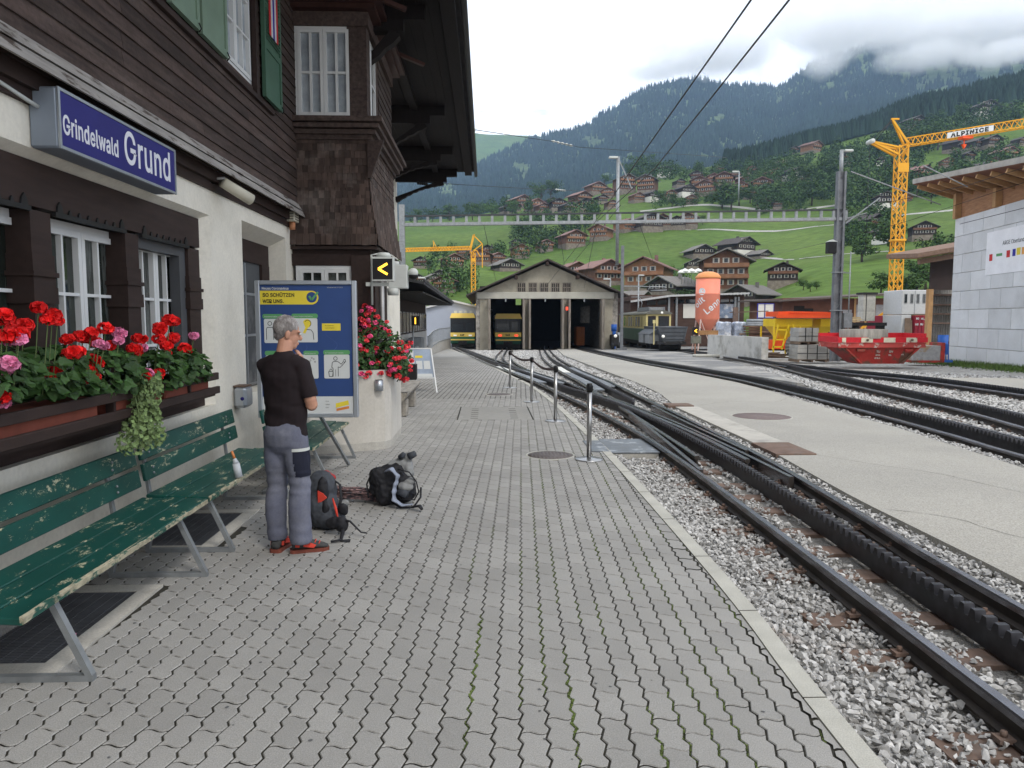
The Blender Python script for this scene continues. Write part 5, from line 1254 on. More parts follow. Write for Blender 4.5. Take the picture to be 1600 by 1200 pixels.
# ============================================================ DEPOT, TRAINS, YARD
def X_(u,y,v=500): return P(u,v,y).x
def Z_(v,y,u=900): return P(u,v,y).z
m_shedw=M('depot_plaster',(.33,.305,.245),.92,var=.12,vs=.8,c2=(.20,.185,.15),c2s=.7,c2t=(.5,.75),fine=.08)
m_shedwood=M('grey_door_wood',(.22,.195,.165),.85,var=.35,vs=3,st=(6,6,.5),c2=(.09,.07,.06),c2s=3,c2t=(.5,.65),c2st=(6,6,.4))
m_stonew=M('rough_stone_wall',(.30,.28,.25),.9,var=.4,vs=3,c2=(.14,.13,.11),c2s=5,bump=.9,bs=6,bd=.06)
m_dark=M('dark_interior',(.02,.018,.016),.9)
m_tyel=M('train_yellow',(.80,.57,.13),.35,var=.06,vs=1); m_tgreen=M('train_green',(.012,.075,.045),.35,var=.1,vs=1); m_tblk=M('train_black',(.02,.022,.026),.25); m_tglass=M('train_glass',(.03,.035,.04),.06)
m_tcream=M('railcar_cream',(.60,.52,.24),.5,var=.12,vs=1.5); m_tcg=M('railcar_green',(.05,.105,.075),.5,var=.15,vs=1.5)
m_under=M('underframe',(.022,.021,.021),.7,var=.3)
m_redlamp=M('tail_lamp_red',(.8,.05,.03),.4,emit=(1,.06,.03),es=1.6); m_whlamp=M('headlamp',(.8,.8,.75),.3,emit=(1,.95,.85),es=.25)
m_cwhite=M('white_render',(.62,.60,.55),.85,var=.05,vs=1)
Y0=63.0; g0=gz(Y0); sx=lambda u:X_(u,Y0); sz=lambda v:Z_(v,Y0,854)
dp=thing('train_depot','beige gabled train depot with three open door bays and a row of five small windows','train depot',(sx(854),Y0,g0))
xl,xr_=sx(750),sx(957); bt,bb=sz(457.5),sz(467); ap=sz(411); ev=sz(466)
b=MB()
b.add([(xl,Y0,bt),(xr_,Y0,bt),(sx(854),Y0,ap),(xl,Y0+.3,bt),(xr_,Y0+.3,bt),(sx(854),Y0+.3,ap)],[(0,1,2),(3,5,4),(0,3,4,1)],False)
for a,c in ((750,763),(819,825),(879,886),(941,957)): b.box(sx(a),sx(c),Y0,Y0+.5,g0-.1,bb)
b.build('front_wall',m_shedw,dp)
MB().bbox(xl-.25,xr_+.1,Y0-.15,Y0+.2,bb,bt+.05,.03).build('lintel_beam',M('pale_beam',(.40,.39,.34),.85,var=.15,vs=1),dp)
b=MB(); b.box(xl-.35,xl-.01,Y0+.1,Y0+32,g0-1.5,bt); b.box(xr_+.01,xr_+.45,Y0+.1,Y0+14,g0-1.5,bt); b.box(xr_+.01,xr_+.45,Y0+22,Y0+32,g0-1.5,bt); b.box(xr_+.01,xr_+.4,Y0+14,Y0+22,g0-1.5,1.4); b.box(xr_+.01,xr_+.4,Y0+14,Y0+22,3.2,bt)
for k in range(11): b.box(xr_+.01,xr_+.3,Y0+14+k*.8,Y0+14.35+k*.8,1.4,3.2)
b.build('side_wall',m_stonew,dp)
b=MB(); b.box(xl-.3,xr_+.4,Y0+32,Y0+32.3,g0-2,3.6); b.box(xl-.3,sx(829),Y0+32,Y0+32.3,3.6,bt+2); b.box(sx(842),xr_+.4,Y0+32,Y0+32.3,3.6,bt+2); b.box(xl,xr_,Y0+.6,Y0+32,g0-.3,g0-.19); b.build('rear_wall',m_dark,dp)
b=MB(); mx_=sx(854); ov=1.15; sl=(ap-bt)/(xr_-mx_)
for s,xe in ((-1,xl-ov),(1,xr_+ov)):
    ze=ap+.18-sl*abs(xe-mx_)
    q=[(mx_,Y0-1.0,ap+.18),(xe,Y0-1.0,ze),(xe,Y0+33,ze),(mx_,Y0+33,ap+.18)]
    b.prism(q if s>0 else q[::-1],(0,0,.13))
b.build('roof',M('depot_roof',(.055,.045,.042),.85,var=.3,vs=1),dp)
b=MB()
for s,x in ((-1,sx(806)),(1,sx(901)),(0,mx_)): b.box(x-.12,x+.12,Y0-.9,Y0,ap-sl*abs(x-mx_)-.22,ap-sl*abs(x-mx_)+.08)
b.build('purlin_end',m_timber,dp)
for k in range(5):
    u0=808+17.6*k; window(dp,(sx(u0),Y0-.06,sz(457)),(1,0,0),(0,0,1),sx(u0+13.6)-sx(u0),sz(441.5)-sz(457),2,2,2,fr=.03,dep=.04,glass=m_dark,frame=m_shedwood,mun=.05)
for a,c in ((763,766.5),(816,819),(825,828),(876,879),(886,889),(937,941)):
    b=MB(); b.box(sx(a),sx(c),Y0-1.3,Y0-.02,g0+.05,bb-.05); b.build('folded_door',m_shedwood,dp)
pass
b=MB(); 
for u in (790,851.5,912): b.box(sx(u)-.05,sx(u)+.05,Y0-.3,Y0-.16,bb-.25,bb+.05)
b.build('wire_bracket',m_galv,dp)
b=MB(); b.lathe((0,0,0),[(.01,0)],3) if 0 else b.box(sx(881.5),sx(884.5),Y0-1.42,Y0-1.32,sz(485),sz(480)); b.build('red_signal',m_redlamp,label='small red signal lamp on the right door pillar of the depot',cat='signal lamp')
b=MB(); b.bbox(sx(921),sx(936),Y0+9,Y0+11,g0,sz(512),.05); b.build('orange_cabinet',M('orange_steel',(.42,.13,.03),.6,var=.2),label='orange machine cabinet standing inside the right depot bay',cat='cabinet')
# ---- modern train fronts
def railcar(x,y,L_,label,num,panto,w=2.35,h=3.12,brk=1.0):
    z=gz(y); t=thing('train',label,'train',(x,y,z),group='yellow and green rack trains')
    b=MB(); hw=w/2
    b.bbox(x-hw,x+hw,y+.12,y+L_,z+.35,z+h-.38,.08); b.build('body',m_tgreen,t)
    b=MB(); b.bbox(x-hw,x+hw,y+.02,y+.14,z+1.02,z+1.42,.02); b.box(x-hw-.01,x+hw+.01,y+.3,y+L_,z+1.02,z+1.5); b.box(x-hw+.02,x+hw-.02,y+.05,y+.13,z+.68,z+.80); b.build('yellow_band',m_tyel,t)
    b=MB(); b.prism([(x-hw-.06,y-.05,z+h-.48),(x+hw+.06,y-.05,z+h-.48),(x+hw-.12,y+.02,z+h-.02),(x-hw+.12,y+.02,z+h-.02)],(0,.5,0)); b.box(x-hw+.1,x+hw-.1,y+.3,y+L_,z+h-.4,z+h-.1); b.build('roof_front',m_tyel,t)
    b=MB(); b.box(x-hw+.02,x+hw-.02,y+.03,y+.125,z+1.43,z+h-.49); b.box(x-hw-.012,x+hw+.012,y+.5,y+L_-.5,z+1.5,z+h-.6); b.build('window_band',m_tblk,t)
    b=MB(); b.box(x-hw+.14,x+.06,y+.012,y+.03,z+1.66,z+2.22); b.build('windscreen',m_tglass,t); b=MB(); b.box(x+.30,x+hw-.28,y+.012,y+.03,z+1.55,z+2.35); b.build('front_door_window',m_tglass,t)
    b=MB(); b.box(x-hw+.13,x-.0,y+.012,y+.028,z+2.34,z+2.46); b.build('destination_display',m_tblk,t)
    for s in(-1,1):
        b=MB(); b.bbox(x+s*hw*.62-.15,x+s*hw*.62+.15,y-.01,y+.03,z+1.08,z+1.22,.01); b.build('headlight',m_redlamp if brk else m_whlamp,t)
    b=MB(); b.box(x-hw+.05,x+hw-.05,y+.04,y+.13,z+.80,z+.99); b.build('green_stripe',M('stripe_green',(.03,.14,.06),.4),t)
    b=MB(); b.box(x-.4,x+.4,y-.25,y+.1,z+.3,z+.62); b.box(x-hw+.1,x+hw-.1,y+.2,y+L_-.3,z+.02,z+.4); b.cyl((x,y-.4,z+.48),(x,y,z+.48),.09,8); b.build('coupler',m_under,t)
    text_mb(num,.30,basis((x-.24,y+.015,z+1.12),(1,0,0),(0,0,1)),m_black,'number',t,ext=.002,bold=.01)
    if panto:
        b=MB(); 
        for xx in (-.7,-.2,.3,.8): b.box(x+xx-.14,x+xx+.10,y+.8,y+2.0,z+h-.05,z+h+.22)
        b.build('roof_equipment',m_boxw,t)
    return t
railcar(-2.28,71.5,18,'yellow and green rack train standing outside left of the depot','147',True,brk=0,h=3.3)
railcar(X_(794,66.5),66.5,18,'yellow and green rack train parked inside the left depot bay','145',False)
# ---- old railcar with ballast wagon
rc=thing('old_railcar','vintage cream and green railcar parked right of the depot','railcar',(14.9,64,gz(64)))
z=gz(64); x0,x1=13.85,16.05; RX=Matrix.Translation((15,64,0))@rotz(R(-1.5))@Matrix.Translation((-15,-64,0))
def RB(): b=MB(); b.X=RX; return b
b=RB(); b.bbox(x0,x1,64,79,z+.62,z+1.72,.03); b.build('lower_body',m_tcg,rc)
b=RB(); b.bbox(x0+.01,x1-.01,64.02,78.98,z+1.721,z+3.02,.03); b.build('upper_body',m_tcream,rc)
b=RB(); 
pr=[(x0-.1,3.0),(x0-.02,3.12),(x0+.5,3.30),((x0+x1)/2,3.36),(x1-.5,3.30),(x1+.02,3.12),(x1+.1,3.0)]
b.prism([(xx,63.85,z+zz) for xx,zz in pr],(0,15.3,0)); b.build('roof',M('railcar_roof',(.13,.13,.11),.8,var=.2),rc)
for a,c in ((x0+.22,x0+.82),(x0+1.12,x1-.22)):
    b=RB(); b.box(a-.04,c+.04,63.985,64.01,z+1.96,z+2.84); f=b.build('window_frame',m_timber,rc); b=RB(); b.box(a,c,63.97,63.984,z+2.0,z+2.8); b.build('pane',m_tglass,f)
for k in range(9):
    y=65.6+k*1.35; b=RB(); b.box(x0-.012,x0-.003,y,y+.95,z+1.9,z+2.8); b.build('side_window',m_tglass if k%3 else M('blind_window',(.33,.28,.13),.6),rc)
b=RB(); b.box(x0+.1,x1-.1,64.3,78.7,z+.3,z+.62)
for y in (65.3,67.6,74.5,77): b.cyl((x0+.35,y,z+.36),(x1-.35,y,z+.36),.36,14)
b.box(x0+.2,x1-.2,63.7,64.0,z+.45,z+.6); b.build('bogie',m_under,rc)
b=RB(); 
for k in range(6): b.box(x0+.45,x1-.45,65+k*1.1,65.06+k*1.1,z+3.3,z+3.62)
b.box(x0+.4,x0+.45,64.8,70.6,z+3.3,z+3.64); b.box(x1-.45,x1-.4,64.8,70.6,z+3.3,z+3.64); b.box(x0+.5,x1-.5,64.9,70.4,z+3.36,z+3.5); b.build('roof_resistors',m_galv,rc)
b=RB(); b.blob((x0+1.35,63.84,z+3.12),.11,n=8,m=6); b.build('headlight',m_whlamp,rc)
b=RB(); b.tube([(x0+.9,72,z+3.3),(x0+.9,70.8,z+4.1),(x0+.9,72.2,z+4.7)],.04,5); b.box(x0+.1,x1-.1,72,72.3,z+4.7,z+4.76); b.build('pantograph',m_galv,rc)
wg=thing('ballast_wagon','dark grey ballast hopper wagon coupled in front of the vintage railcar','wagon',(14.5,56,gz(56)))
z=gz(56); wx0,wx1=12.75,15.1; m_wag=M('wagon_grey',(.075,.082,.092),.6,var=.2,vs=2); m_wagl=M('wagon_light_grey',(.22,.23,.235),.6,var=.15,vs=2)
b=MB(); b.add([(wx0+.45,55.3,z+.75),(wx1-.2,55.3,z+.75),(wx1,55.3,z+1.85),(wx0+.15,55.3,z+1.85),(wx0+.45,60.5,z+.75),(wx1-.2,60.5,z+.75),(wx1,60.5,z+1.85),(wx0+.15,60.5,z+1.85)],[(0,1,2,3),(4,7,6,5),(0,3,7,4),(1,5,6,2),(0,4,5,1),(3,2,6,7)],False)
for k in range(4): b.box(wx0+.3,wx1-.1,55.24,55.3,z+.9+k*.28,z+.94+k*.28)
for s in (0,1): b.bar((wx0+.55,55.25,z+.8),(wx0+.1,55.25,z+1.85),.07,.06) if s==0 else b.bar((wx1-.25,55.25,z+.8),(wx1,55.25,z+1.85),.07,.06)
b.build('hopper',m_wag,wg)
b=MB(); b.bbox(wx0-.35,wx0+.45,56.0,57.6,z+.55,z+1.25,.03); b.bbox(wx0-.35,wx0+.45,58.4,60.0,z+.55,z+1.25,.03); b.build('side_box',m_wagl,wg); b=MB(); b.prism([(wx0-.4,55.9,z+1.25),(wx0+.5,55.9,z+1.25),(wx0+.9,55.9,z+1.85),(wx0+.5,55.9,z+1.85)],(0,4.3,0)); b.build('chute',m_wag,wg)
b=MB(); b.box(wx0+.1,wx1-.1,55.1,60.8,z+.5,z+.74)
for y in (56.2,59.4): b.cyl((wx0+.5,y,z+.36),(wx1-.3,y,z+.36),.36,14)
for xx in (wx0+.55,wx1-.55): b.cyl((xx,54.85,z+.6),(xx,55.15,z+.6),.13,10)
b.build('underframe',m_under,wg); b=MB(); b.cyl((wx0+.52,55.2,z+1.12),(wx0+.52,55.26,z+1.12),.12,10); b.build('white_lamp',m_whlamp,wg)
b=MB(); b.bar((wx0-.1,55.6,z+.5),(wx0-.1,55.6,z+2.3),.06,.06); b.box(wx0-.2,wx0+.0,55.55,55.6,z+2.1,z+2.35); b.build('signal_pole',m_tcream,wg)
# ---- annex, hall, ramp
an=thing('station_annex','low grey platform building with a dark ribbed canopy beyond the station','platform building',(-4,32,0))
b=MB(); b.box(-9,-3.45,25,43,-.5,2.05); b.build('rendered_wall',M('annex_render',(.36,.355,.34),.9,var=.08,vs=1),an)
b=MB(); b.box(-9,-3.5,24.9,43.1,2.05,2.75); b.box(-3.49,-3.44,27,42.9,1.1,1.16)
for k in range(14): b.box(-3.5,-3.42,25.4+k*1.3,25.52+k*1.3,1.15,2.05)
b.build('timber_frame',m_timber,an)
for k in range(13): 
    b=MB(); b.box(-3.455,-3.43,25.6+k*1.3,26.6+k*1.3,1.2,2.0); b.build('window',m_tglass,an)
b=MB(); b.add([(-1.95,23.4,2.82),(-1.95,44,2.62),(-7,44,3.5),(-7,23.4,3.7),(-1.95,23.4,2.9),(-1.95,44,2.70),(-7,44,3.58),(-7,23.4,3.78)],[(0,3,2,1),(4,5,6,7),(0,1,5,4),(1,2,6,5),(3,0,4,7),(2,3,7,6)],False)
for k in range(46): b.box(-1.98,-1.90,23.4+k*.45,23.62+k*.45,2.88-k*.0045,2.97-k*.0045)
b.build('canopy',M('dark_eternit',(.075,.075,.08),.8,var=.2,vs=2),an)
b=MB(); b.box(-3.9,-2.0,23.5,43.9,2.55,2.6); b.build('canopy_soffit',m_dark,an)
b=MB(); b.box(-3.0,-2.7,29.9,30.2,1.48,1.86); s2=thing('arrow_sign','small black LED platform sign showing an amber bar below the annex canopy','LED sign',(-2.85,30,1.4)); b.build('sign_case',m_black,s2); b=MB(); b.box(-2.87,-2.82,29.88,29.9,1.54,1.8); b.build('amber_bar',m_amber,s2); b=MB(); b.cyl((-2.96,30.1,gz(30)),(-2.96,30.1,1.5),.03,6); b.build('pole',m_galv,s2)
b=MB(); b.bbox(-3.3,-2.75,31.5,33,.35,.95,.02); b.build('grey_panel',m_plate,label='grey sheet steel panel below the small platform sign',cat='panel')
hl=thing('blue_hall','pale blue grey hall with a low gable behind the ramp','hall',(-4,84,gz(84)))
yb_=82; b=MB(); hx0,hx1=X_(640,yb_),X_(762,yb_); az=Z_(472,yb_,710); ez=Z_(485,yb_,710); gm=gz(yb_)
b.add([(hx0,yb_,gm),(hx1,yb_,gm),(hx1,yb_,ez),((hx0+hx1)/2+.5,yb_,az),(hx0,yb_,ez-.2),(hx0,yb_+20,gm),(hx1,yb_+20,gm),(hx1,yb_+20,ez),((hx0+hx1)/2+.5,yb_+20,az),(hx0,yb_+20,ez-.2)],[(0,1,2,3,4),(1,6,7,2),(5,0,4,9),(6,5,9,8,7)],False); b.build('wall',M('pale_blue_cladding',(.33,.36,.43),.7,var=.05,vs=.5),hl)
b=MB(); mxx=(hx0+hx1)/2+.5
for s,xe,ze in ((-1,hx0-.5,ez-.35),(1,hx1+.5,ez-.1)): 
    q=[(mxx,yb_-.4,az+.02),(xe,yb_-.4,ze),(xe,yb_+20,ze),(mxx,yb_+20,az+.02)]; b.prism(q if s>0 else q[::-1],(0,0,.2))
b.build('roof',M('hall_roof_edge',(.5,.5,.5),.7,var=.05),hl)
rp2=thing('ramp_railing','curved grey railing on a low concrete ramp wall beside the far platform end','railing',(-4,55,gz(55)))
rpts=[(668,547,44),(676,543,50),(685,540,56),(694,538,62),(704,537,67)]; rp3=[Vector((X_(u,y),y,gz(y))) for u,v,y in rpts]; tops=[(668,526),(676,518),(685,514),(694,513),(704,512)]
b=MB(); bs_=[];
for (u,v,y),(tu,tv) in zip(rpts,tops): bs_.append(Vector((X_(tu,y),y,Z_(tv,y,tu))))
for a,c,ta,tc_ in zip(rp3,rp3[1:],bs_,bs_[1:]):
    b.bar(ta,tc_,.06,.06); n=9
    for k in range(n): q=a.lerp(c,k/n); w_=ta.lerp(tc_,k/n); b.bar((q.x,q.y,max(q.z,w_.z-1.0)),(q.x,q.y,w_.z),.03,.03)
    b.bar(ta-Vector((0,0,.95)),tc_-Vector((0,0,.95)),.05,.05)
b.build('railing_bars',m_galv,rp2); b=MB()
for a,c,ta,tc_ in zip(rp3,rp3[1:],bs_,bs_[1:]): b.prism([(a.x,a.y,a.z-.1),(c.x,c.y,c.z-.1),(c.x,c.y,tc_.z-.98),(a.x,a.y,max(a.z+.05,ta.z-.98))],(-.3,0,0))
b.build('ramp_wall',m_conc,rp2)
# ---- overhead gantry
YG=35.0; gg=gz(YG)
gt=thing('overhead_gantry','grey steel ladder beam gantry spanning all the tracks on a slim left post','gantry',(6,YG,gg))
p0=P(628,343,YG); p1=P(1322,334,YG)
def gpt(t,top): return Vector((p0.x+(p1.x-p0.x)*t,YG,(Z_(338,YG,630)+(Z_(327.5,YG,1320)-Z_(338,YG,630))*t) if top else (Z_(351,YG,630)+(Z_(342,YG,1320)-Z_(351,YG,630))*t)))
b=MB(); b.bar(gpt(0,1),gpt(1,1),.16,.07); b.build('top_chord',M('dark_steel',(.06,.065,.07),.6,.4,var=.2),gt)
b=MB(); b.bar(gpt(0,0),gpt(1,0),.16,.14); b.bar(gpt(0,0)+Vector((0,.35,0)),gpt(1,0)+Vector((0,.35,0)),.1,.08); n=35
for k in range(n+1): a=gpt(k/n,1);c=gpt(k/n,0); b.box(a.x-.06,a.x+.06,YG-.05,YG+.05,c.z+.05,a.z-.03)
b.build('ladder_beam',m_galv,gt)
b=MB(); xq=X_(630,YG); b.box(xq-.13,xq+.13,YG-.12,YG+.12,gg,Z_(320,YG,630)); b.build('left_post',m_galv,gt)
m_mast=M('galvanised_mast',(.20,.21,.225),.7,.4,var=.25,vs=2,c2=(.12,.125,.135),c2s=2,c2t=(.45,.6))
ms=thing('catenary_mast','tall grey steel mast carrying the right end of the gantry','mast',(X_(1313,YG),YG,gg))
xm=X_(1312.5,YG,330); b=MB(); zt=Z_(268,YG,1312)
for s in(-1,1): b.box(xm+s*.15-.05,xm+s*.15+.05,YG-.14,YG+.14,gg,zt)
b.box(xm-.1,xm+.1,YG-.02,YG+.02,gg,zt); 
for k in range(12): zz=gg+.6+k*.62; b.bar((xm-.12,YG-.13,zz),(xm+.12,YG-.13,zz+.3),.04,.02)
b.build('column',m_mast,ms); b=MB(); b.cyl((xm-.02,YG,zt-.3),(xm-.02,YG,Z_(234,YG,1312)),.09,10); b.build('top_tube',m_galv,ms)
b=MB(); zz=Z_(235,YG,1312); b.bbox(xm+.1,xm+.5,YG-.1,YG+.1,zz-.06,zz+.04,.02); b.build('lamp_head',m_boxw,ms)
b=MB(); zz=Z_(387,YG,1300); b.bbox(xm-.60,xm-.20,YG-.25,YG+.1,zz-.28,zz+.26,.02); b.build('switch_box',m_black,ms); b=MB(); b.prism([(xm-.62,YG-.26,zz+.26),(xm-.18,YG-.26,zz+.26),(xm-.4,YG-.26,zz+.36)],(0,.36,0)); b.build('box_hood',m_boxw,ms)
b=MB(); 
for zz in (gg+1.2,gg+2.4,gg+4.2): b.box(xm-.24,xm+.30,YG-.18,YG+.18,zz,zz+.05)
b.cyl((xm+.55,YG-.1,gg+1.0),(xm+.55,YG-.1,gg+5.2),.03,6); b.bar((xm+.2,YG-.1,gg+4.2),(xm+.6,YG-.1,gg+4.2),.04,.04); b.bar((xm+.2,YG,zt-2.2),(xm+1.3,YG,zt-1.9),.04,.04)
b.bar((xm+.3,YG,zt-2.4),(xm+1.9,YG,zt-1.2),.05,.05); b.box(xm+.3,xm+.7,YG-.2,YG+.1,gg+1.6,gg+2.3); b.build('bracket',m_galv,ms)
b=MB(); b.bar(P(1330,268,YG),P(1470,320,YG),.04,.04); b.build('stay_tube',m_galv,label='pale diagonal insulator tube crossing in front of the yellow crane mast',cat='stay tube')
b=MB(); b.bar(P(1442,258,32),P(1512,292,32),.04,.04); b.build('stay_tube',m_galv,label='pale diagonal insulator tube in front of the wooden hall roof',cat='stay tube')
lp=thing('lamp_mast','slim pale lamp mast with a diagonal stay rising behind the gantry beam','lamp mast',(X_(963,40),40,gz(40)))
b=MB(); xx=X_(963,40); b.cyl((xx,40,gz(40)+5),(xx,40,Z_(245,40,962)),.09,10); b.bar((xx,40,Z_(247,40,962)),(X_(985,40),40,Z_(296,40,962)),.05,.05); b.build('pole',m_galv,lp); b=MB(); zz=Z_(246,40,962); b.bbox(xx-.5,xx-.02,39.9,40.1,zz-.06,zz+.05,.02); b.build('lamp_head',m_boxw,lp)
pm2=thing('lattice_mast','plain grey steel mast standing right of the depot','mast',(X_(971,60),60,gz(60))); b=MB(); xx=X_(971.5,60); b.box(xx-.11,xx+.11,59.89,60.11,gz(60),Z_(384,60,971)); b.box(xx-.4,xx+.4,59.7,60.3,gz(60)-.1,gz(60)+.12); b.build('column',m_mast,pm2); b=MB(); b.bar((xx,60,Z_(447,60,971)),(X_(1040,60),60,Z_(448,60,971)),.06,.06); b.tube([(X_(1012,60),60,Z_(452,60)),(X_(1016,60),60,Z_(448,60)),(X_(1038,60),60,Z_(448,60)),(X_(1041,60),60,Z_(453,60)),(X_(1016,60),60,Z_(454,60))],.05,6); b.build('cantilever_arm',m_galv,pm2)
for k,(u,v0,v1,d,lb_) in enumerate([(1057,448,482,70,'small lamp post above the yard roofs left of the orange silo'),(1113,0,0,0,'')][:1]):
    t=thing('street_lamp',lb_,'street lamp',(X_(u-60,d),d,gz(d))); xx=X_(997,d); b=MB(); b.cyl((xx,d,gz(d)),(xx,d,Z_(430,d,997)),.07,8); b.build('pole',m_galv,t); b=MB(); zz=Z_(430,d,997); b.bbox(xx,xx+.5,d-.1,d+.1,zz-.06,zz+.05,.02); b.build('lamp_head',m_boxw,t)
for u,v,d,lb_ in ((665,434,58,'white arm street lamp above the annex canopy'),(953,436,72,'small street lamp above the right slope of the depot roof'),(1149,268,300,'pale street lamp among the upper chalets')):
    xx=X_(u,d); zz=Z_(v,d,u); h_=6 if d<100 else 12; t=thing('street_lamp',lb_,'street lamp',(xx,d,zz-h_)); s_=d/60; b=MB(); b.cyl((xx,d,zz-h_),(xx,d,zz),.06*s_,8); b.build('pole',m_galv,t); b=MB(); b.bbox(xx-.55*s_,xx,d-.12,d+.12,zz-.05*s_,zz+.06*s_,.01); b.build('lamp_head',m_boxw,t)
# ---- wires
m_wire=M('overhead_wire',(.03,.03,.032),.5,.5,var=0)
def wire(pts,r,label,m=None): b=MB(); b.tube(pts,r,6); b.build('overhead_wire',m or m_wire,label=label,cat='overhead wire')
wire([(2.2,-6,5.6),(3.22,9.07,5.58),(3.72,19,5.55),(4.75,35,5.75),(4.95,63,4.4)],.014,'left of the two thick contact wires running overhead to the gantry')
wire([(2.9,-6,5.6),(3.70,9.1,5.60),(4.30,19,5.55),(5.2,35,6.3),(8.3,63,4.4)],.014,'right of the two thick contact wires running overhead to the gantry')
wire([P(737,202,20),P(870,222,25),P(905,230,26),P(1135,246,34)],.009,'upper cross wire from the station eaves over the valley')
wire([P(648,284,22),P(760,291,26),P(870,297,32),P(905,298,34)],.010,'lower cross wire from the station eaves bracket')
wire([P(873,352,YG),P(882,415,50)],.012,'thin hanging wire below the gantry beam over the depot'); wire([P(999,350,YG),P(1022,412,58),P(960,440,62)],.012,'pale green hanging wire below the middle of the gantry'); wire([P(756,352,YG),P(762,380,YG),P(775,440,60)],.012,'paired drop wire below the left part of the gantry')
wire([P(970,320,36),P(893,414,62)],.014,'dark wire descending from the lamp mast to the depot gable')
wire([P(1600,285,28),P(1420,345,34),P(1322,372,35),P(1200,400,60)],.010,'thin dark wire crossing the hillside right of the mast'); wire([P(1600,325,27),P(1500,350,30)],.012,'dark wire in front of the concrete block wall')
wire([P(1600,262,27),P(1510,290,30),P(1322,330,35)],.010,'dark wire running below the wooden hall roof')
for a,c,lb_ in ((P(862,220,24.8),P(895,228,25.8),'white strain insulator on the upper cross wire'),(P(868,296,32),P(884,298,33),'white strain insulator on the lower cross wire'),(P(732,199,20),P(742,203,20),'pale insulator at the edge of the station eaves'),(P(652,286,22),P(668,288,22.5),'dark insulator by the eaves bracket')):
    b=MB(); 
    for k in range(5): q=Vector(a).lerp(Vector(c),(k+.5)/5); b.blob(q,.045,n=8,m=5)
    b.tube([a,c],.02,6); b.build('insulator',m_boxw if 'dark' not in lb_ else m_under,label=lb_,cat='insulator')
# ---- silo
m_silo=M('silo_coral_orange',(.80,.26,.17),.5,var=.08,vs=.8); YS=58.0; sxx=X_(1105,YS); rr=.93; zt_=Z_(433,YS,1105); zb=Z_(499,YS,1105)
so_=thing('silo','coral orange dry mortar silo with white lettering on steel legs','silo',(sxx,YS,gz(YS)))
b=MB(); b.lathe((sxx,YS,0),[(.25,zb-1.0),(rr-.02,zb),(rr,zb+.02),(rr,zt_-1.35),(rr+.02,zt_-1.33),(rr+.02,zt_-1.27),(rr,zt_-1.25),(rr,zt_)],36); b.build('tank',m_silo,so_)
b=MB(); b.lathe((sxx,YS,0),[(rr+.04,zt_-.12),(rr+.05,zt_),(rr*.8,zt_+.28),(rr*.35,zt_+.42),(.01,zt_+.44)],36); b.build('dome',M('silo_dome',(.68,.28,.10),.5,var=.08),so_)
b=MB(); gs=gz(YS)
for sx_,sy_ in ((-1,-1),(1,-1),(1,1),(-1,1)): b.bar((sxx+sx_*rr*.75,YS+sy_*rr*.65,zb),(sxx+sx_*rr,YS+sy_*rr*.9,gs),.09,.09)
b.bar((sxx-rr*.75,YS-rr*.65,zb),(sxx+rr*.2,YS-rr*.9,gs),.05,.05); b.bar((sxx+rr*.75,YS-rr*.65,zb),(sxx-rr*.2,YS-rr*.9,gs),.05,.05); b.build('legs',M('silo_legs',(.55,.40,.36),.6),so_)
def wrap(txt,size,a0,z0,shear,slope,name):
    tb=text_mb(txt,size,Matrix.Identity(4),None,bold=.014,sp=1.06)
    bm=bmesh.new(); vv=[bm.verts.new(v) for v in tb.v]
    for f in tb.f:
        try: bm.faces.new([vv[i] for i in f])
        except ValueError: pass
    bmesh.ops.triangulate(bm,faces=bm.faces[:])
    for _ in range(2): bmesh.ops.subdivide_edges(bm,edges=[e for e in bm.edges if e.calc_length()>.09],cuts=1,use_grid_fill=False); bmesh.ops.triangulate(bm,faces=bm.faces[:])
    tb=MB(); tb.bm(bm); vs=[]
    for x,y,z in tb.v:
        # slope the baseline, then wrap on the cylinder
        X=x*math.cos(slope)-y*math.sin(slope); Yv=x*math.sin(slope)+y*math.cos(slope); a=a0+X/rr
        if a>R(88): a=R(88)
        if a<-R(88): a=-R(88)
        r_=rr+.024+z; vs.append((sxx+math.sin(a)*r_,YS-math.cos(a)*r_,z0+Yv))
    tb.v=vs; tb.build(name,m_white,so_)
wrap('olit',.86,R(-72),Z_(482,YS,1105),0,R(40),'lettering'); wrap('Lenn',.92,R(-20),Z_(492,YS,1105),0,R(40),'lettering')
b=MB()
def cyl_disc(a0,z0,r_,name):
    b=MB(); vs=[]
    for k in range(20):
        a=a0+r_*math.cos(k*PI/10)/rr; vs.append((sxx+math.sin(a)*(rr+.02),YS-math.cos(a)*(rr+.02),z0+r_*math.sin(k*PI/10)))
    b.add(vs,[tuple(range(20))],False); b.build(name,m_white,so_)
cyl_disc(R(-45),Z_(456,YS,1105),.28,'round_mark'); cyl_disc(R(78),Z_(456,YS,1105),.26,'round_mark')
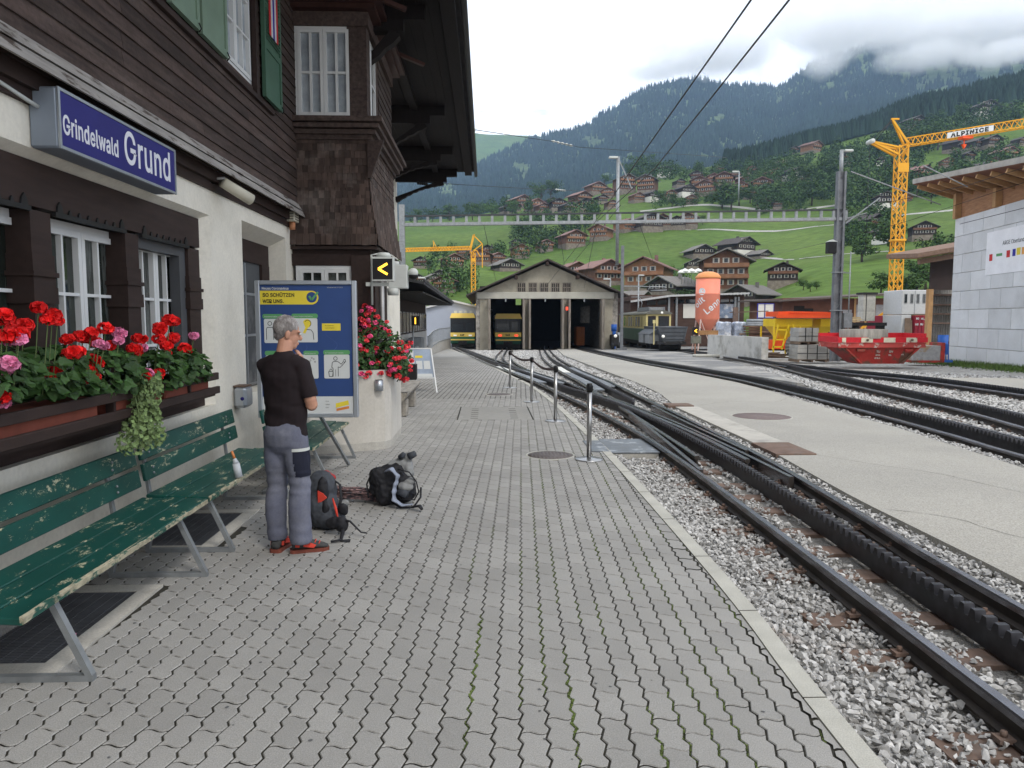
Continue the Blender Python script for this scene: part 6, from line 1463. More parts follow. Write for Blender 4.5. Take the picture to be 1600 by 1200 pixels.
# ---- signal post near wagon
sp2=thing('yard_signal','small amber LED sign on an orange post with a grey box beside the far track','signal post',(X_(1088,46),46,gz(46)))
xx=X_(1087,46); b=MB(); b.cyl((xx,46,gz(46)),(xx,46,Z_(516,46)),.05,8); b.build('post',M('faded_orange',(.42,.22,.15),.7),sp2); b=MB(); b.bbox(xx-.2,xx+.12,45.8,46.0,Z_(523,46),Z_(511,46),.01); b.build('sign_case',m_black,sp2)
b=MB(); c=(xx-.1,45.785,Z_(517,46)); b.bar(c,(xx+.04,45.785,Z_(514.5,46)),.05,.02,up=(0,1,0)); b.bar(c,(xx+.04,45.785,Z_(519.5,46)),.05,.02,up=(0,1,0)); b.build('arrow',m_amber,sp2)
b=MB(); b.bbox(xx-.2,xx+.35,45.9,46.3,Z_(537,46),Z_(525,46),.02); b.build('grey_box',M('box_olive_grey',(.16,.16,.13),.7),sp2)
b=MB(); b.bbox(X_(1084,42),X_(1127,42),41.6,42.2,gz(42)-.02,gz(42)+.14,.05); b.build('white_beam',m_kerb,label='pale concrete beam lying on the ground below the small signal post',cat='concrete beam')
b=MB(); b.bar((xx+.3,46.5,Z_(520,46)),(X_(1122,46.5),46.5,Z_(520,46)),.25,.28); b.build('wooden_beam',M('orange_wood',(.33,.18,.08),.8,var=.3),label='thick orange brown timber resting below the silo legs',cat='timber')
# ---- workshop with posters
YW=76.0; wk=thing('workshop','long dark timber workshop with a pale roof edge and wall posters','workshop',(22,YW,gz(YW)))
b=MB(); b.box(X_(985,YW),X_(1162,YW),YW,YW+10,gz(YW),Z_(461,YW,1100)); b.build('timber_wall',m_cw0:=M('workshop_timber',(.075,.045,.035),.85,var=.25,vs=1,st=(1,1,4)),wk)
b=MB(); b.add([(X_(982,YW),YW-1,Z_(470,YW,985)),(X_(1045,YW),YW-1,Z_(461,YW,1045)),(X_(1165,YW),YW-1,Z_(457.5,YW,1160)),(X_(1165,YW),YW-1,Z_(460,YW,1160)),(X_(1045,YW),YW-1,Z_(464,YW,1045)),(X_(982,YW),YW-1,Z_(473,YW,985)),(X_(982,YW),YW+11,Z_(470,YW,985)),(X_(1045,YW),YW+11,Z_(461,YW,1045)),(X_(1165,YW),YW+11,Z_(457.5,YW,1160))],[(0,5,4,1),(1,4,3,2),(0,1,7,6),(1,2,8,7)],False); b.build('roof',M('pale_roof_edge',(.42,.42,.42),.7),wk)
for u0,u1,v0,v1 in ((1052,1068,468,474),(1071,1086,468,474),(1125,1138,468,474),(1010,1024,470,477),(1027,1041,469,476),(1140,1154,468,474)):
    b=MB(); b.box(X_(u0,YW),X_(u1,YW),YW-.06,YW-.01,Z_(v1,YW,u0),Z_(v0,YW,u0)); b.build('window',m_glass,wk)
for u0,u1,mm,nm in ((1067,1089,m_cwhite,'white_poster'),(1120,1146,M('poster_steel_blue',(.20,.25,.34),.6,var=.4,vs=1.5,c2=(.5,.5,.52),c2s=2,c2t=(.5,.6)),'blue_grey_poster')):
    b=MB(); b.box(X_(u0,YW),X_(u1,YW),YW-.1,YW-.02,Z_(497,YW,u0),Z_(475,YW,u0)); b.build(nm,mm,wk)
b=MB(); 
for u in (1044,1056,1147,1152): b.box(X_(u,YW)-.1,X_(u,YW)+.1,YW-.3,YW-.12,gz(YW),Z_(464,YW,u))
b.build('post',m_galv,wk)
# ---- low concrete wall with wrapped pallets
cw=[G(1114,556),G(1200,563)]; a,c=cw; t_=(c-a).normalized(); nrm=Vector((t_.y,-t_.x,0)); b=MB()
zc=[Z_(523,a.y,1114),Z_(527,c.y,1200)]
b.prism([(a.x,a.y,a.z-.1),(c.x,c.y,c.z-.1),(c.x,c.y,zc[1]),(a.x,a.y,zc[0])],(-nrm.x*-.35,-nrm.y*-.35 if nrm.y<0 else nrm.y*.35,0)); b.build('concrete_wall',M('pale_concrete_wall',(.50,.49,.46),.9,var=.12,vs=1.2,c2=(.3,.29,.26),c2s=1),label='low pale concrete wall along the storage yard',cat='concrete wall')
m_wrap=M('plastic_wrap',(.30,.34,.42),.3,var=.5,vs=2.2,c2=(.6,.62,.66),c2s=2.5,c2t=(.5,.62)); 
for k,(u0,u1,v0,lb_) in enumerate(((1124,1144,503,'left plastic wrapped pallet load behind the low concrete wall'),(1149,1167,503,'right plastic wrapped pallet load behind the low concrete wall'))):
    y=47.5; b=MB(); b.bbox(X_(u0,y),X_(u1,y),y,y+.8,gz(y),Z_(v0,y,u0),.06); rb=remesh(b,.05,2,lambda v:.06*mnoise.noise(v*3)); rb.build('wrapped_pallet',m_wrap,label=lb_,cat='wrapped pallet',group='plastic wrapped pallets')
b=MB(); y=48.5; b.bar((X_(1149,y),y,gz(y)),(X_(1149,y),y,Z_(480,y)),.3,.2); b.bar((X_(1140,y),y,Z_(488,y)),(X_(1200,y),y,Z_(486,y)),.06,.06); b.build('steel_upright',m_rust,label='rusty red steel column standing among the wrapped pallets',cat='steel column')
b=MB(); y=46.8
for k in range(7): b.cyl((X_(1167,y),y+.0+k*.0,Z_(505,y)+(k%2)*.16),(X_(1203,y),y,Z_(505,y)+(k%2)*.16),.10,8) if k<2 else None
for k in range(5): b.cyl((X_(1167,y),y+k*.22,Z_(508,y)),(X_(1203,y),y+k*.22,Z_(508,y)),.12,8)
b.build('pipe_stack',M('grey_pipes',(.25,.27,.29),.5,var=.2),label='stack of grey pipes on the timber pile',cat='pipe stack')
b=MB(); 
for k in range(16): z_=Z_(530,y)+k%6*.16; b.obox((X_(1183,y)+random.uniform(-.3,.3),y-.2+.1*(k%3),z_),(1.7,random.uniform(-.1,.1),0),(0,.22,0),(0,0,.09))
b.build('timber_pile',M('pile_brown',(.13,.08,.05),.85,var=.4,vs=2,isl=.4),label='pile of brown planks beneath the grey pipes',cat='plank pile')
# ---- yellow and orange concrete hopper
m_yel=M('machine_yellow',(.72,.50,.02),.45,var=.08,vs=1.5); m_or=M('machine_orange',(.78,.09,.02),.45,var=.08,vs=1.5)
YH=41.0; gh=gz(YH); hp=thing('concrete_hopper','yellow and orange steel concrete hopper on a ladder frame','concrete hopper',(X_(1250,YH),YH,gh)); hx=lambda u:X_(u,YH); hz=lambda v:Z_(v,YH,1250)
b=MB(); b.box(hx(1205),hx(1262),YH-.6,YH+1.2,hz(510),hz(498)); b.box(hx(1275),hx(1296),YH-.6,YH+1.2,hz(510),hz(498))
b.add([(hx(1207),YH-.5,hz(510)),(hx(1260),YH-.5,hz(510)),(hx(1248),YH,hz(534)),(hx(1222),YH,hz(534)),(hx(1207),YH+1.1,hz(510)),(hx(1260),YH+1.1,hz(510)),(hx(1248),YH+.6,hz(534)),(hx(1222),YH+.6,hz(534))],[(0,3,2,1),(4,5,6,7),(0,4,7,3),(1,2,6,5),(3,7,6,2)],False)
b.add([(hx(1276),YH-.5,hz(510)),(hx(1296),YH-.5,hz(510)),(hx(1290),YH,hz(524)),(hx(1280),YH,hz(524)),(hx(1276),YH+1.1,hz(510)),(hx(1296),YH+1.1,hz(510)),(hx(1290),YH+.6,hz(524)),(hx(1280),YH+.6,hz(524))],[(0,3,2,1),(4,5,6,7),(0,4,7,3),(1,2,6,5),(3,7,6,2)],False)
b.build('hopper_bin',m_yel,hp)
b=MB(); b.obox((hx(1250),YH+.1,hz(491.5)),(hx(1293)-hx(1207),0,-.05),(0,1.9,0),(0,0,.28)); b.obox((hx(1247),YH-.9,hz(494)),(hx(1290)-hx(1203),0,0),(0,.12,0),(0,0,.2)); b.obox((hx(1252),YH-.2,hz(488.5)),(hx(1285)-hx(1226),0,-.04),(0,1.4,0),(0,0,.10)); b.build('orange_deck',m_or,hp)
b=MB(); b.box(hx(1203),hx(1232),YH-.3,YH+.6,hz(545),hz(531)); b.build('orange_skirt',m_or,hp)
b=MB()
for (u0,v0,u1,v1) in ((1206,507,1198,545),(1222,507,1212,545),(1228,507,1240,534),(1296,517,1303,538),(1286,517,1294,538),(1206,515,1222,515),(1201,530,1218,530),(1198,541,1214,541),(1283,517,1296,517)):
    b.bar((hx(u0),YH-.95,hz(v0)),(hx(u1),YH-.95,hz(v1)),.07,.07)
for s in (1200,1240,1290): b.bar((hx(s),YH+1.0,hz(510)),(hx(s),YH+1.0,gh),.08,.08); b.bar((hx(s),YH-.9,hz(510)),(hx(s),YH-.9,gh),.07,.07)
b.build('ladder_frame',m_yel,hp)
# pallets of blocks
m_blk=M('grey_blocks',(.34,.33,.305),.9,var=.12,vs=2,isl=.12,fine=.08); m_pal=M('pallet_wood',(.17,.12,.085),.85,var=.3,vs=2)
def pallet(u0,u1,v0,v1,y,lab,lay=4):
    x0=X_(u0,y);x1=X_(u1,y); zb_=Z_(v1,y,u0); zt_=Z_(v0,y,u0); t=thing('block_pallet',lab,'block pallet',((x0+x1)/2,y,zb_),group='pallets of grey concrete blocks')
    b=MB(); nx=max(2,int((x1-x0)/.42)); 
    for i in range(nx):
        for j in range(3):
            for k in range(lay):
                xa=x0+(x1-x0)*i/nx; ya=y+j*.36; za=zb_+.14+(zt_-zb_-.14)*k/lay; b.box(xa+.006,xa+(x1-x0)/nx-.006,ya,ya+.35,za+.004,za+(zt_-zb_-.14)/lay-.004)
    b.build('blocks',m_blk,t); b=MB()
    for xa in (x0,(x0+x1)/2-.05,x1-.1): b.box(xa,xa+.1,y-.02,y+1.1,zb_,zb_+.1)
    b.box(x0,x1,y-.03,y+1.1,zb_+.1,zb_+.138); b.build('pallet',m_pal,t)
    b=MB()
    for k in range(1,3): xa=x0+(x1-x0)*k/3; b.box(xa-.02,xa+.02,y-.012,y-.002,zb_+.14,zt_+.01)
    b.box(x0-.01,x1+.01,y-.011,y-.003,(zt_+zb_)/2-.01,(zt_+zb_)/2+.02); b.build('strapping',m_black,t)
pallet(1248,1294,539,566,36.2,'left lower pallet of strapped grey concrete blocks'); pallet(1295,1332,540,565,36.3,'right lower pallet of strapped grey concrete blocks behind the skip'); pallet(1249,1280,512.5,538,36.4,'upper pallet of grey concrete blocks stacked on the left one',3)
dk=thing('metal_fan_disc','big grey ribbed disc leaning beside the block pallets','disc',(X_(1242,37.5),37.5,gz(37.5))); b=MB(); c=Vector((X_(1244,37.5),37.5,Z_(541,37.5,1244))); n=40; vs=[c+Vector((-.03,-.28,0))]
for k in range(n): a=2*PI*k/n; r_=.62*(1 if k%2 else .985); vs.append(c+Vector((math.cos(a)*r_*.8,(0.05 if k%2 else -.02),math.sin(a)*r_)))
b.add(vs,[(0,1+k,1+(k+1)%n) for k in range(n)],False); b.add([v+Vector((0,.09,0)) for v in vs],[(0,1+(k+1)%n,1+k) for k in range(n)],False); b.build('ribbed_disc',M('disc_grey',(.22,.21,.195),.7,.3,isl=.2,var=.2),dk)
b=MB(); b.blob(P(1242,519,37.6),(.24,.24,.23),n=14,m=10); wt=b.build('white_tank',m_white,label='white domed container above the ribbed disc',cat='tank')
b=MB(); 
for k in range(14): b.obox((X_(1212,38)+random.uniform(-.6,.6),38+random.uniform(-.3,.3),gz(38)+.08+.06*(k%5)),(random.uniform(.8,1.6),random.uniform(-.3,.3),0),(0,.2,0),(0,0,.05))
b.build('scrap_timber',m_pal,label='heap of scrap planks in front of the yellow hopper',cat='plank heap')
# ---- skip
m_skip=M('worn_red_skip',(.42,.04,.032),.65,var=.25,vs=1.6,c2=(.12,.06,.04),c2s=1.7,c2t=(.47,.60),fine=.1)
m_skipd=M('faded_skip_band',(.42,.06,.05),.6,var=.2,vs=3,c2=(.5,.46,.40),c2s=2.2,c2t=(.55,.62))
YK=30.6; gk=gz(YK); kx=lambda u:X_(u,YK); kz=lambda v:Z_(v,YK,1380); sk=thing('skip','battered red waste skip with a red and white striped rim','skip',(kx(1380),YK,gk))
def frus(b,u0,u1,v0,y0,y1,w0,w1,v1,z0,z1): 
    b.add([(kx(u0),y0,kz(v0)),(kx(u1),y0,kz(v0)),(kx(u1),y1,kz(v0)),(kx(u0),y1,kz(v0)),(kx(w0),z0,kz(v1)),(kx(w1),z0,kz(v1)),(kx(w1),z1,kz(v1)),(kx(w0),z1,kz(v1))],[(0,3,2,1),(4,5,6,7),(0,1,5,4),(1,2,6,5),(2,3,7,6),(3,0,4,7)],False)
b=MB(); frus(b,1350,1420,569,YK+.25,YK+1.3,1318,1440,543,YK-.02,YK+1.6); 
for u,w_ in ((1352,1322),(1416,1437)): b.bar((kx(u),YK+.2,kz(568)),(kx(w_),YK-.05,kz(544)),.09,.06)
for u in (1350,1352): pass
b.box(kx(1340),kx(1352),YK-.1,YK,kz(549),kz(545)); b.box(kx(1415),kx(1427),YK-.1,YK,kz(549),kz(545)); b.build('skip_body',m_skip,sk)
b=MB(); b.box(kx(1310),kx(1446),YK-.12,YK-.02,kz(543),kz(535.5)); b.box(kx(1309),kx(1446),YK-.02,YK+1.7,kz(543),kz(536)); b.build('lower_band',m_skipd,sk)
b=MB(); b.box(kx(1308),kx(1448),YK-.16,YK-.04,kz(535),kz(527)); b.box(kx(1308),kx(1448),YK+1.6,YK+1.72,kz(535),kz(521)); b.box(kx(1308),kx(1312),YK-.04,YK+1.6,kz(535),kz(526)); b.box(kx(1444),kx(1448),YK-.04,YK+1.6,kz(535),kz(521)); b.build('rim',M('rim_red',(.55,.02,.03),.5,var=.15),sk)
b=MB()
for a,c in ((1314,1320),(1344,1362),(1379,1397),(1414,1431)): b.box(kx(a),kx(c),YK-.175,YK-.161,kz(534.8),kz(527.5))
b.build('white_stripe',M('rim_cream',(.60,.55,.42),.6,var=.15,c2=(.3,.1,.08),c2s=4,c2t=(.55,.6)),sk)
for u in (1353,1422): b=MB(); b.cyl((kx(u),YK-.2,kz(531)),(kx(u),YK-.24,kz(531)),.055,10); b.build('lug',m_rust,sk)
for k,(txt,u,v,s_) in enumerate((('TU',1372,551,.17),('RH',1392,551,.17),('HI IA',1372,556,.11),('TEL',1392,556,.11),('VI ILA',1371,561,.12),('44',1412,555,.12))):
    yk=YK-.03+.27*(v-543)/26; text_mb(txt,s_,basis((kx(u),yk-.02,kz(v)),(1,0,0),(0,.27,-1) if 0 else (0,-.25,1)),M('worn_white_mark',(.55,.5,.45),.8) if k==0 else bpy.data.materials['worn_white_mark'],'worn_lettering',sk,ext=.002,bold=.004)
b=MB(); c=Vector((kx(1364),YK+.75,0)); r_=(kx(1402)-kx(1326))/2*.92; b.lathe((c.x,c.y,0),[(r_,kz(529)),(r_,kz(515)),(r_-.12,kz(514.5)),(r_-.12,kz(529))],40,cap=False); b.build('concrete_ring',M('ring_concrete',(.27,.25,.22),.9,var=.3,vs=3,st=(3,3,.5)),label='weathered concrete manhole ring standing in the red skip',cat='concrete ring')
b=MB(); b.bbox(kx(1444),kx(1467),YK+1.0,YK+1.12,kz(531.5),kz(529),.01); b.build('white_tube',m_white,label='short white tube sticking out of the skip',cat='tube')
tb_=thing('pallet_truck_load','red and orange boxed load with a blue hand truck right of the skip','pallet load',(kx(1460),33.5,gz(33.5))); y=33.5; b=MB(); b.bbox(X_(1430,y),X_(1473,y),y,y+.9,gz(y)+.06,Z_(541,y),.02); b.build('carton',M('carton_board',(.36,.27,.18),.8,var=.2,c2=(.36,.36,.36),c2s=.9,c2t=(.48,.52)),tb_); b=MB(); b.box(X_(1428,y),X_(1478,y),y-.04,y+.95,gz(y)-.02,gz(y)+.08); b.box(X_(1472,y),X_(1478,y),y-.05,y+.9,gz(y),Z_(536,y)); b.build('red_edge',m_skip,tb_)
b=MB(); xb=X_(1481,y); b.bar((xb,y,gz(y)),(xb-.02,y,Z_(538,y)),.04,.04); b.bar((xb+.12,y,gz(y)),(xb+.08,y,Z_(538,y)),.04,.04); b.box(xb-.1,xb+.2,y-.2,y+.1,gz(y),gz(y)+.1); b.build('blue_hand_truck',M('truck_blue',(.03,.12,.42),.5),tb_)
# ---- office containers, open shed, red container
m_cont=M('container_white',(.52,.53,.53),.5,var=.06); YC=50.0; cx_=lambda u:X_(u,YC); cz=lambda v:Z_(v,YC,1430)
oc=thing('office_container','white site office container with narrow windows on top of a second unit','site container',(cx_(1430),YC,gz(YC)))
b=MB(); b.bbox(cx_(1408),cx_(1408)+6,YC,YC+2.4,cz(491.5),cz(453),.04); b.bbox(cx_(1408),cx_(1424),YC,YC+2.4,gz(YC),cz(492),.04); b.build('container_body',m_cont,oc)
for k in range(6):
    u=1411.5+k*9.5; b=MB(); b.box(cx_(u),cx_(u+4.5),YC-.03,YC-.001,cz(474),cz(459)); fo=b.build('window_frame',m_galv,oc); b=MB(); b.box(cx_(u+.6),cx_(u+3.9),YC-.04,YC-.031,cz(473),cz(460)); b.build('pane',m_glass,fo)
b=MB(); b.box(cx_(1428)-.02,cx_(1428)+.02,YC-.012,YC,cz(491),cz(454)); b.build('joint',m_galv,oc)
rc2=thing('red_container','dark red shipping container with white lettering under the site office','shipping container',(cx_(1440),YC,gz(YC))); b=MB(); b.bbox(cx_(1425.5),cx_(1425.5)+2.44,YC-.2,YC+6,gz(YC),cz(492.5),.03)
for k in range(9): xx=cx_(1427)+k*.25; b.box(xx,xx+.1,YC-.24,YC-.2,gz(YC)+.1,cz(494))
b.build('corrugated_body',M('container_red',(.26,.018,.035),.6,var=.15),rc2)
for k,(u,v) in enumerate(((1428,499),(1436,499),(1427,508),(1435,508),(1441,500))): text_mb(('SC','AL','M2','EU','A')[k],.22,basis((cx_(u),YC-.245,cz(v)),(1,0,0),(0,0,1)),m_cont,'lettering',rc2,ext=.004,bold=.012)
b=MB(); b.bar((cx_(1411),YC-.6,gz(YC)),(cx_(1417),YC-.1,cz(497)),.35,.06); b.bar((cx_(1413),YC-.8,gz(YC)),(cx_(1420),YC-.1,cz(500)),.3,.06); b.build('leaning_planks',m_pal,label='brown planks leaning against the site container',cat='planks')
# block wall building
A1=Vector((23.76,36.56,0)); B1=Vector((22.74,30.50,0)); dr_=(B1-A1).normalized(); nn_=Vector((dr_.y,-dr_.x,0)); zb0=-.5
bb_=thing('block_hall','building of large grey concrete blocks with a timber clad top under a wide wooden roof','block building',(A1.x,A1.y,gz(36)))
m_bigblk=M('big_concrete_block',(.60,.615,.63),.88,var=.07,vs=.9,isl=.09,fine=.08,fs=40,c2=(.52,.53,.54),c2s=.7,c2t=(.45,.75)); row=.90; LEN=20
def wp(s,z,o=0): q=A1+dr_*s+nn_*o; return Vector((q.x,q.y,z))
b=MB(); b2=MB()
for r_ in range(8):
    z0_=zb0+r_*row+ (0 if r_ else 0); s=-(.95 if r_%2 else 0)
    while s<LEN:
        a=max(0,s)+.012; c=min(LEN,s+1.9)-.012
        if c-a>.1:
            b.obox(wp((a+c)/2,z0_+row/2,.0),dr_*(c-a),nn_*.8,Vector((0,0,row-.025)))
        s+=1.9
b.build('block_wall',m_bigblk,bb_)
b2.obox(wp(LEN/2,zb0+4*row,-.0)-nn_*0,dr_*(LEN-.1),nn_*.7,Vector((0,0,8*row-.1))); b2.obox(wp(0.4,3.4)+Vector((4,0.6,0)),Vector((8,0,0)),Vector((0,.6,0)),Vector((0,0,7.6))); b2.build('mortar_core',m_conc,bb_)
zt0=zb0+8*row; m_clad=M('larch_cladding',(.34,.18,.095),.8,var=.25,vs=2,st=(1,1,7),bump=.2,bs=20); zt0=6.70
SLP=.103
def ztop(s_): return 7.95-SLP*s_
b=MB(); A_=[wp(0,zt0-.02,.25),wp(LEN,zt0-.02,.25),wp(LEN,ztop(LEN)+.02,.25),wp(0,ztop(0)+.02,.25)]; b.prism(A_,-nn_*.3); b.build('timber_cladding',m_clad,bb_)
m_glulam=M('glulam_timber',(.40,.235,.11),.75,var=.2,vs=2)
for s_ in (0.12,4.0,8.0,12,16):
    b=MB(); h_=ztop(s_)-zt0; b.obox(wp(s_,zt0+h_/2,.40),dr_*.26,nn_*.28,Vector((0,0,h_))); b.build('wall_post',m_glulam,bb_)
S0=-1.6; E=1.9
def rzf(s_,o): return ztop(s_)+.06+.30*o
b=MB(); q=[wp(S0,rzf(S0,E),E),wp(LEN,rzf(LEN,E),E),wp(LEN,rzf(LEN,-8)+1.2,-8),wp(S0,rzf(S0,-8)+1.2,-8)]; b.prism(q,(0,0,.24)); b.build('roof',M('hall_roof',(.36,.34,.31),.8,var=.2,vs=2),bb_)
b=MB(); q=[wp(S0+.03,rzf(S0,E)-.04,E-.03),wp(LEN,rzf(LEN,E)-.04,E-.03),wp(LEN,rzf(LEN,.0)-.04,.0),wp(S0+.03,rzf(S0,.0)-.04,.0)]; b.prism(q,(0,0,.036)); m_brownb=M('red_brown_boards',(.17,.075,.045),.8,var=.25,vs=2,isl=.2); b.build('roof_boarding',m_brownb,bb_)
for k in range(16):
    b=MB(); s_=S0+.4+k*1.25; b.bar(wp(s_,rzf(s_,E)-.16,E-.12),wp(s_,rzf(s_,0)-.16,.05),.13,.2); b.build('rafter',m_glulam,bb_)
bn=thing('site_banner','white construction site banner with dark lettering and small coloured logos on the block wall','banner',wp(8,4.0,.45))
def bq(mb,s0,s1,z0,z1,o): mb.quad(wp(s0,z0,o),wp(s1,z0,o),wp(s1,z1,o),wp(s0,z1,o))
def onwall(u,v,o=.41):
    d=Vector(ray(u,v)); n=nn_; q=A1+nn_*o; t=((q-Vector((0,0,1.7))).x*n.x+(q-Vector((0,0,1.7))).y*n.y)/(d.x*n.x+d.y*n.y); p=Vector((0,0,1.7))+d*t; return (p-A1).dot(dr_),p.z
s0_,zA=onwall(1543,364); _,zB=onwall(1543,430)
b=MB(); b.obox(wp(s0_+4,(zA+zB)/2,.415),dr_*8,nn_*.012,Vector((0,0,zA-zB))); b.build('sheet',M('banner_white',(.78,.79,.82),.6,var=.06,vs=1.5,bump=.5,bs=2,bd=.05),bn)
sT,zT=onwall(1567,383); text_mb('ARGE Oberland V',.34,basis(wp(sT,zT,.425),dr_,(0,0,1)),m_black,'lettering',bn,ext=.002)
for u,v,mm,w_ in ((1546,403,m_red,.28),(1559,398.5,m_pgreen,.5),(1573,397,m_red,.28),(1582,395,m_bl,.24),(1589,393,m_pyel,.30),(1597,392,M('logo_orange',(.7,.35,.1),.6),.3)):
    s_,z_=onwall(u,v); b=MB(); b.obox(wp(s_+.15,z_,.424),dr_*w_,nn_*.004,Vector((0,0,.3 if w_<.4 else .12))); b.build('logo',mm,bn)
# open shed attached further back
YO=44.0; os_=thing('open_shed','open fronted timber shed with corrugated wall and shelves beside the block hall','open shed',(X_(1470,YO),YO,gz(YO))); ox=lambda u:X_(u,YO); oz=lambda v:Z_(v,YO,1450)
b=MB(); b.box(ox(1449),ox(1525),YO-.1,YO,oz(453),oz(402)); b.build('upper_boarding',M('dark_boarding',(.045,.032,.03),.85,var=.2,vs=1),os_)
b=MB(); 
k=0; x=X_(1455,YO+2)
while x<X_(1525,YO+2): b.cyl((x,YO+2,gz(YO)),(x,YO+2,oz(435)),.09,6); x+=.16
b.build('corrugated_wall',M('corrugated_grey',(.27,.265,.25),.7,var=.15),os_)
b=MB(); 
for v in (459,475,490,505): b.box(X_(1456,YO+1.5),X_(1525,YO+1.5),YO+1.4,YO+1.9,oz(v)-.06,oz(v)+.04)
b.build('shelf',m_rust,os_)
b=MB(); b.box(ox(1446.5),ox(1453.5),YO-.2,YO+.1,gz(YO)-.05,oz(452)); b.build('corner_post',m_glulam,os_)
b=MB(); q=[(ox(1409),YO-1.4,oz(406)),(ox(1535),YO-1.4,oz(383)),(ox(1535),YO+2.2,oz(383)+.25),(ox(1411),YO+2.2,oz(406)+.25)]; b.prism(q,(0,0,.26)); b.bar((ox(1418),YO-.9,oz(411)),(ox(1530),YO-.9,oz(391)),.3,.3); b.build('roof',M('shed_roof_edge',(.20,.13,.095),.8,var=.2),os_)
b=MB(); q=[(ox(1411),YO-1.2,oz(406)-.05),(ox(1535),YO-1.2,oz(383)-.05),(ox(1535),YO+2.1,oz(383)+.2),(ox(1412),YO+2.1,oz(406)+.2)]; b.prism(q,(0,0,.03)); b.build('soffit',m_glulam,os_)
b=MB(); 
for k in range(12): b.box(ox(1456)+random.uniform(0,1.6),ox(1456)+random.uniform(1.7,2.3),YO+.8,YO+1.3,gz(YO)+.1+.06*k,gz(YO)+.15+.06*k)
b.build('plank_store',m_brownb,label='brown planks stored on the floor of the open shed',cat='plank stack')
b=MB(); b.cyl((ox(1491),YO+1,gz(YO)),(ox(1491),YO+1,oz(524)),.3,14); b.build('blue_barrel',M('barrel_blue',(.02,.10,.40),.5),label='blue barrel at the foot of the open shed',cat='barrel')
# ---- long low shed on the bank + banded chimney + billboards
YL=63.0; ll=thing('long_shed','long low brown timber shed with a flat roof at the foot of the green bank','long shed',(X_(1300,YL),YL,gz(YL))); lx=lambda u:X_(u,YL); lz=lambda v:Z_(v,YL,1300)
b=MB(); b.box(lx(1222),lx(1420),YL,YL+8,gz(YL),lz(466)); b.build('timber_wall',M('shed_brown',(.13,.06,.042),.85,var=.25,vs=1),ll)
b=MB(); b.add([(lx(1208),YL-1.2,lz(472)),(lx(1425),YL-1.2,lz(459)),(lx(1425),YL+9,lz(459)+.2),(lx(1208),YL+9,lz(472)+.2),(lx(1208),YL-1.2,lz(469.5)),(lx(1425),YL-1.2,lz(456.5)),(lx(1425),YL+9,lz(456.5)+.2),(lx(1208),YL+9,lz(469.5)+.2)],[(0,3,2,1),(4,5,6,7),(0,1,5,4),(1,2,6,5),(2,3,7,6),(3,0,4,7)],False); b.build('roof',M('shed_roof_brown',(.10,.08,.07),.85,var=.2),ll)
for u0,u1,v0,v1,mm in ((1337,1348,476,500,'g'),(1367,1384,476,500,'g'),(1316,1330,484,500,'g'),(1240,1256,478,490,'d'),(1256,1270,482,492,'d')):
    b=MB(); b.box(lx(u0),lx(u1),YL-.04,YL-.005,lz(v1),lz(v0)); b.build('door_opening',M('shed_grey_door',(.28,.28,.29),.8) if mm=='g' else m_dark,ll)
b=MB(); 
for u in (1333,1350,1363,1388,1396): b.box(lx(u),lx(u+3),YL-.1,YL-.041,gz(YL),lz(466))
b.build('post',m_glulam,ll)
fs_=thing('formwork_stack','tall strapped stack of pale formwork panels in front of the long shed','panel stack',(X_(1357,52),52,gz(52))); b=MB(); y=52
for k in range(9): z_=Z_(502,y,1357)+k*(Z_(459,y,1357)-Z_(502,y,1357))/9; b.bbox(X_(1348,y),X_(1367,y),y,y+.8,z_+.01,z_+.24,.02)
b.build('panels',M('pale_panel',(.42,.41,.37),.8,var=.15,isl=.1),fs_); b=MB(); b.box(X_(1346,y),X_(1369,y),y-.1,y+.9,Z_(460,y,1357),Z_(458,y,1357)+.05); b.box(X_(1352,y),X_(1353,y),y-.02,y,Z_(502,y,1357),Z_(460,y,1357)); b.build('cap_and_strap',m_under,fs_)
ws=thing('timber_stack','stack of pale sawn timber on a dark trestle left of the crane foot','timber stack',(X_(1335,50),50,gz(50))); b=MB(); y=50
for k in range(18): z_=Z_(503,y,1335)+(k//6)*.12; b.box(X_(1317,y)+random.uniform(0,.2),X_(1348,y)-random.uniform(0,.2),y+(k%6)*.15,y+(k%6)*.15+.13,z_,z_+.1)
b.build('boards',M('sawn_timber',(.42,.32,.18),.8,isl=.3,var=.2),ws); b=MB(); b.box(X_(1315,y),X_(1385,y),y-.1,y+1.2,Z_(509,y,1335),Z_(504,y,1335)); 
for u in (1318,1340,1380): b.box(X_(u,y),X_(u+3,y),y,y+1,gz(y),Z_(509,y,1335))
b.build('trestle',m_under,ws)
for k,(u0,u1) in enumerate(((1184,1194),(1195,1208))):
    y=60; t=thing('billboard',('left','right')[k]+' white billboard in a dark blue frame at the foot of the green bank','billboard',(X_(u0,y),y,gz(y)),group='white billboards'); b=MB(); b.box(X_(u0,y),X_(u1,y),y,y+.1,Z_(496,y,u0),Z_(475,y,u0)); b.build('panel',m_cwhite,t); b=MB()
    for a,c,v0,v1 in ((u0-.7,u0,500,474),(u1,u1+.7,500,474),(u0,u1,475,474),(u0,u1,497,496)): b.box(X_(a,y),X_(c,y),y-.05,y+.12,Z_(v0,y,u0),Z_(v1,y,u0))
    b.build('frame',m_bl,t)
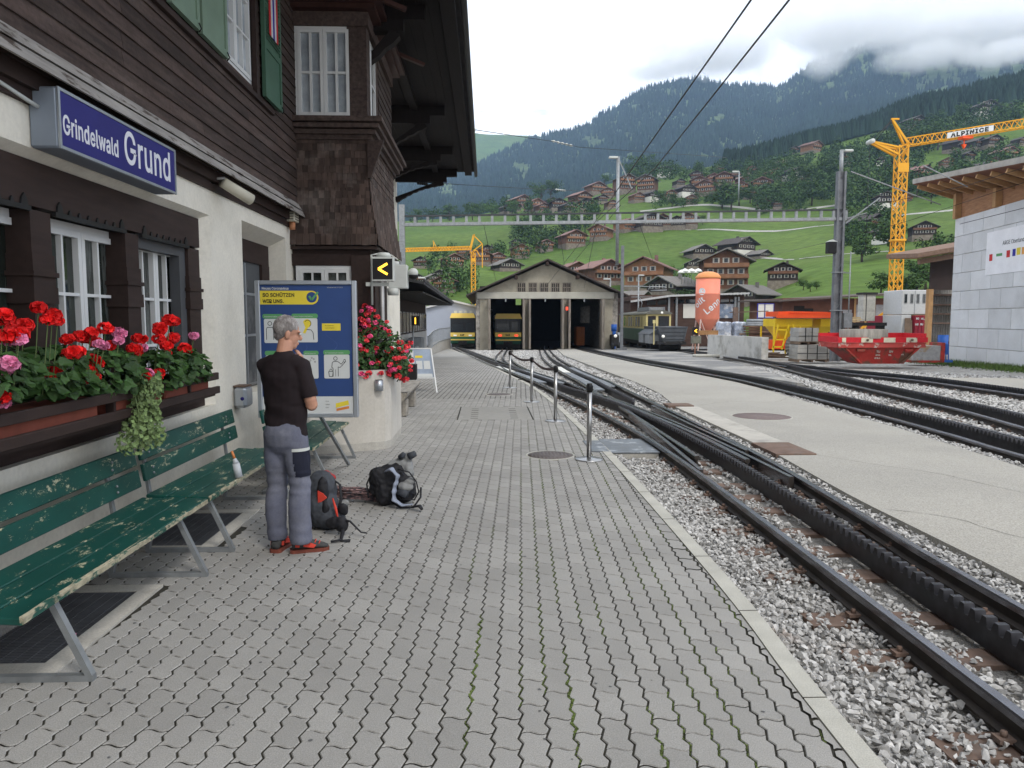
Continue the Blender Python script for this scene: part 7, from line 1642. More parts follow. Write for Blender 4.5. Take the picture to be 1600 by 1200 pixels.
# small yard tractor by the depot
tr2=thing('yard_tractor','small dark yard vehicle with a bright headlamp right of the depot door','vehicle',(X_(963,61),61,gz(61))); y=61.2; tx=lambda u:X_(u,y); tz=lambda v:Z_(v,y,963)
b=MB(); b.bbox(tx(957.5),tx(968),y,y+1.6,gz(y)+.25,tz(523),.08); b.build('body',m_under,tr2); b=MB(); 
for xx in (tx(958.5),tx(967)): b.cyl((xx-.1,y+.2,gz(y)+.3),(xx+.1,y+.2,gz(y)+.3),.3,12)
b.build('wheel',m_black,tr2); b=MB(); b.blob((tx(962),y-.02,tz(525)),.14,n=8,m=6); b.build('headlamp',m_whlamp,tr2); b=MB(); b.bbox(tx(966),tx(971),y+.2,y+.9,tz(535),tz(520),.03); b.build('engine_cover',m_alu,tr2)
b=MB(); b.cyl((tx(965),y+2,tz(518)),(tx(965),y+2,tz(507)),.3,14); b.box(tx(963),tx(968),y+1.7,y+2.3,gz(y),tz(518)); b.build('blue_drum',bpy.data.materials['barrel_blue'],label='blue drum on a stand beside the depot corner',cat='drum')
# ---- cranes
m_crane=M('crane_orange_yellow',(.70,.34,.025),.5,var=.08,vs=1)
def lattice(b,a,c,w,n,r=.05,up=Vector((0,0,1)),tri=False,full=True):
    a=Vector(a);c=Vector(c);d=(c-a).normalized(); x=d.cross(up).normalized() if abs(d.dot(up))<.9 else Vector((1,0,0)); y=x.cross(d).normalized()
    cs=[x*w/2+y*w/2,x*w/2-y*w/2,-x*w/2-y*w/2,-x*w/2+y*w/2] if not tri else [y*w*.8,x*w/2-y*w*.2,-x*w/2-y*w*.2]
    for q in cs: b.bar(a+q,c+q,r*2,r*2)
    m=len(cs)
    for k in range(n):
        p=a.lerp(c,k/n); q=a.lerp(c,(k+1)/n); h=a.lerp(c,(k+.5)/n)
        for i in range(m):
            j=(i+1)%m
            if tri: b.bar(p+cs[i],h+cs[j],r*1.2,r*1.2); b.bar(h+cs[j],q+cs[i],r*1.2,r*1.2)
            else: b.bar(p+cs[i],q+cs[j],r*1.3,r*1.3); b.bar(p+cs[j],q+cs[i],r*1.3,r*1.3)
YR=58.0; cr1=thing('tower_crane','tall orange yellow tower crane with a lattice jib reaching out of the picture','tower crane',(X_(1400,YR),YR,gz(YR))); rx=lambda u,v=225:X_(u,YR,v); rz=lambda v:Z_(v,YR,1407); xm_=rx(1409)
b=MB(); lattice(b,(xm_,YR,gz(YR)+.8),(xm_,YR,rz(228)),.70,17,.036); b.build('mast',m_crane,cr1)
b=MB(); b.box(xm_-.42,xm_+.42,YR-.42,YR-.38,rz(270),rz(256)); b.box(xm_-.45,xm_+.45,YR-.45,YR+.45,rz(377),rz(374)); b.box(xm_-.45,xm_+.45,YR-.45,YR+.45,rz(396),rz(393)); b.build('mast_plate',m_crane,cr1)
b=MB(); lattice(b,(rx(1416),YR,rz(226)),(rx(1760),YR-8,rz(190)),.62,30,.036,tri=True); b.build('jib',m_crane,cr1)
b=MB(); 
for yy in (-.3,.3):
    b.bar((rx(1415),YR+yy,rz(224)),(rx(1393),YR,rz(187)),.14,.14); b.bar((xm_-.4,YR+yy,rz(231)),(rx(1360),YR+yy*.6,rz(222)),.12,.12); b.bar((xm_-.4,YR+yy,rz(242)),(rx(1360),YR+yy*.6,rz(222)),.14,.14)
    b.bar((rx(1416),YR+yy,rz(234)),(xm_+.3,YR+yy,rz(244)),.12,.12)
b.bar((rx(1391),YR,rz(186)),(rx(1403),YR,rz(186)),.14,.12); b.bar((xm_-.4,YR,rz(231)),(rx(1420),YR,rz(224)),.15,.15); b.build('counter_jib',m_crane,cr1)
b=MB(); b.tube([(rx(1393),YR,rz(187)),(rx(1361),YR,rz(221))],.03,5); b.tube([(rx(1393),YR,rz(187)),(rx(1368),YR,rz(221))],.03,5); b.tube([(rx(1359),YR,rz(223)),(rx(1359),YR,rz(400))],.02,5); b.build('guy_rope',m_wire,cr1)
b=MB(); b.cyl((rx(1360),YR-.4,rz(222)),(rx(1360),YR+.4,rz(222)),.18,12); b.build('pulley',m_boxw,cr1)
jx=lambda u:(rx(u),YR-.5-8*(u-1416)/344.0)
b=MB(); x0_,y0_=jx(1457);x1_,y1_=jx(1510); b.add([(x0_,y0_-.40,rz(225)),(x1_,y1_-.40,rz(219)),(x1_,y1_-.40,rz(210.5)),(x0_,y0_-.40,rz(216.5)),(x0_,y0_-.36,rz(225)),(x1_,y1_-.36,rz(219)),(x1_,y1_-.36,rz(210.5)),(x0_,y0_-.36,rz(216.5))],[(0,1,2,3),(4,7,6,5),(0,4,5,1),(3,2,6,7)],False); b.build('jib_sign',m_white,cr1)
dv=Vector((x1_-x0_,y1_-y0_,rz(218.5)-rz(224.5))).normalized(); text_mb('ALPINICE',.40,basis((x0_+.20,y0_-.50,rz(223.6)),dv,(0,0,1)),m_black,'lettering',cr1,ext=.01,bold=.016,sp=1.2,fit=(2.45,.31))
b=MB(); x2,y2=jx(1484); b.box(x2-.5,x2+.3,y2-.3,y2+.3,rz(227),rz(223)); b.bar((x2-.2,y2,rz(226)),(x2-.2,y2,rz(236)),.05,.05); b.prism([(x2-.35,y2-.1,rz(235)),(x2-.05,y2-.1,rz(235)),(x2-.2,y2-.1,rz(241))],(0,.2,0)); b.build('trolley_hook',m_or,cr1)
b=MB(); 
for s in (-1,1): b.bar((xm_,YR+s*.4,gz(YR)+3.4),(xm_-2.0,YR+s*1.2,gz(YR)+1.7),.18,.18); b.bar((xm_-2.0,YR+s*1.2,gz(YR)+1.7),(xm_-1.7,YR+s*1.2,gz(YR)),.18,.18); b.bar((xm_,YR+s*.4,gz(YR)+1.2),(xm_+1.4,YR+s*1.2,gz(YR)+.3),.18,.18); b.bar((xm_-2,YR+s*1.2,gz(YR)+1.6),(xm_,YR+s*.4,gz(YR)+1.2),.15,.15)
b.box(xm_-.6,xm_+.6,YR-.6,YR+.6,gz(YR)+.1,gz(YR)+.8); b.build('base_legs',m_crane,cr1)
YD=112.0; dx=lambda u:X_(u,YD); dz_=lambda v:Z_(v,YD,740); cr2=thing('tower_crane','small distant yellow crane with its jib pointing left behind the depot','tower crane',(dx(740),YD,gz(90)))
b=MB(); lattice(b,(dx(740),YD,-1),(dx(740),YD,dz_(395)),.62,20,.055); b.box(dx(737),dx(743),YD-.4,YD+.4,dz_(409),dz_(404)); b.build('mast',m_crane,cr2)
b=MB(); lattice(b,(dx(737),YD,dz_(389)),(dx(590),YD,dz_(394)),.5,34,.05,tri=True); b.build('jib',m_crane,cr2)
b=MB()
for a,c in (((735,388),(740,367)),((740,367),(754,381)),((754,381),(741,391)),((742,366),(735,395)),((754,381),(754,418)),((735,395),(745,391)),((745,391),(751,401)),((740,391),(741,402))): b.bar((dx(a[0]),YD,dz_(a[1])),(dx(c[0]),YD,dz_(c[1])),.14,.14)
b.bar((dx(679),YD,dz_(388)),(dx(678),YD,dz_(376)),.1,.1); b.bar((dx(678),YD,dz_(376)),(dx(684),YD,dz_(390)),.1,.1); b.build('tower_head',m_crane,cr2)
# dark background roofs between annex and hall (grass strip at block wall)
Vs=[];Fs=[]
for i in range(5200):
    s=random.uniform(-2.5,10); o=abs(random.gauss(0,.75))+.42; q=wp(s,0,o); z_=gz(q.y)-.17; h=random.uniform(.08,.26)*(1.3-min(1,o*.35)); a=random.uniform(0,6.3); dx_=Vector((math.cos(a),math.sin(a),0))*.02; ln=Vector((random.gauss(0,.06),random.gauss(0,.06),h)); k=len(Vs); p=Vector((q.x,q.y,z_)); Vs+=[p-dx_,p+dx_,p+ln]; Fs.append((k,k+1,k+2))
np_obj('grass_verge',np.array([v[:] for v in Vs]),np.array(Fs),m_grass,kind='stuff',label='strip of uncut grass along the foot of the block wall')
# ============================================================ HILLSIDE, MOUNTAIN, CHALETS, TREES
m_meadow=M('meadow',(.070,.122,.022),.9,var=.22,vs=.02,fine=.22,c2=(.092,.14,.03),c2s=.012,c2t=(.45,.62),bump=.6,bs=1.2,bd=.3,spec=.1)
m_mtn=M('mountain_meadow',(.12,.17,.07),.95,var=.3,vs=.004,fine=.3,c2=(.06,.085,.045),c2s=.003,c2t=(.4,.6),spec=.05)
UD=[60,80,110,150,200,260,330,420,520,650,760,900]
TAB={-400:[540,525,500,470,440,410,385,365,352,350,360,400],560:[541,524,500,470,442,416,396,368,356,348,356,400],700:[541,524,500,470,442,418,398,366,350,342,352,400],850:[541,524,500,472,447,420,390,352,328,318,330,390],
1000:[541,524,500,474,442,408,368,325,292,276,290,350],1150:[541,520,490,466,438,402,362,316,280,256,270,330],1300:[541,504,455,420,402,372,338,296,256,218,225,280],1450:[541,500,447,408,378,342,300,255,215,172,165,210],
1600:[541,500,440,396,356,316,270,225,185,142,130,170],1900:[541,500,430,376,326,280,235,190,150,100,90,120],2500:[541,500,430,376,326,280,235,190,150,100,90,120]}
TU=sorted(TAB)
def sstep(t): return t*t*(3-2*t)*.5+t*.5
def vrow(u,k):
    u=max(TU[0],min(TU[-1],u))
    for a,c in zip(TU,TU[1:]):
        if a<=u<=c:
            t=(u-a)/(c-a); t=sstep(t); return TAB[a][k]*(1-t)+TAB[c][k]*t
def hv(u,d):
    if d<=UD[0]: return vrow(u,0)
    for k,(a,c) in enumerate(zip(UD,UD[1:])):
        if a<=d<=c: t=(d-a)/(c-a); return vrow(u,k)*(1-t)+vrow(u,k+1)*t
    return vrow(u,len(UD)-1)
def hbump(x,y): return 1.1*mnoise.noise(Vector((x*.03,y*.03,0)))*min(1,max(0,(y-90)/80))+.25*mnoise.noise(Vector((x*.12,y*.12,3)))
def hpt(u,d):
    p=P(u,hv(u,d),d); p.z+=hbump(p.x,p.y)
    e=102 if u<1150 else (102-(u-1150)*.34 if u<1250 else 68)
    if d<e: p.z-=3.2*min(1,(e-d)/4)
    return p
def hinv(u,v):
    """distance on the visible hillside whose ground shows at photo row v"""
    lo,hi=60,655
    for _ in range(30):
        m=(lo+hi)/2
        if hv(u,m)>v: lo=m
        else: hi=m
    return (lo+hi)/2
us=list(range(-400,560,60))+list(range(560,1960,14))+list(range(1960,2500,60)); ds=list(np.concatenate([np.linspace(62,200,24),np.linspace(206,660,52),np.linspace(675,900,10)]))
V=[];Fc=[]
for d in ds:
    for u in us: V.append(tuple(hpt(u,d)))
n=len(us)
for j in range(len(ds)-1):
    for i in range(n-1): Fc.append((j*n+i,j*n+i+1,(j+1)*n+i+1,(j+1)*n+i))
V=np.array(V); V[:n,2]-=3.0
np_obj('hillside',V,np.array(Fc),m_meadow,kind='structure',smooth=True)
# ---- mountain
SKY=[(-600,250),(400,250),(600,290),(700,270),(745,258),(770,246),(795,234),(830,216),(880,206),(920,196),(935,182),(960,170),(990,149),(1012,137),(1045,130),(1090,124),(1112,130),(1140,135),(1190,134),(1216,138),(1232,128),(1252,113),(1276,96),(1300,88),(1330,79),(1352,70),(1400,56),(1440,46),(1500,34),(1560,28),(1620,20),(1900,0),(2600,-20)]
def mv(u,d):
    s=interp(SKY,u,0); base=420 if u<1100 else 420-(min(u,1700)-1100)*.25
    t=(d-900)/(2700-900)
    if t>1: return s+(t-1)*600
    t=max(0,t); return base+(s-base)*(t**.62)
def mbump(x,y,t): return (34*mnoise.noise(Vector((x*.0022,y*.0022,1)))+16*mnoise.noise(Vector((x*.006,y*.006,4)))+8*mnoise.noise(Vector((x*.016,y*.016,7))))*t
def mpt(u,d):
    p=P(u,mv(u,d),d); t=max(0,min(1,(d-1100)/800)) ; 
    if d>2200: t*=max(.12,1-(d-2200)/500)
    p.z+=mbump(p.x,p.y,t); return p
def minv(u,v):
    lo,hi=900,2700
    for _ in range(24):
        m=(lo+hi)/2
        if mv(u,m)>v: lo=m
        else: hi=m
    return (lo+hi)/2
us=list(range(-600,2600,16)); ds=list(np.linspace(900,2700,90))+[2800,3000,3300]
V=[];Fc=[]
for d in ds:
    for u in us: V.append(tuple(mpt(u,d)))
n=len(us)
for j in range(len(ds)-1):
    for i in range(n-1): Fc.append((j*n+i,j*n+i+1,(j+1)*n+i+1,(j+1)*n+i))
np_obj('mountain',np.array(V),np.array(Fc),m_mtn,kind='structure',smooth=True)
# bare green alp behind the left shoulder
SK2=[(300,230),(600,205),(700,204),(760,210),(820,212),(870,216),(920,225),(1000,260)]
V=[];Fc=[]; us=list(range(300,1001,20)); ds=[2750,2900,3100,3300,3500,3700]
for k,d in enumerate(ds):
    for u in us:
        s=interp(SK2,u,0); v=330+(s-330)*min(1,(k+1)/5)**.8; p=P(u,v,d); p.z+=6*mnoise.noise(p*.01); V.append(tuple(p))
n=len(us)
for j in range(len(ds)-1):
    for i in range(n-1): Fc.append((j*n+i,j*n+i+1,(j+1)*n+i+1,(j+1)*n+i))
np_obj('alpine_pasture_hill',np.array(V),np.array(Fc),m_meadow,kind='structure',smooth=True)
# ---- forests
m_fir=M('fir_forest',(.019,.034,.026),.95,var=.3,vs=.006,isl=.45,spec=.05)
m_wood=M('broadleaf_wood',(.045,.082,.026),.9,var=.3,vs=.03,isl=.5,spec=.1)
m_crown=M('tree_foliage',(.050,.092,.027),.85,var=.3,vs=.5,isl=.5,rnd=.25,spec=.15)
m_fircrown=M('fir_foliage',(.022,.045,.022),.9,var=.3,vs=.5,isl=.4,rnd=.2,spec=.1)
m_bark=M('bark',(.06,.045,.035),.9,var=.3,vs=3)
GAPS=[(922,221,15,10),(985,210,12,6),(815,262,14,8),(700,300,14,12),(957,268,24,10),(1000,262,18,10),(870,286,12,8),(1470,118,26,10),(1540,108,22,14),(1500,138,50,5),(1130,290,8,4),(1125,200,9,6),(925,272,20,5),(1400,115,8,6)]
def cones(name,plist,mat,label,seg=6,lay=1):
    n=len(plist); A=np.array([(p[0],p[1],p[2]) for p in plist]); h=np.array([p[3] for p in plist]); r=np.array([p[4] for p in plist])
    a=rng.uniform(0,2*PI,n); Vs=np.zeros((n,seg+1,3))
    for k in range(seg):
        an=a+2*PI*k/seg; rr=r*rng.uniform(.7,1.15,n); Vs[:,k]=A+np.stack([np.cos(an)*rr,np.sin(an)*rr,-.02*h+rng.uniform(0,.12,n)*h],1)
    Vs[:,seg]=A+np.stack([rng.normal(0,.03,n)*r,rng.normal(0,.03,n)*r,h],1)
    F0=np.array([(k,(k+1)%seg,seg) for k in range(seg)]); Fs=F0[None]+(np.arange(n)*(seg+1))[:,None,None]
    return np_obj(name,Vs.reshape(-1,3),Fs.reshape(-1,3),mat,kind='stuff',label=label)
pl_=[]
for i in range(60000):
    u=random.uniform(560,1680); s=interp(SKY,u,0); v=s+(430-s)*random.random()
    if hv(u,640)<v-22: continue
    dens=1.0
    for gu,gv,ru,rv in GAPS:
        q=((u-gu)/ru)**2+((v-gv)/rv)**2
        if q<1+.5*mnoise.noise(Vector((u*.1,v*.1,2))): dens=.06
    if 1380<u<1600 and 70<v<150 and mnoise.noise(Vector((u*.05,v*.07,9)))>.0: dens*=.3
    if mnoise.noise(Vector((u*.03,v*.05,3)))>.42: dens*=.25
    if random.random()>dens: continue
    d=minv(u,v); p=mpt(u,d); h=random.uniform(14,24)*(1 if d>1500 else .9); pl_.append((p.x,p.y,p.z,h,h*random.uniform(.17,.26)))
cones('mountain_forest',pl_,m_fir,'dark fir forest covering the far mountain side')
# fir belt on the upper hillside to the right
pl_=[]
for i in range(5200):
    u=random.uniform(1130,1700); top=hv(u,740); lim=interp([(1130,262),(1200,245),(1300,225),(1400,200),(1500,178),(1600,160),(1700,150)],u,0)
    v=top+(lim-top)*random.random()**1.0
    lo,hi=400,750
    for _ in range(20):
        m=(lo+hi)/2
        if hv(u,m)>v: lo=m
        else: hi=m
    p=hpt(u,(lo+hi)/2); h=random.uniform(9,17); pl_.append((p.x,p.y,p.z,h,h*.24))
cones('hilltop_forest',pl_,m_fir,'dark fir forest along the top of the green hillside')
def crowns(name,lst,mat,label,q=150):
    Vs=[];Fs=[]
    for (x,y,z,r,h) in lst:
        sub=[(random.gauss(0,.42),random.gauss(0,.42),random.uniform(.25,.85)) for _ in range(5)]
        for k in range(q):
            c=random.choice(sub); a=Vector((random.gauss(0,1),random.gauss(0,1),random.gauss(0,1))).normalized()*.5
            p=Vector((x+(c[0]+a.x)*r,y+(c[1]+a.y)*r,z+(c[2]+a.z*.55)*h)); s=r*random.uniform(.08,.18)
            nn=(a+Vector((0,0,.3))+Vector((random.gauss(0,.3),random.gauss(0,.3),0))).normalized(); t=nn.cross(Vector((random.gauss(0,1),random.gauss(0,1),random.gauss(0,1)))).normalized(); b2=nn.cross(t); i=len(Vs)
            Vs+=[p+t*s,p+b2*s*.8,p-t*s*.9,p-b2*s]; Fs.append((i,i+1,i+2,i+3))
    return np_obj(name,np.array([v[:] for v in Vs]),np.array(Fs),mat,kind='stuff',label=label)
def inpoly(u,v,pg):
    c=False
    for i in range(len(pg)):
        a=pg[i-1];b_=pg[i]
        if (a[1]>v)!=(b_[1]>v) and u<(b_[0]-a[0])*(v-a[1])/(b_[1]-a[1])+a[0]: c=not c
    return c
ZON=[([(1205,262),(1290,240),(1400,222),(1440,250),(1440,300),(1390,330),(1330,335),(1290,318),(1250,300),(1215,285)],165,(3.5,5.6)),
([(1330,240),(1440,205),(1600,175),(1600,195),(1500,215),(1430,250)],110,(4,6)),
([(1400,300),(1460,290),(1600,262),(1600,282),(1460,318)],50,(3,5)),([(1300,340),(1370,330),(1400,345),(1395,370),(1320,385)],20,(3,5)),
([(800,350),(930,330),(930,348),(905,372),(850,395),(800,402),(790,380)],62,(2.6,4.4)),([(985,268),(1060,262),(1060,282),(990,285)],30,(4,6)),([(1060,272),(1150,262),(1210,262),(1210,282),(1060,285)],40,(3,5)),
([(660,398),(830,380),(830,420),(670,440)],26,(2.2,3.6)),([(640,342),(840,318),(840,332),(640,352)],30,(3.5,5.5)),([(1180,300),(1260,300),(1260,330),(1180,335)],34,(3,5)),([(1020,316),(1150,305),(1150,322),(1020,328)],36,(1.8,3)),
([(1455,395),(1500,385),(1500,430),(1455,430)],18,(2,3)),([(1480,250),(1600,232),(1600,262),(1480,285)],36,(2.5,4.5)),([(1150,275),(1215,260),(1215,300),(1150,300)],22,(3,5)),([(690,440),(740,432),(740,465),(700,470)],14,(2.5,3.5)),([(985,430),(1090,425),(1090,445),(985,452)],12,(1.6,2.4)),([(1310,375),(1450,380),(1450,398),(1310,392)],10,(2,3))]
cl=[]
for pg,nn,rr in ZON:
    us_=[q[0] for q in pg]; vs_=[q[1] for q in pg]; k=0
    while k<nn:
        u=random.uniform(min(us_),max(us_)); v=random.uniform(min(vs_),max(vs_))
        if not inpoly(u,v,pg): continue
        k+=1; d=hinv(u,v); p=hpt(u,d); r=random.uniform(*rr)*(.55+.45*min(1,d/400)); cl.append((p.x,p.y,p.z-.3,r,r*random.uniform(1.9,2.6)))
crowns('hillside_woodland',cl,m_wood,'broadleaf woodland and hedges between the chalets on the hillside')
# individual trees
def tree_proto(seed,kind='broad',q=520):
    random.seed(seed); t=thing('broadleaf_tree' if kind=='broad' else 'fir_tree','tree','tree',(0,0,-500))
    b=MB()
    if kind=='broad':
        b.tube([(0,0,-.3),(.05,.05,1.2),(.0,.1,2.6),(.1,0,4.2)],[.22,.17,.13,.05],7)
        for k in range(6):
            a=k*1.05+random.random(); b.tube([(0,.05,1.6+.3*k),(math.cos(a)*.8,math.sin(a)*.8,2.7+.35*k),(math.cos(a)*1.6,math.sin(a)*1.5,3.4+.35*k)],[.09,.06,.02],5)
    else: b.tube([(0,0,-.3),(0,0,7)],[.2,.03],6)
    b.build('trunk',m_bark,t,local=True)
    Vs=[];Fs=[]
    sub=[(random.gauss(0,1.0),random.gauss(0,1.0),random.uniform(2.3,6.0),random.uniform(.8,1.45)) for _ in range(15)]
    for k in range(q):
        if kind=='broad':
            c=random.choice(sub); a=Vector((random.gauss(0,1),random.gauss(0,1),random.gauss(0,1))).normalized(); rr=c[3]*random.uniform(.75,1.05); p=Vector((c[0]+a.x*rr,c[1]+a.y*rr,c[2]+a.z*rr*.8)); s=random.uniform(.13,.30); nn=(a+Vector((random.gauss(0,.4),random.gauss(0,.4),.3))).normalized()
        else:
            h=random.random()**.8; z=.8+h*7; rr=1.7*(1-h)**.9*random.uniform(.55,1.05)+.05; an=random.uniform(0,2*PI); p=Vector((math.cos(an)*rr,math.sin(an)*rr,z-rr*.25)); s=random.uniform(.12,.30)*(1.1-h*.6); nn=Vector((math.cos(an)*.5,math.sin(an)*.5,1)).normalized()
        t1=nn.cross(Vector((random.gauss(0,1),random.gauss(0,1),random.gauss(0,1)))).normalized(); b2=nn.cross(t1); i=len(Vs)
        Vs+=[p+t1*s,p+b2*s*.7,p-t1*s,p-b2*s*.8]; Fs.append((i,i+1,i+2,i+3))
    np_obj('crown',np.array([v[:] for v in Vs]),np.array(Fs),m_crown if kind=='broad' else m_fircrown,t); return t
TP=[tree_proto(s,'broad',900) for s in (1,2,3)]+[tree_proto(9,'fir',700)]
random.seed(5)
ORD=['leftmost','second','third','fourth','fifth','sixth','seventh','eighth','ninth','tenth','eleventh','twelfth','thirteenth','fourteenth','fifteenth','sixteenth','seventeenth','eighteenth','nineteenth','twentieth']
used_=set()
def place_tree(u,v,hpx,kind,label,group,wide=1.0,d=None):
    d=d or hinv(u,v); p=hpt(u,d); H=hpx*d/F; base=7.2 if kind<3 else 7.8; s=H/base; pr=TP[kind]
    if kind not in used_: used_.add(kind); t=pr; t.location=p; t.rotation_euler=(0,0,random.uniform(0,6)); t.scale=(s*wide,s*wide,s); t['label']=label; t['group']=group
    else: t=copy_tree(pr,p,random.uniform(0,6),(s*wide,s*wide,s),label,group)
    return t
TR=[('round tree in the row along the left hilltop ridge',[(652,348,24),(676,347,22),(702,345,28),(738,344,30),(768,342,24),(800,338,26),(826,334,22),(845,318,34),(861,315,36),(858,328,20)],1.15),
('bushy tree between the chalets above the overhead gantry',[(945,290,18),(984,278,26),(1002,276,34),(1020,278,26),(1030,318,22),(1050,322,24),(1128,326,46),(1142,328,44),(1155,322,34),(1172,318,28),(1252,318,40),(1268,322,44),(1098,350,16)],1.3),
('tall dark tree on the steep slope around the yellow crane',[(1255,300,46),(1290,290,50),(1330,268,40),(1350,300,44),(1375,246,40),(1396,300,46),(1440,240,44),(1465,235,46),(1502,196,36),(1548,212,26),(1360,345,30),(1390,400,60),(1398,402,66),(1432,310,34),(1455,320,30),(1515,282,30),(1540,288,28)],1.15),
('shrubby tree at the foot of the green bank on the right',[(1376,460,40),(1396,470,42),(1436,440,44),(1446,452,50),(1432,470,46),(1462,430,44),(1480,425,44),(1492,420,40),(1255,452,18),(1266,454,16),(1276,450,14),(1350,380,40)],1.5)]
for phrase,lst,wd in TR:
    lst=sorted(lst)
    for k,(u,v,h) in enumerate(lst):
        place_tree(u,v,h,random.choice((0,1,2)),f"{ORD[k]+(' from left' if k else '')} {phrase}",'trees on the hillside',wd)
for k,(u,v,h) in enumerate([(880,372,30),(893,376,28),(903,372,34),(868,384,30),(854,392,28),(846,368,26),(914,378,24)]):
    place_tree(u,v,h,3,f"{['middle','tall','slim','left','lowest','upper','rightmost'][k]} fir tree in the wooded gully above the depot",'firs in the gully')
place_tree(1347,408,44,0,'old fruit tree with sparse crown right of the big catenary mast','trees on the hillside',1.6)
place_tree(722,468,34,1,'leafy tree left of the small distant yellow crane','trees on the hillside',1.2,105); place_tree(1041,476,14,2,'round green bush in front of the grey roofed barn','trees on the hillside',2.0,104)
place_tree(1072,450,22,1,'green tree in front of the white parasols','trees on the hillside',2.2,150); place_tree(985,462,18,0,'small tree left of the balcony chalet behind the depot','trees on the hillside',1.6,130)
place_tree(1200,470,12,0,'small shrub beside the dark barn on the right','trees on the hillside',2.0,95); place_tree(755,440,30,2,'tree half hidden behind the small distant crane','trees on the hillside',1.3,130)
# ---- chalets
m_cw=[M('honey_timber',(.23,.112,.06),.8,var=.25,vs=.8,rnd=.15),M('brown_timber',(.13,.062,.038),.85,var=.25,vs=.8,rnd=.2),M('black_timber',(.040,.028,.024),.85,var=.25,vs=.8,rnd=.2)]
m_croof=[M('red_brown_roof',(.20,.115,.10),.85,var=.2,vs=.8,rnd=.2),M('grey_roof',(.15,.14,.13),.85,var=.2,vs=.8,rnd=.2),M('dark_roof',(.065,.055,.052),.85,var=.2,vs=.8,rnd=.2)]
m_cstone=M('chalet_plinth',(.19,.16,.13),.9,var=.3,vs=1); m_cwin=M('chalet_window',(.03,.035,.04),.2,var=.2); m_shutw=M('window_surround',(.45,.42,.38),.7)
def chalet_proto(w,r,base=1.0,floors=2,bal=True,detail=False):
    t=thing('chalet','chalet','chalet',(0,0,-500)); W=5.0;D=5.5;H=2.6*floors+base*.2; RH=H+2.3
    b=MB(); b.add([(-W,-D,base),(W,-D,base),(W,D,base),(-W,D,base),(-W,-D,H),(W,-D,H),(W,D,H),(-W,D,H),(0,-D,RH-.15),(0,D,RH-.15)],[(0,1,5,8,4),(1,2,6,5),(2,3,7,9,6),(3,0,4,7)],False); b.build('timber_wall',m_cw[w],t,local=True)
    b=MB(); b.box(-W-.05,W+.05,-D-.05,D+.05,-1.5 if base>2 else -3,base); b.build('rendered_base',m_cwhite if base>2 else m_cstone,t,local=True)
    b=MB(); o=1.5; e=H-.72*o*(2.3/W)/.46*.46
    zl=RH-(W+o)*2.3/W
    for s in (-1,1):
        q=[(0,-D-o,RH),(s*(W+o),-D-o,zl),(s*(W+o),D+o,zl),(0,D+o,RH)]
        b.prism(q if s>0 else q[::-1],(0,0,.28))
    b.box(1.2,2.0,.5,1.3,RH-1.0,RH+1.0); b.build('roof',m_croof[r],t,local=True)
    for f in range(floors):
        z=base+.9+2.5*f
        xs=(-3.4,-1.15,1.15,3.4) if f<floors-1 or floors==1 else (-2.2,0,2.2)
        for x in xs:
            b=MB(); b.box(x-.75,x+.75,-D-.08,-D-.01,z,z+1.15); fo=b.build('window',m_shutw,t,local=True)
            b=MB(); b.box(x-.42,x+.42,-D-.12,-D-.081,z+.1,z+1.05); b.build('pane',m_cwin,fo,local=True)
    if bal:
        for f in range(1,floors):
            z=base+2.5*f-.05; b=MB(); b.box(-W,W,-D-1.2,-D-.02,z-.15,z); 
            b.box(-W,W,-D-1.25,-D-1.18,z+.0,z+.85); b.box(-W-.02,-W+.06,-D-1.2,-D,z,z+.85); b.box(W-.06,W+.02,-D-1.2,-D,z,z+.85); b.build('balcony',m_cw[0] if w<2 else m_cw[1],t,local=True)
    return t
CP={'honey':chalet_proto(0,0,.9,2),'brown':chalet_proto(1,0,1.2,2),'dark':chalet_proto(2,2,1.5,2),'darkgrey':chalet_proto(2,1,1.0,1,False),'tall':chalet_proto(1,1,1.4,3),'white':chalet_proto(2,2,3.0,2,False)}
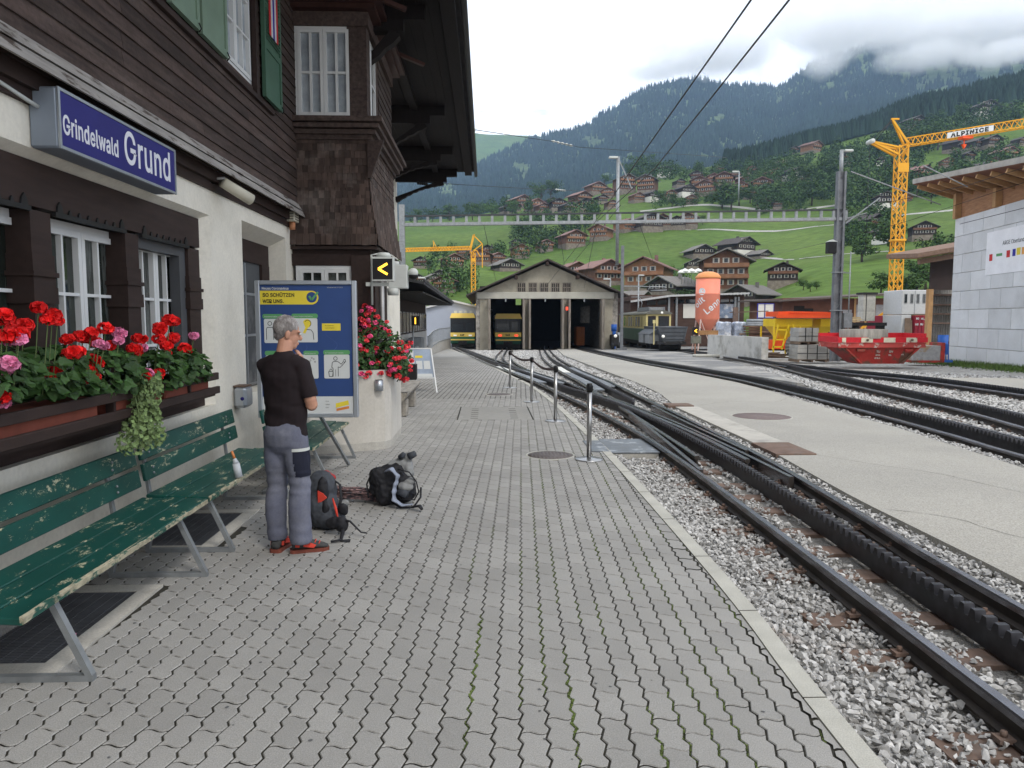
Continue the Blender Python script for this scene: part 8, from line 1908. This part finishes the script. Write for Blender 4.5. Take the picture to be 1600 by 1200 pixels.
CH=[ # phrase, members (u, base v, width px, kind)
('in the lowest row behind the yard',[(895,441,44,'brown'),(938,446,56,'brown'),(1014,452,70,'honey'),(1052,462,64,'darkgrey'),(1086,420,34,'darkgrey'),(1128,462,76,'tall'),(1172,474,62,'darkgrey'),(1222,446,50,'dark'),(985,478,50,'darkgrey')]),
('on the meadow edge below the gantry beam',[(812,402,28,'honey'),(808,390,24,'dark'),(850,392,24,'brown'),(893,386,36,'brown'),(940,374,32,'honey'),(976,362,28,'honey'),(1012,361,38,'dark'),(1034,357,30,'brown'),(1060,357,26,'dark'),(1076,355,30,'brown')]),
('in the dense cluster above the gantry beam',[(803,332,22,'dark'),(812,326,28,'brown'),(834,330,26,'honey'),(871,330,26,'dark'),(886,334,24,'dark'),(905,320,28,'brown'),(920,330,26,'dark'),(929,304,26,'brown'),(951,310,22,'brown'),(954,326,18,'brown'),(975,302,30,'tall'),(1012,303,30,'tall'),(1016,315,22,'white'),(846,332,20,'brown'),(790,334,18,'dark'),(938,318,18,'dark'),(994,316,20,'brown'),(860,322,18,'dark'),(1044,312,20,'brown'),(1069,309,26,'white')]),
('in the upper village cluster below the dark wood',[(1037,277,22,'white'),(1090,284,22,'dark'),(1094,297,28,'brown'),(1104,306,32,'brown'),(1114,288,22,'brown'),(1131,292,30,'brown'),(1156,302,24,'brown'),(1191,300,30,'brown'),(1196,323,20,'dark'),(1175,272,16,'brown'),(1208,280,22,'brown'),(1238,281,24,'white'),(1236,241,16,'dark'),(1267,239,24,'honey'),(1120,272,16,'brown'),(1145,281,18,'dark'),(1160,288,18,'brown'),(1225,300,20,'dark'),(1255,291,18,'brown'),(1060,292,16,'dark'),(1170,310,20,'dark'),(1080,318,18,'brown'),(1222,262,16,'brown')]),
('on the open meadow beside the big catenary mast',[(1150,404,44,'white'),(1186,404,28,'darkgrey'),(1092,402,40,'darkgrey'),(1215,326,16,'dark'),(1350,366,42,'dark'),(1386,378,34,'white'),(1440,374,38,'dark'),(1380,330,38,'white')]),
('on the steep slope behind the crane jib',[(1326,258,28,'dark'),(1379,262,22,'white'),(1388,272,26,'dark'),(1428,288,38,'brown'),(1426,202,26,'dark'),(1530,190,38,'white'),(1566,182,24,'dark'),(1492,238,28,'dark'),(1520,236,26,'dark'),(1545,232,26,'dark'),(1568,250,26,'brown'),(1512,276,24,'dark'),(1532,270,22,'dark'),(1590,262,26,'dark'),(1592,228,18,'dark'),(1478,262,20,'brown'),(1508,252,20,'dark'),(1552,262,20,'brown'),(1575,240,20,'dark'),(1470,300,20,'dark'),(1410,318,20,'brown'),(1360,300,20,'dark'),(1302,292,18,'dark')]),
('around the small distant yellow crane',[(660,420,26,'dark'),(706,420,32,'brown'),(752,414,34,'brown'),(692,434,26,'darkgrey'),(676,440,26,'darkgrey'),(697,456,36,'brown'),(790,424,40,'darkgrey'),(765,402,26,'dark'),(728,404,22,'brown'),(775,412,24,'brown'),(648,446,26,'dark')])]
cused=set()
COLN={'honey':'honey coloured','brown':'brown timber','dark':'dark timber','darkgrey':'low grey roofed','tall':'tall three storey','white':'black and white'}
for phrase,lst in CH:
    kinds={}
    for m_ in sorted(lst): kinds.setdefault(m_[3],[]).append(m_)
    for kd,ms_ in kinds.items():
        for k,(u,v,wp,_) in enumerate(ms_):
            d=hinv(u,v); d=max(d,84); p=P(u,v,d); wd=wp*d/F/11.5; rz=random.choice((-1,1))*random.uniform(.1,.5)+PI*0
            if v>430: rz={895:.25,938:.35,1014:-.45,1052:-.9,1086:.2,1128:-.18,1172:-.9,1222:-.35,985:.9}.get(u,rz)
            lab=f"{(ORD[k]+(' from left' if k else '')+' ') if len(ms_)>1 else 'only '}{COLN[kd]} chalet {phrase}"
            pr=CP[kd]
            if kd not in cused: cused.add(kd); pr.location=p; pr.rotation_euler=(0,0,rz); pr.scale=(wd,)*3; pr['label']=lab; pr['group']='chalets on the hillside'
            else: copy_tree(pr,p,rz,wd,lab,'chalets on the hillside')
# farm tracks on the slope
def track_strip(pts,wd,label):
    L1=[];pp=smoothpath(pts,14); vs=[]
    for q in pp:
        d=hinv(q.x,q.y); a=hpt(q.x,d); c=hpt(q.x,d+wd); vs+=[a+Vector((0,0,.12)),c+Vector((0,0,.12))]
    b=MB(); b.add(vs,[(2*k,2*k+2,2*k+3,2*k+1) for k in range(len(pp)-1)],True); b.build('path',m_gravelfar,loc=(0,0,0),kind='structure')
track_strip([(930,366),(1000,362),(1080,358),(1180,362),(1290,352),(1420,336),(1600,318)],4,'')
track_strip([(1000,330),(1080,322),(1160,326),(1240,330),(1330,318)],5,'')
track_strip([(1180,406),(1260,404),(1340,396),(1450,398)],3,'')
# dark church like roofs and white parasols
m_para=M('white_parasol',(.75,.76,.74),.7,var=.02)
for k in range(6):
    u=1065+k*5.2; v=424-(k%2)*2; p=P(u,v,148); b=MB(); b.lathe(p,[(.9,-.35),(.55,.1),(.02,.35)],10); 
    t=thing('parasol',f"{ORD[k]+(' from left' if k else '')} white parasol above the green tree behind the yard",'parasol',p+Vector((0,0,-2.5)),group='white parasols on the terrace'); b.build('canopy',m_para,t); b=MB(); b.cyl(p+Vector((0,0,-2.6)),p,.05,6); b.build('pole',m_galv,t)
# ---- air and clouds
def volbox(name,x0,x1,y0,y1,z0,z1,dens,color,noisy=None,aniso=0.0,label=None,ell=False,emi=None):
    m=bpy.data.materials.new(name+'_air'); m.use_nodes=True; nt=m.node_tree; N=nt.nodes; L=nt.links; N.remove(N['Principled BSDF'])
    pv=N.new('ShaderNodeVolumePrincipled'); pv.inputs['Color'].default_value=(*color,1); pv.inputs['Density'].default_value=dens; pv.inputs['Anisotropy'].default_value=aniso
    L.new(pv.outputs[0],N['Material Output'].inputs['Volume'])
    if noisy:
        tc=N.new('ShaderNodeTexCoord'); nz=N.new('ShaderNodeTexNoise'); nz.inputs['Scale'].default_value=noisy[0]; nz.inputs['Detail'].default_value=3; L.new(tc.outputs['Object'],nz.inputs['Vector'])
        # edge falloff in object space (unit box)
        ln=N.new('ShaderNodeVectorMath'); ln.operation='LENGTH'; mp=N.new('ShaderNodeMapping'); 
        mp.inputs['Scale'].default_value=(2/(x1-x0),2/(y1-y0),2/(z1-z0)); L.new(tc.outputs['Object'],mp.inputs[0]); L.new(mp.outputs[0],ln.inputs[0])
        mr=N.new('ShaderNodeMapRange'); mr.inputs[1].default_value=1.0; mr.inputs[2].default_value=.25; mr.inputs[3].default_value=-.45; mr.inputs[4].default_value=.35; L.new(ln.outputs['Value'],mr.inputs[0])
        ad=N.new('ShaderNodeMath'); ad.operation='ADD'; L.new(nz.outputs[0],ad.inputs[0]); L.new(mr.outputs[0],ad.inputs[1])
        m2=N.new('ShaderNodeMapRange'); m2.inputs[1].default_value=noisy[1]; m2.inputs[2].default_value=noisy[2]; m2.inputs[3].default_value=0; m2.inputs[4].default_value=dens; L.new(ad.outputs[0],m2.inputs[0]); L.new(m2.outputs[0],pv.inputs['Density'])
    c=((x0+x1)/2,(y0+y1)/2,(z0+z1)/2); b=MB()
    if ell: b.blob(c,((x1-x0)/2,(y1-y0)/2,(z1-z0)/2),n=16,m=10)
    else: b.box(x0,x1,y0,y1,z0,z1)
    o=b.build(name,m,loc=c,kind='stuff',label=label); return o
volbox('haze',-5200,6200,-400,4300,-6,1500,.00012,(.48,.68,1.0),label='thin bluish air haze over the valley')
CLD=[(1330,45,1900,330,110,60),(1500,45,2000,420,120,70),(1120,85,2300,330,90,60),(1620,80,1900,300,90,40),(1290,95,2150,110,60,45),(1440,88,1900,210,60,38),(1560,85,1850,150,60,34),(1030,110,2350,160,60,30),(1700,40,2000,400,150,80)]
for k,(u,v,d,rx,ry,rz) in enumerate(CLD):
    p=P(u,v,d); o=volbox('cloud',p.x-rx,p.x+rx,p.y-ry*2,p.y+ry*2,p.z-rz*1.6,p.z+rz*1.6,.018,(1,1,1),noisy=(.012,.45,.78),ell=True,label='white cloud bank clinging to the mountain ridge',aniso=.2)
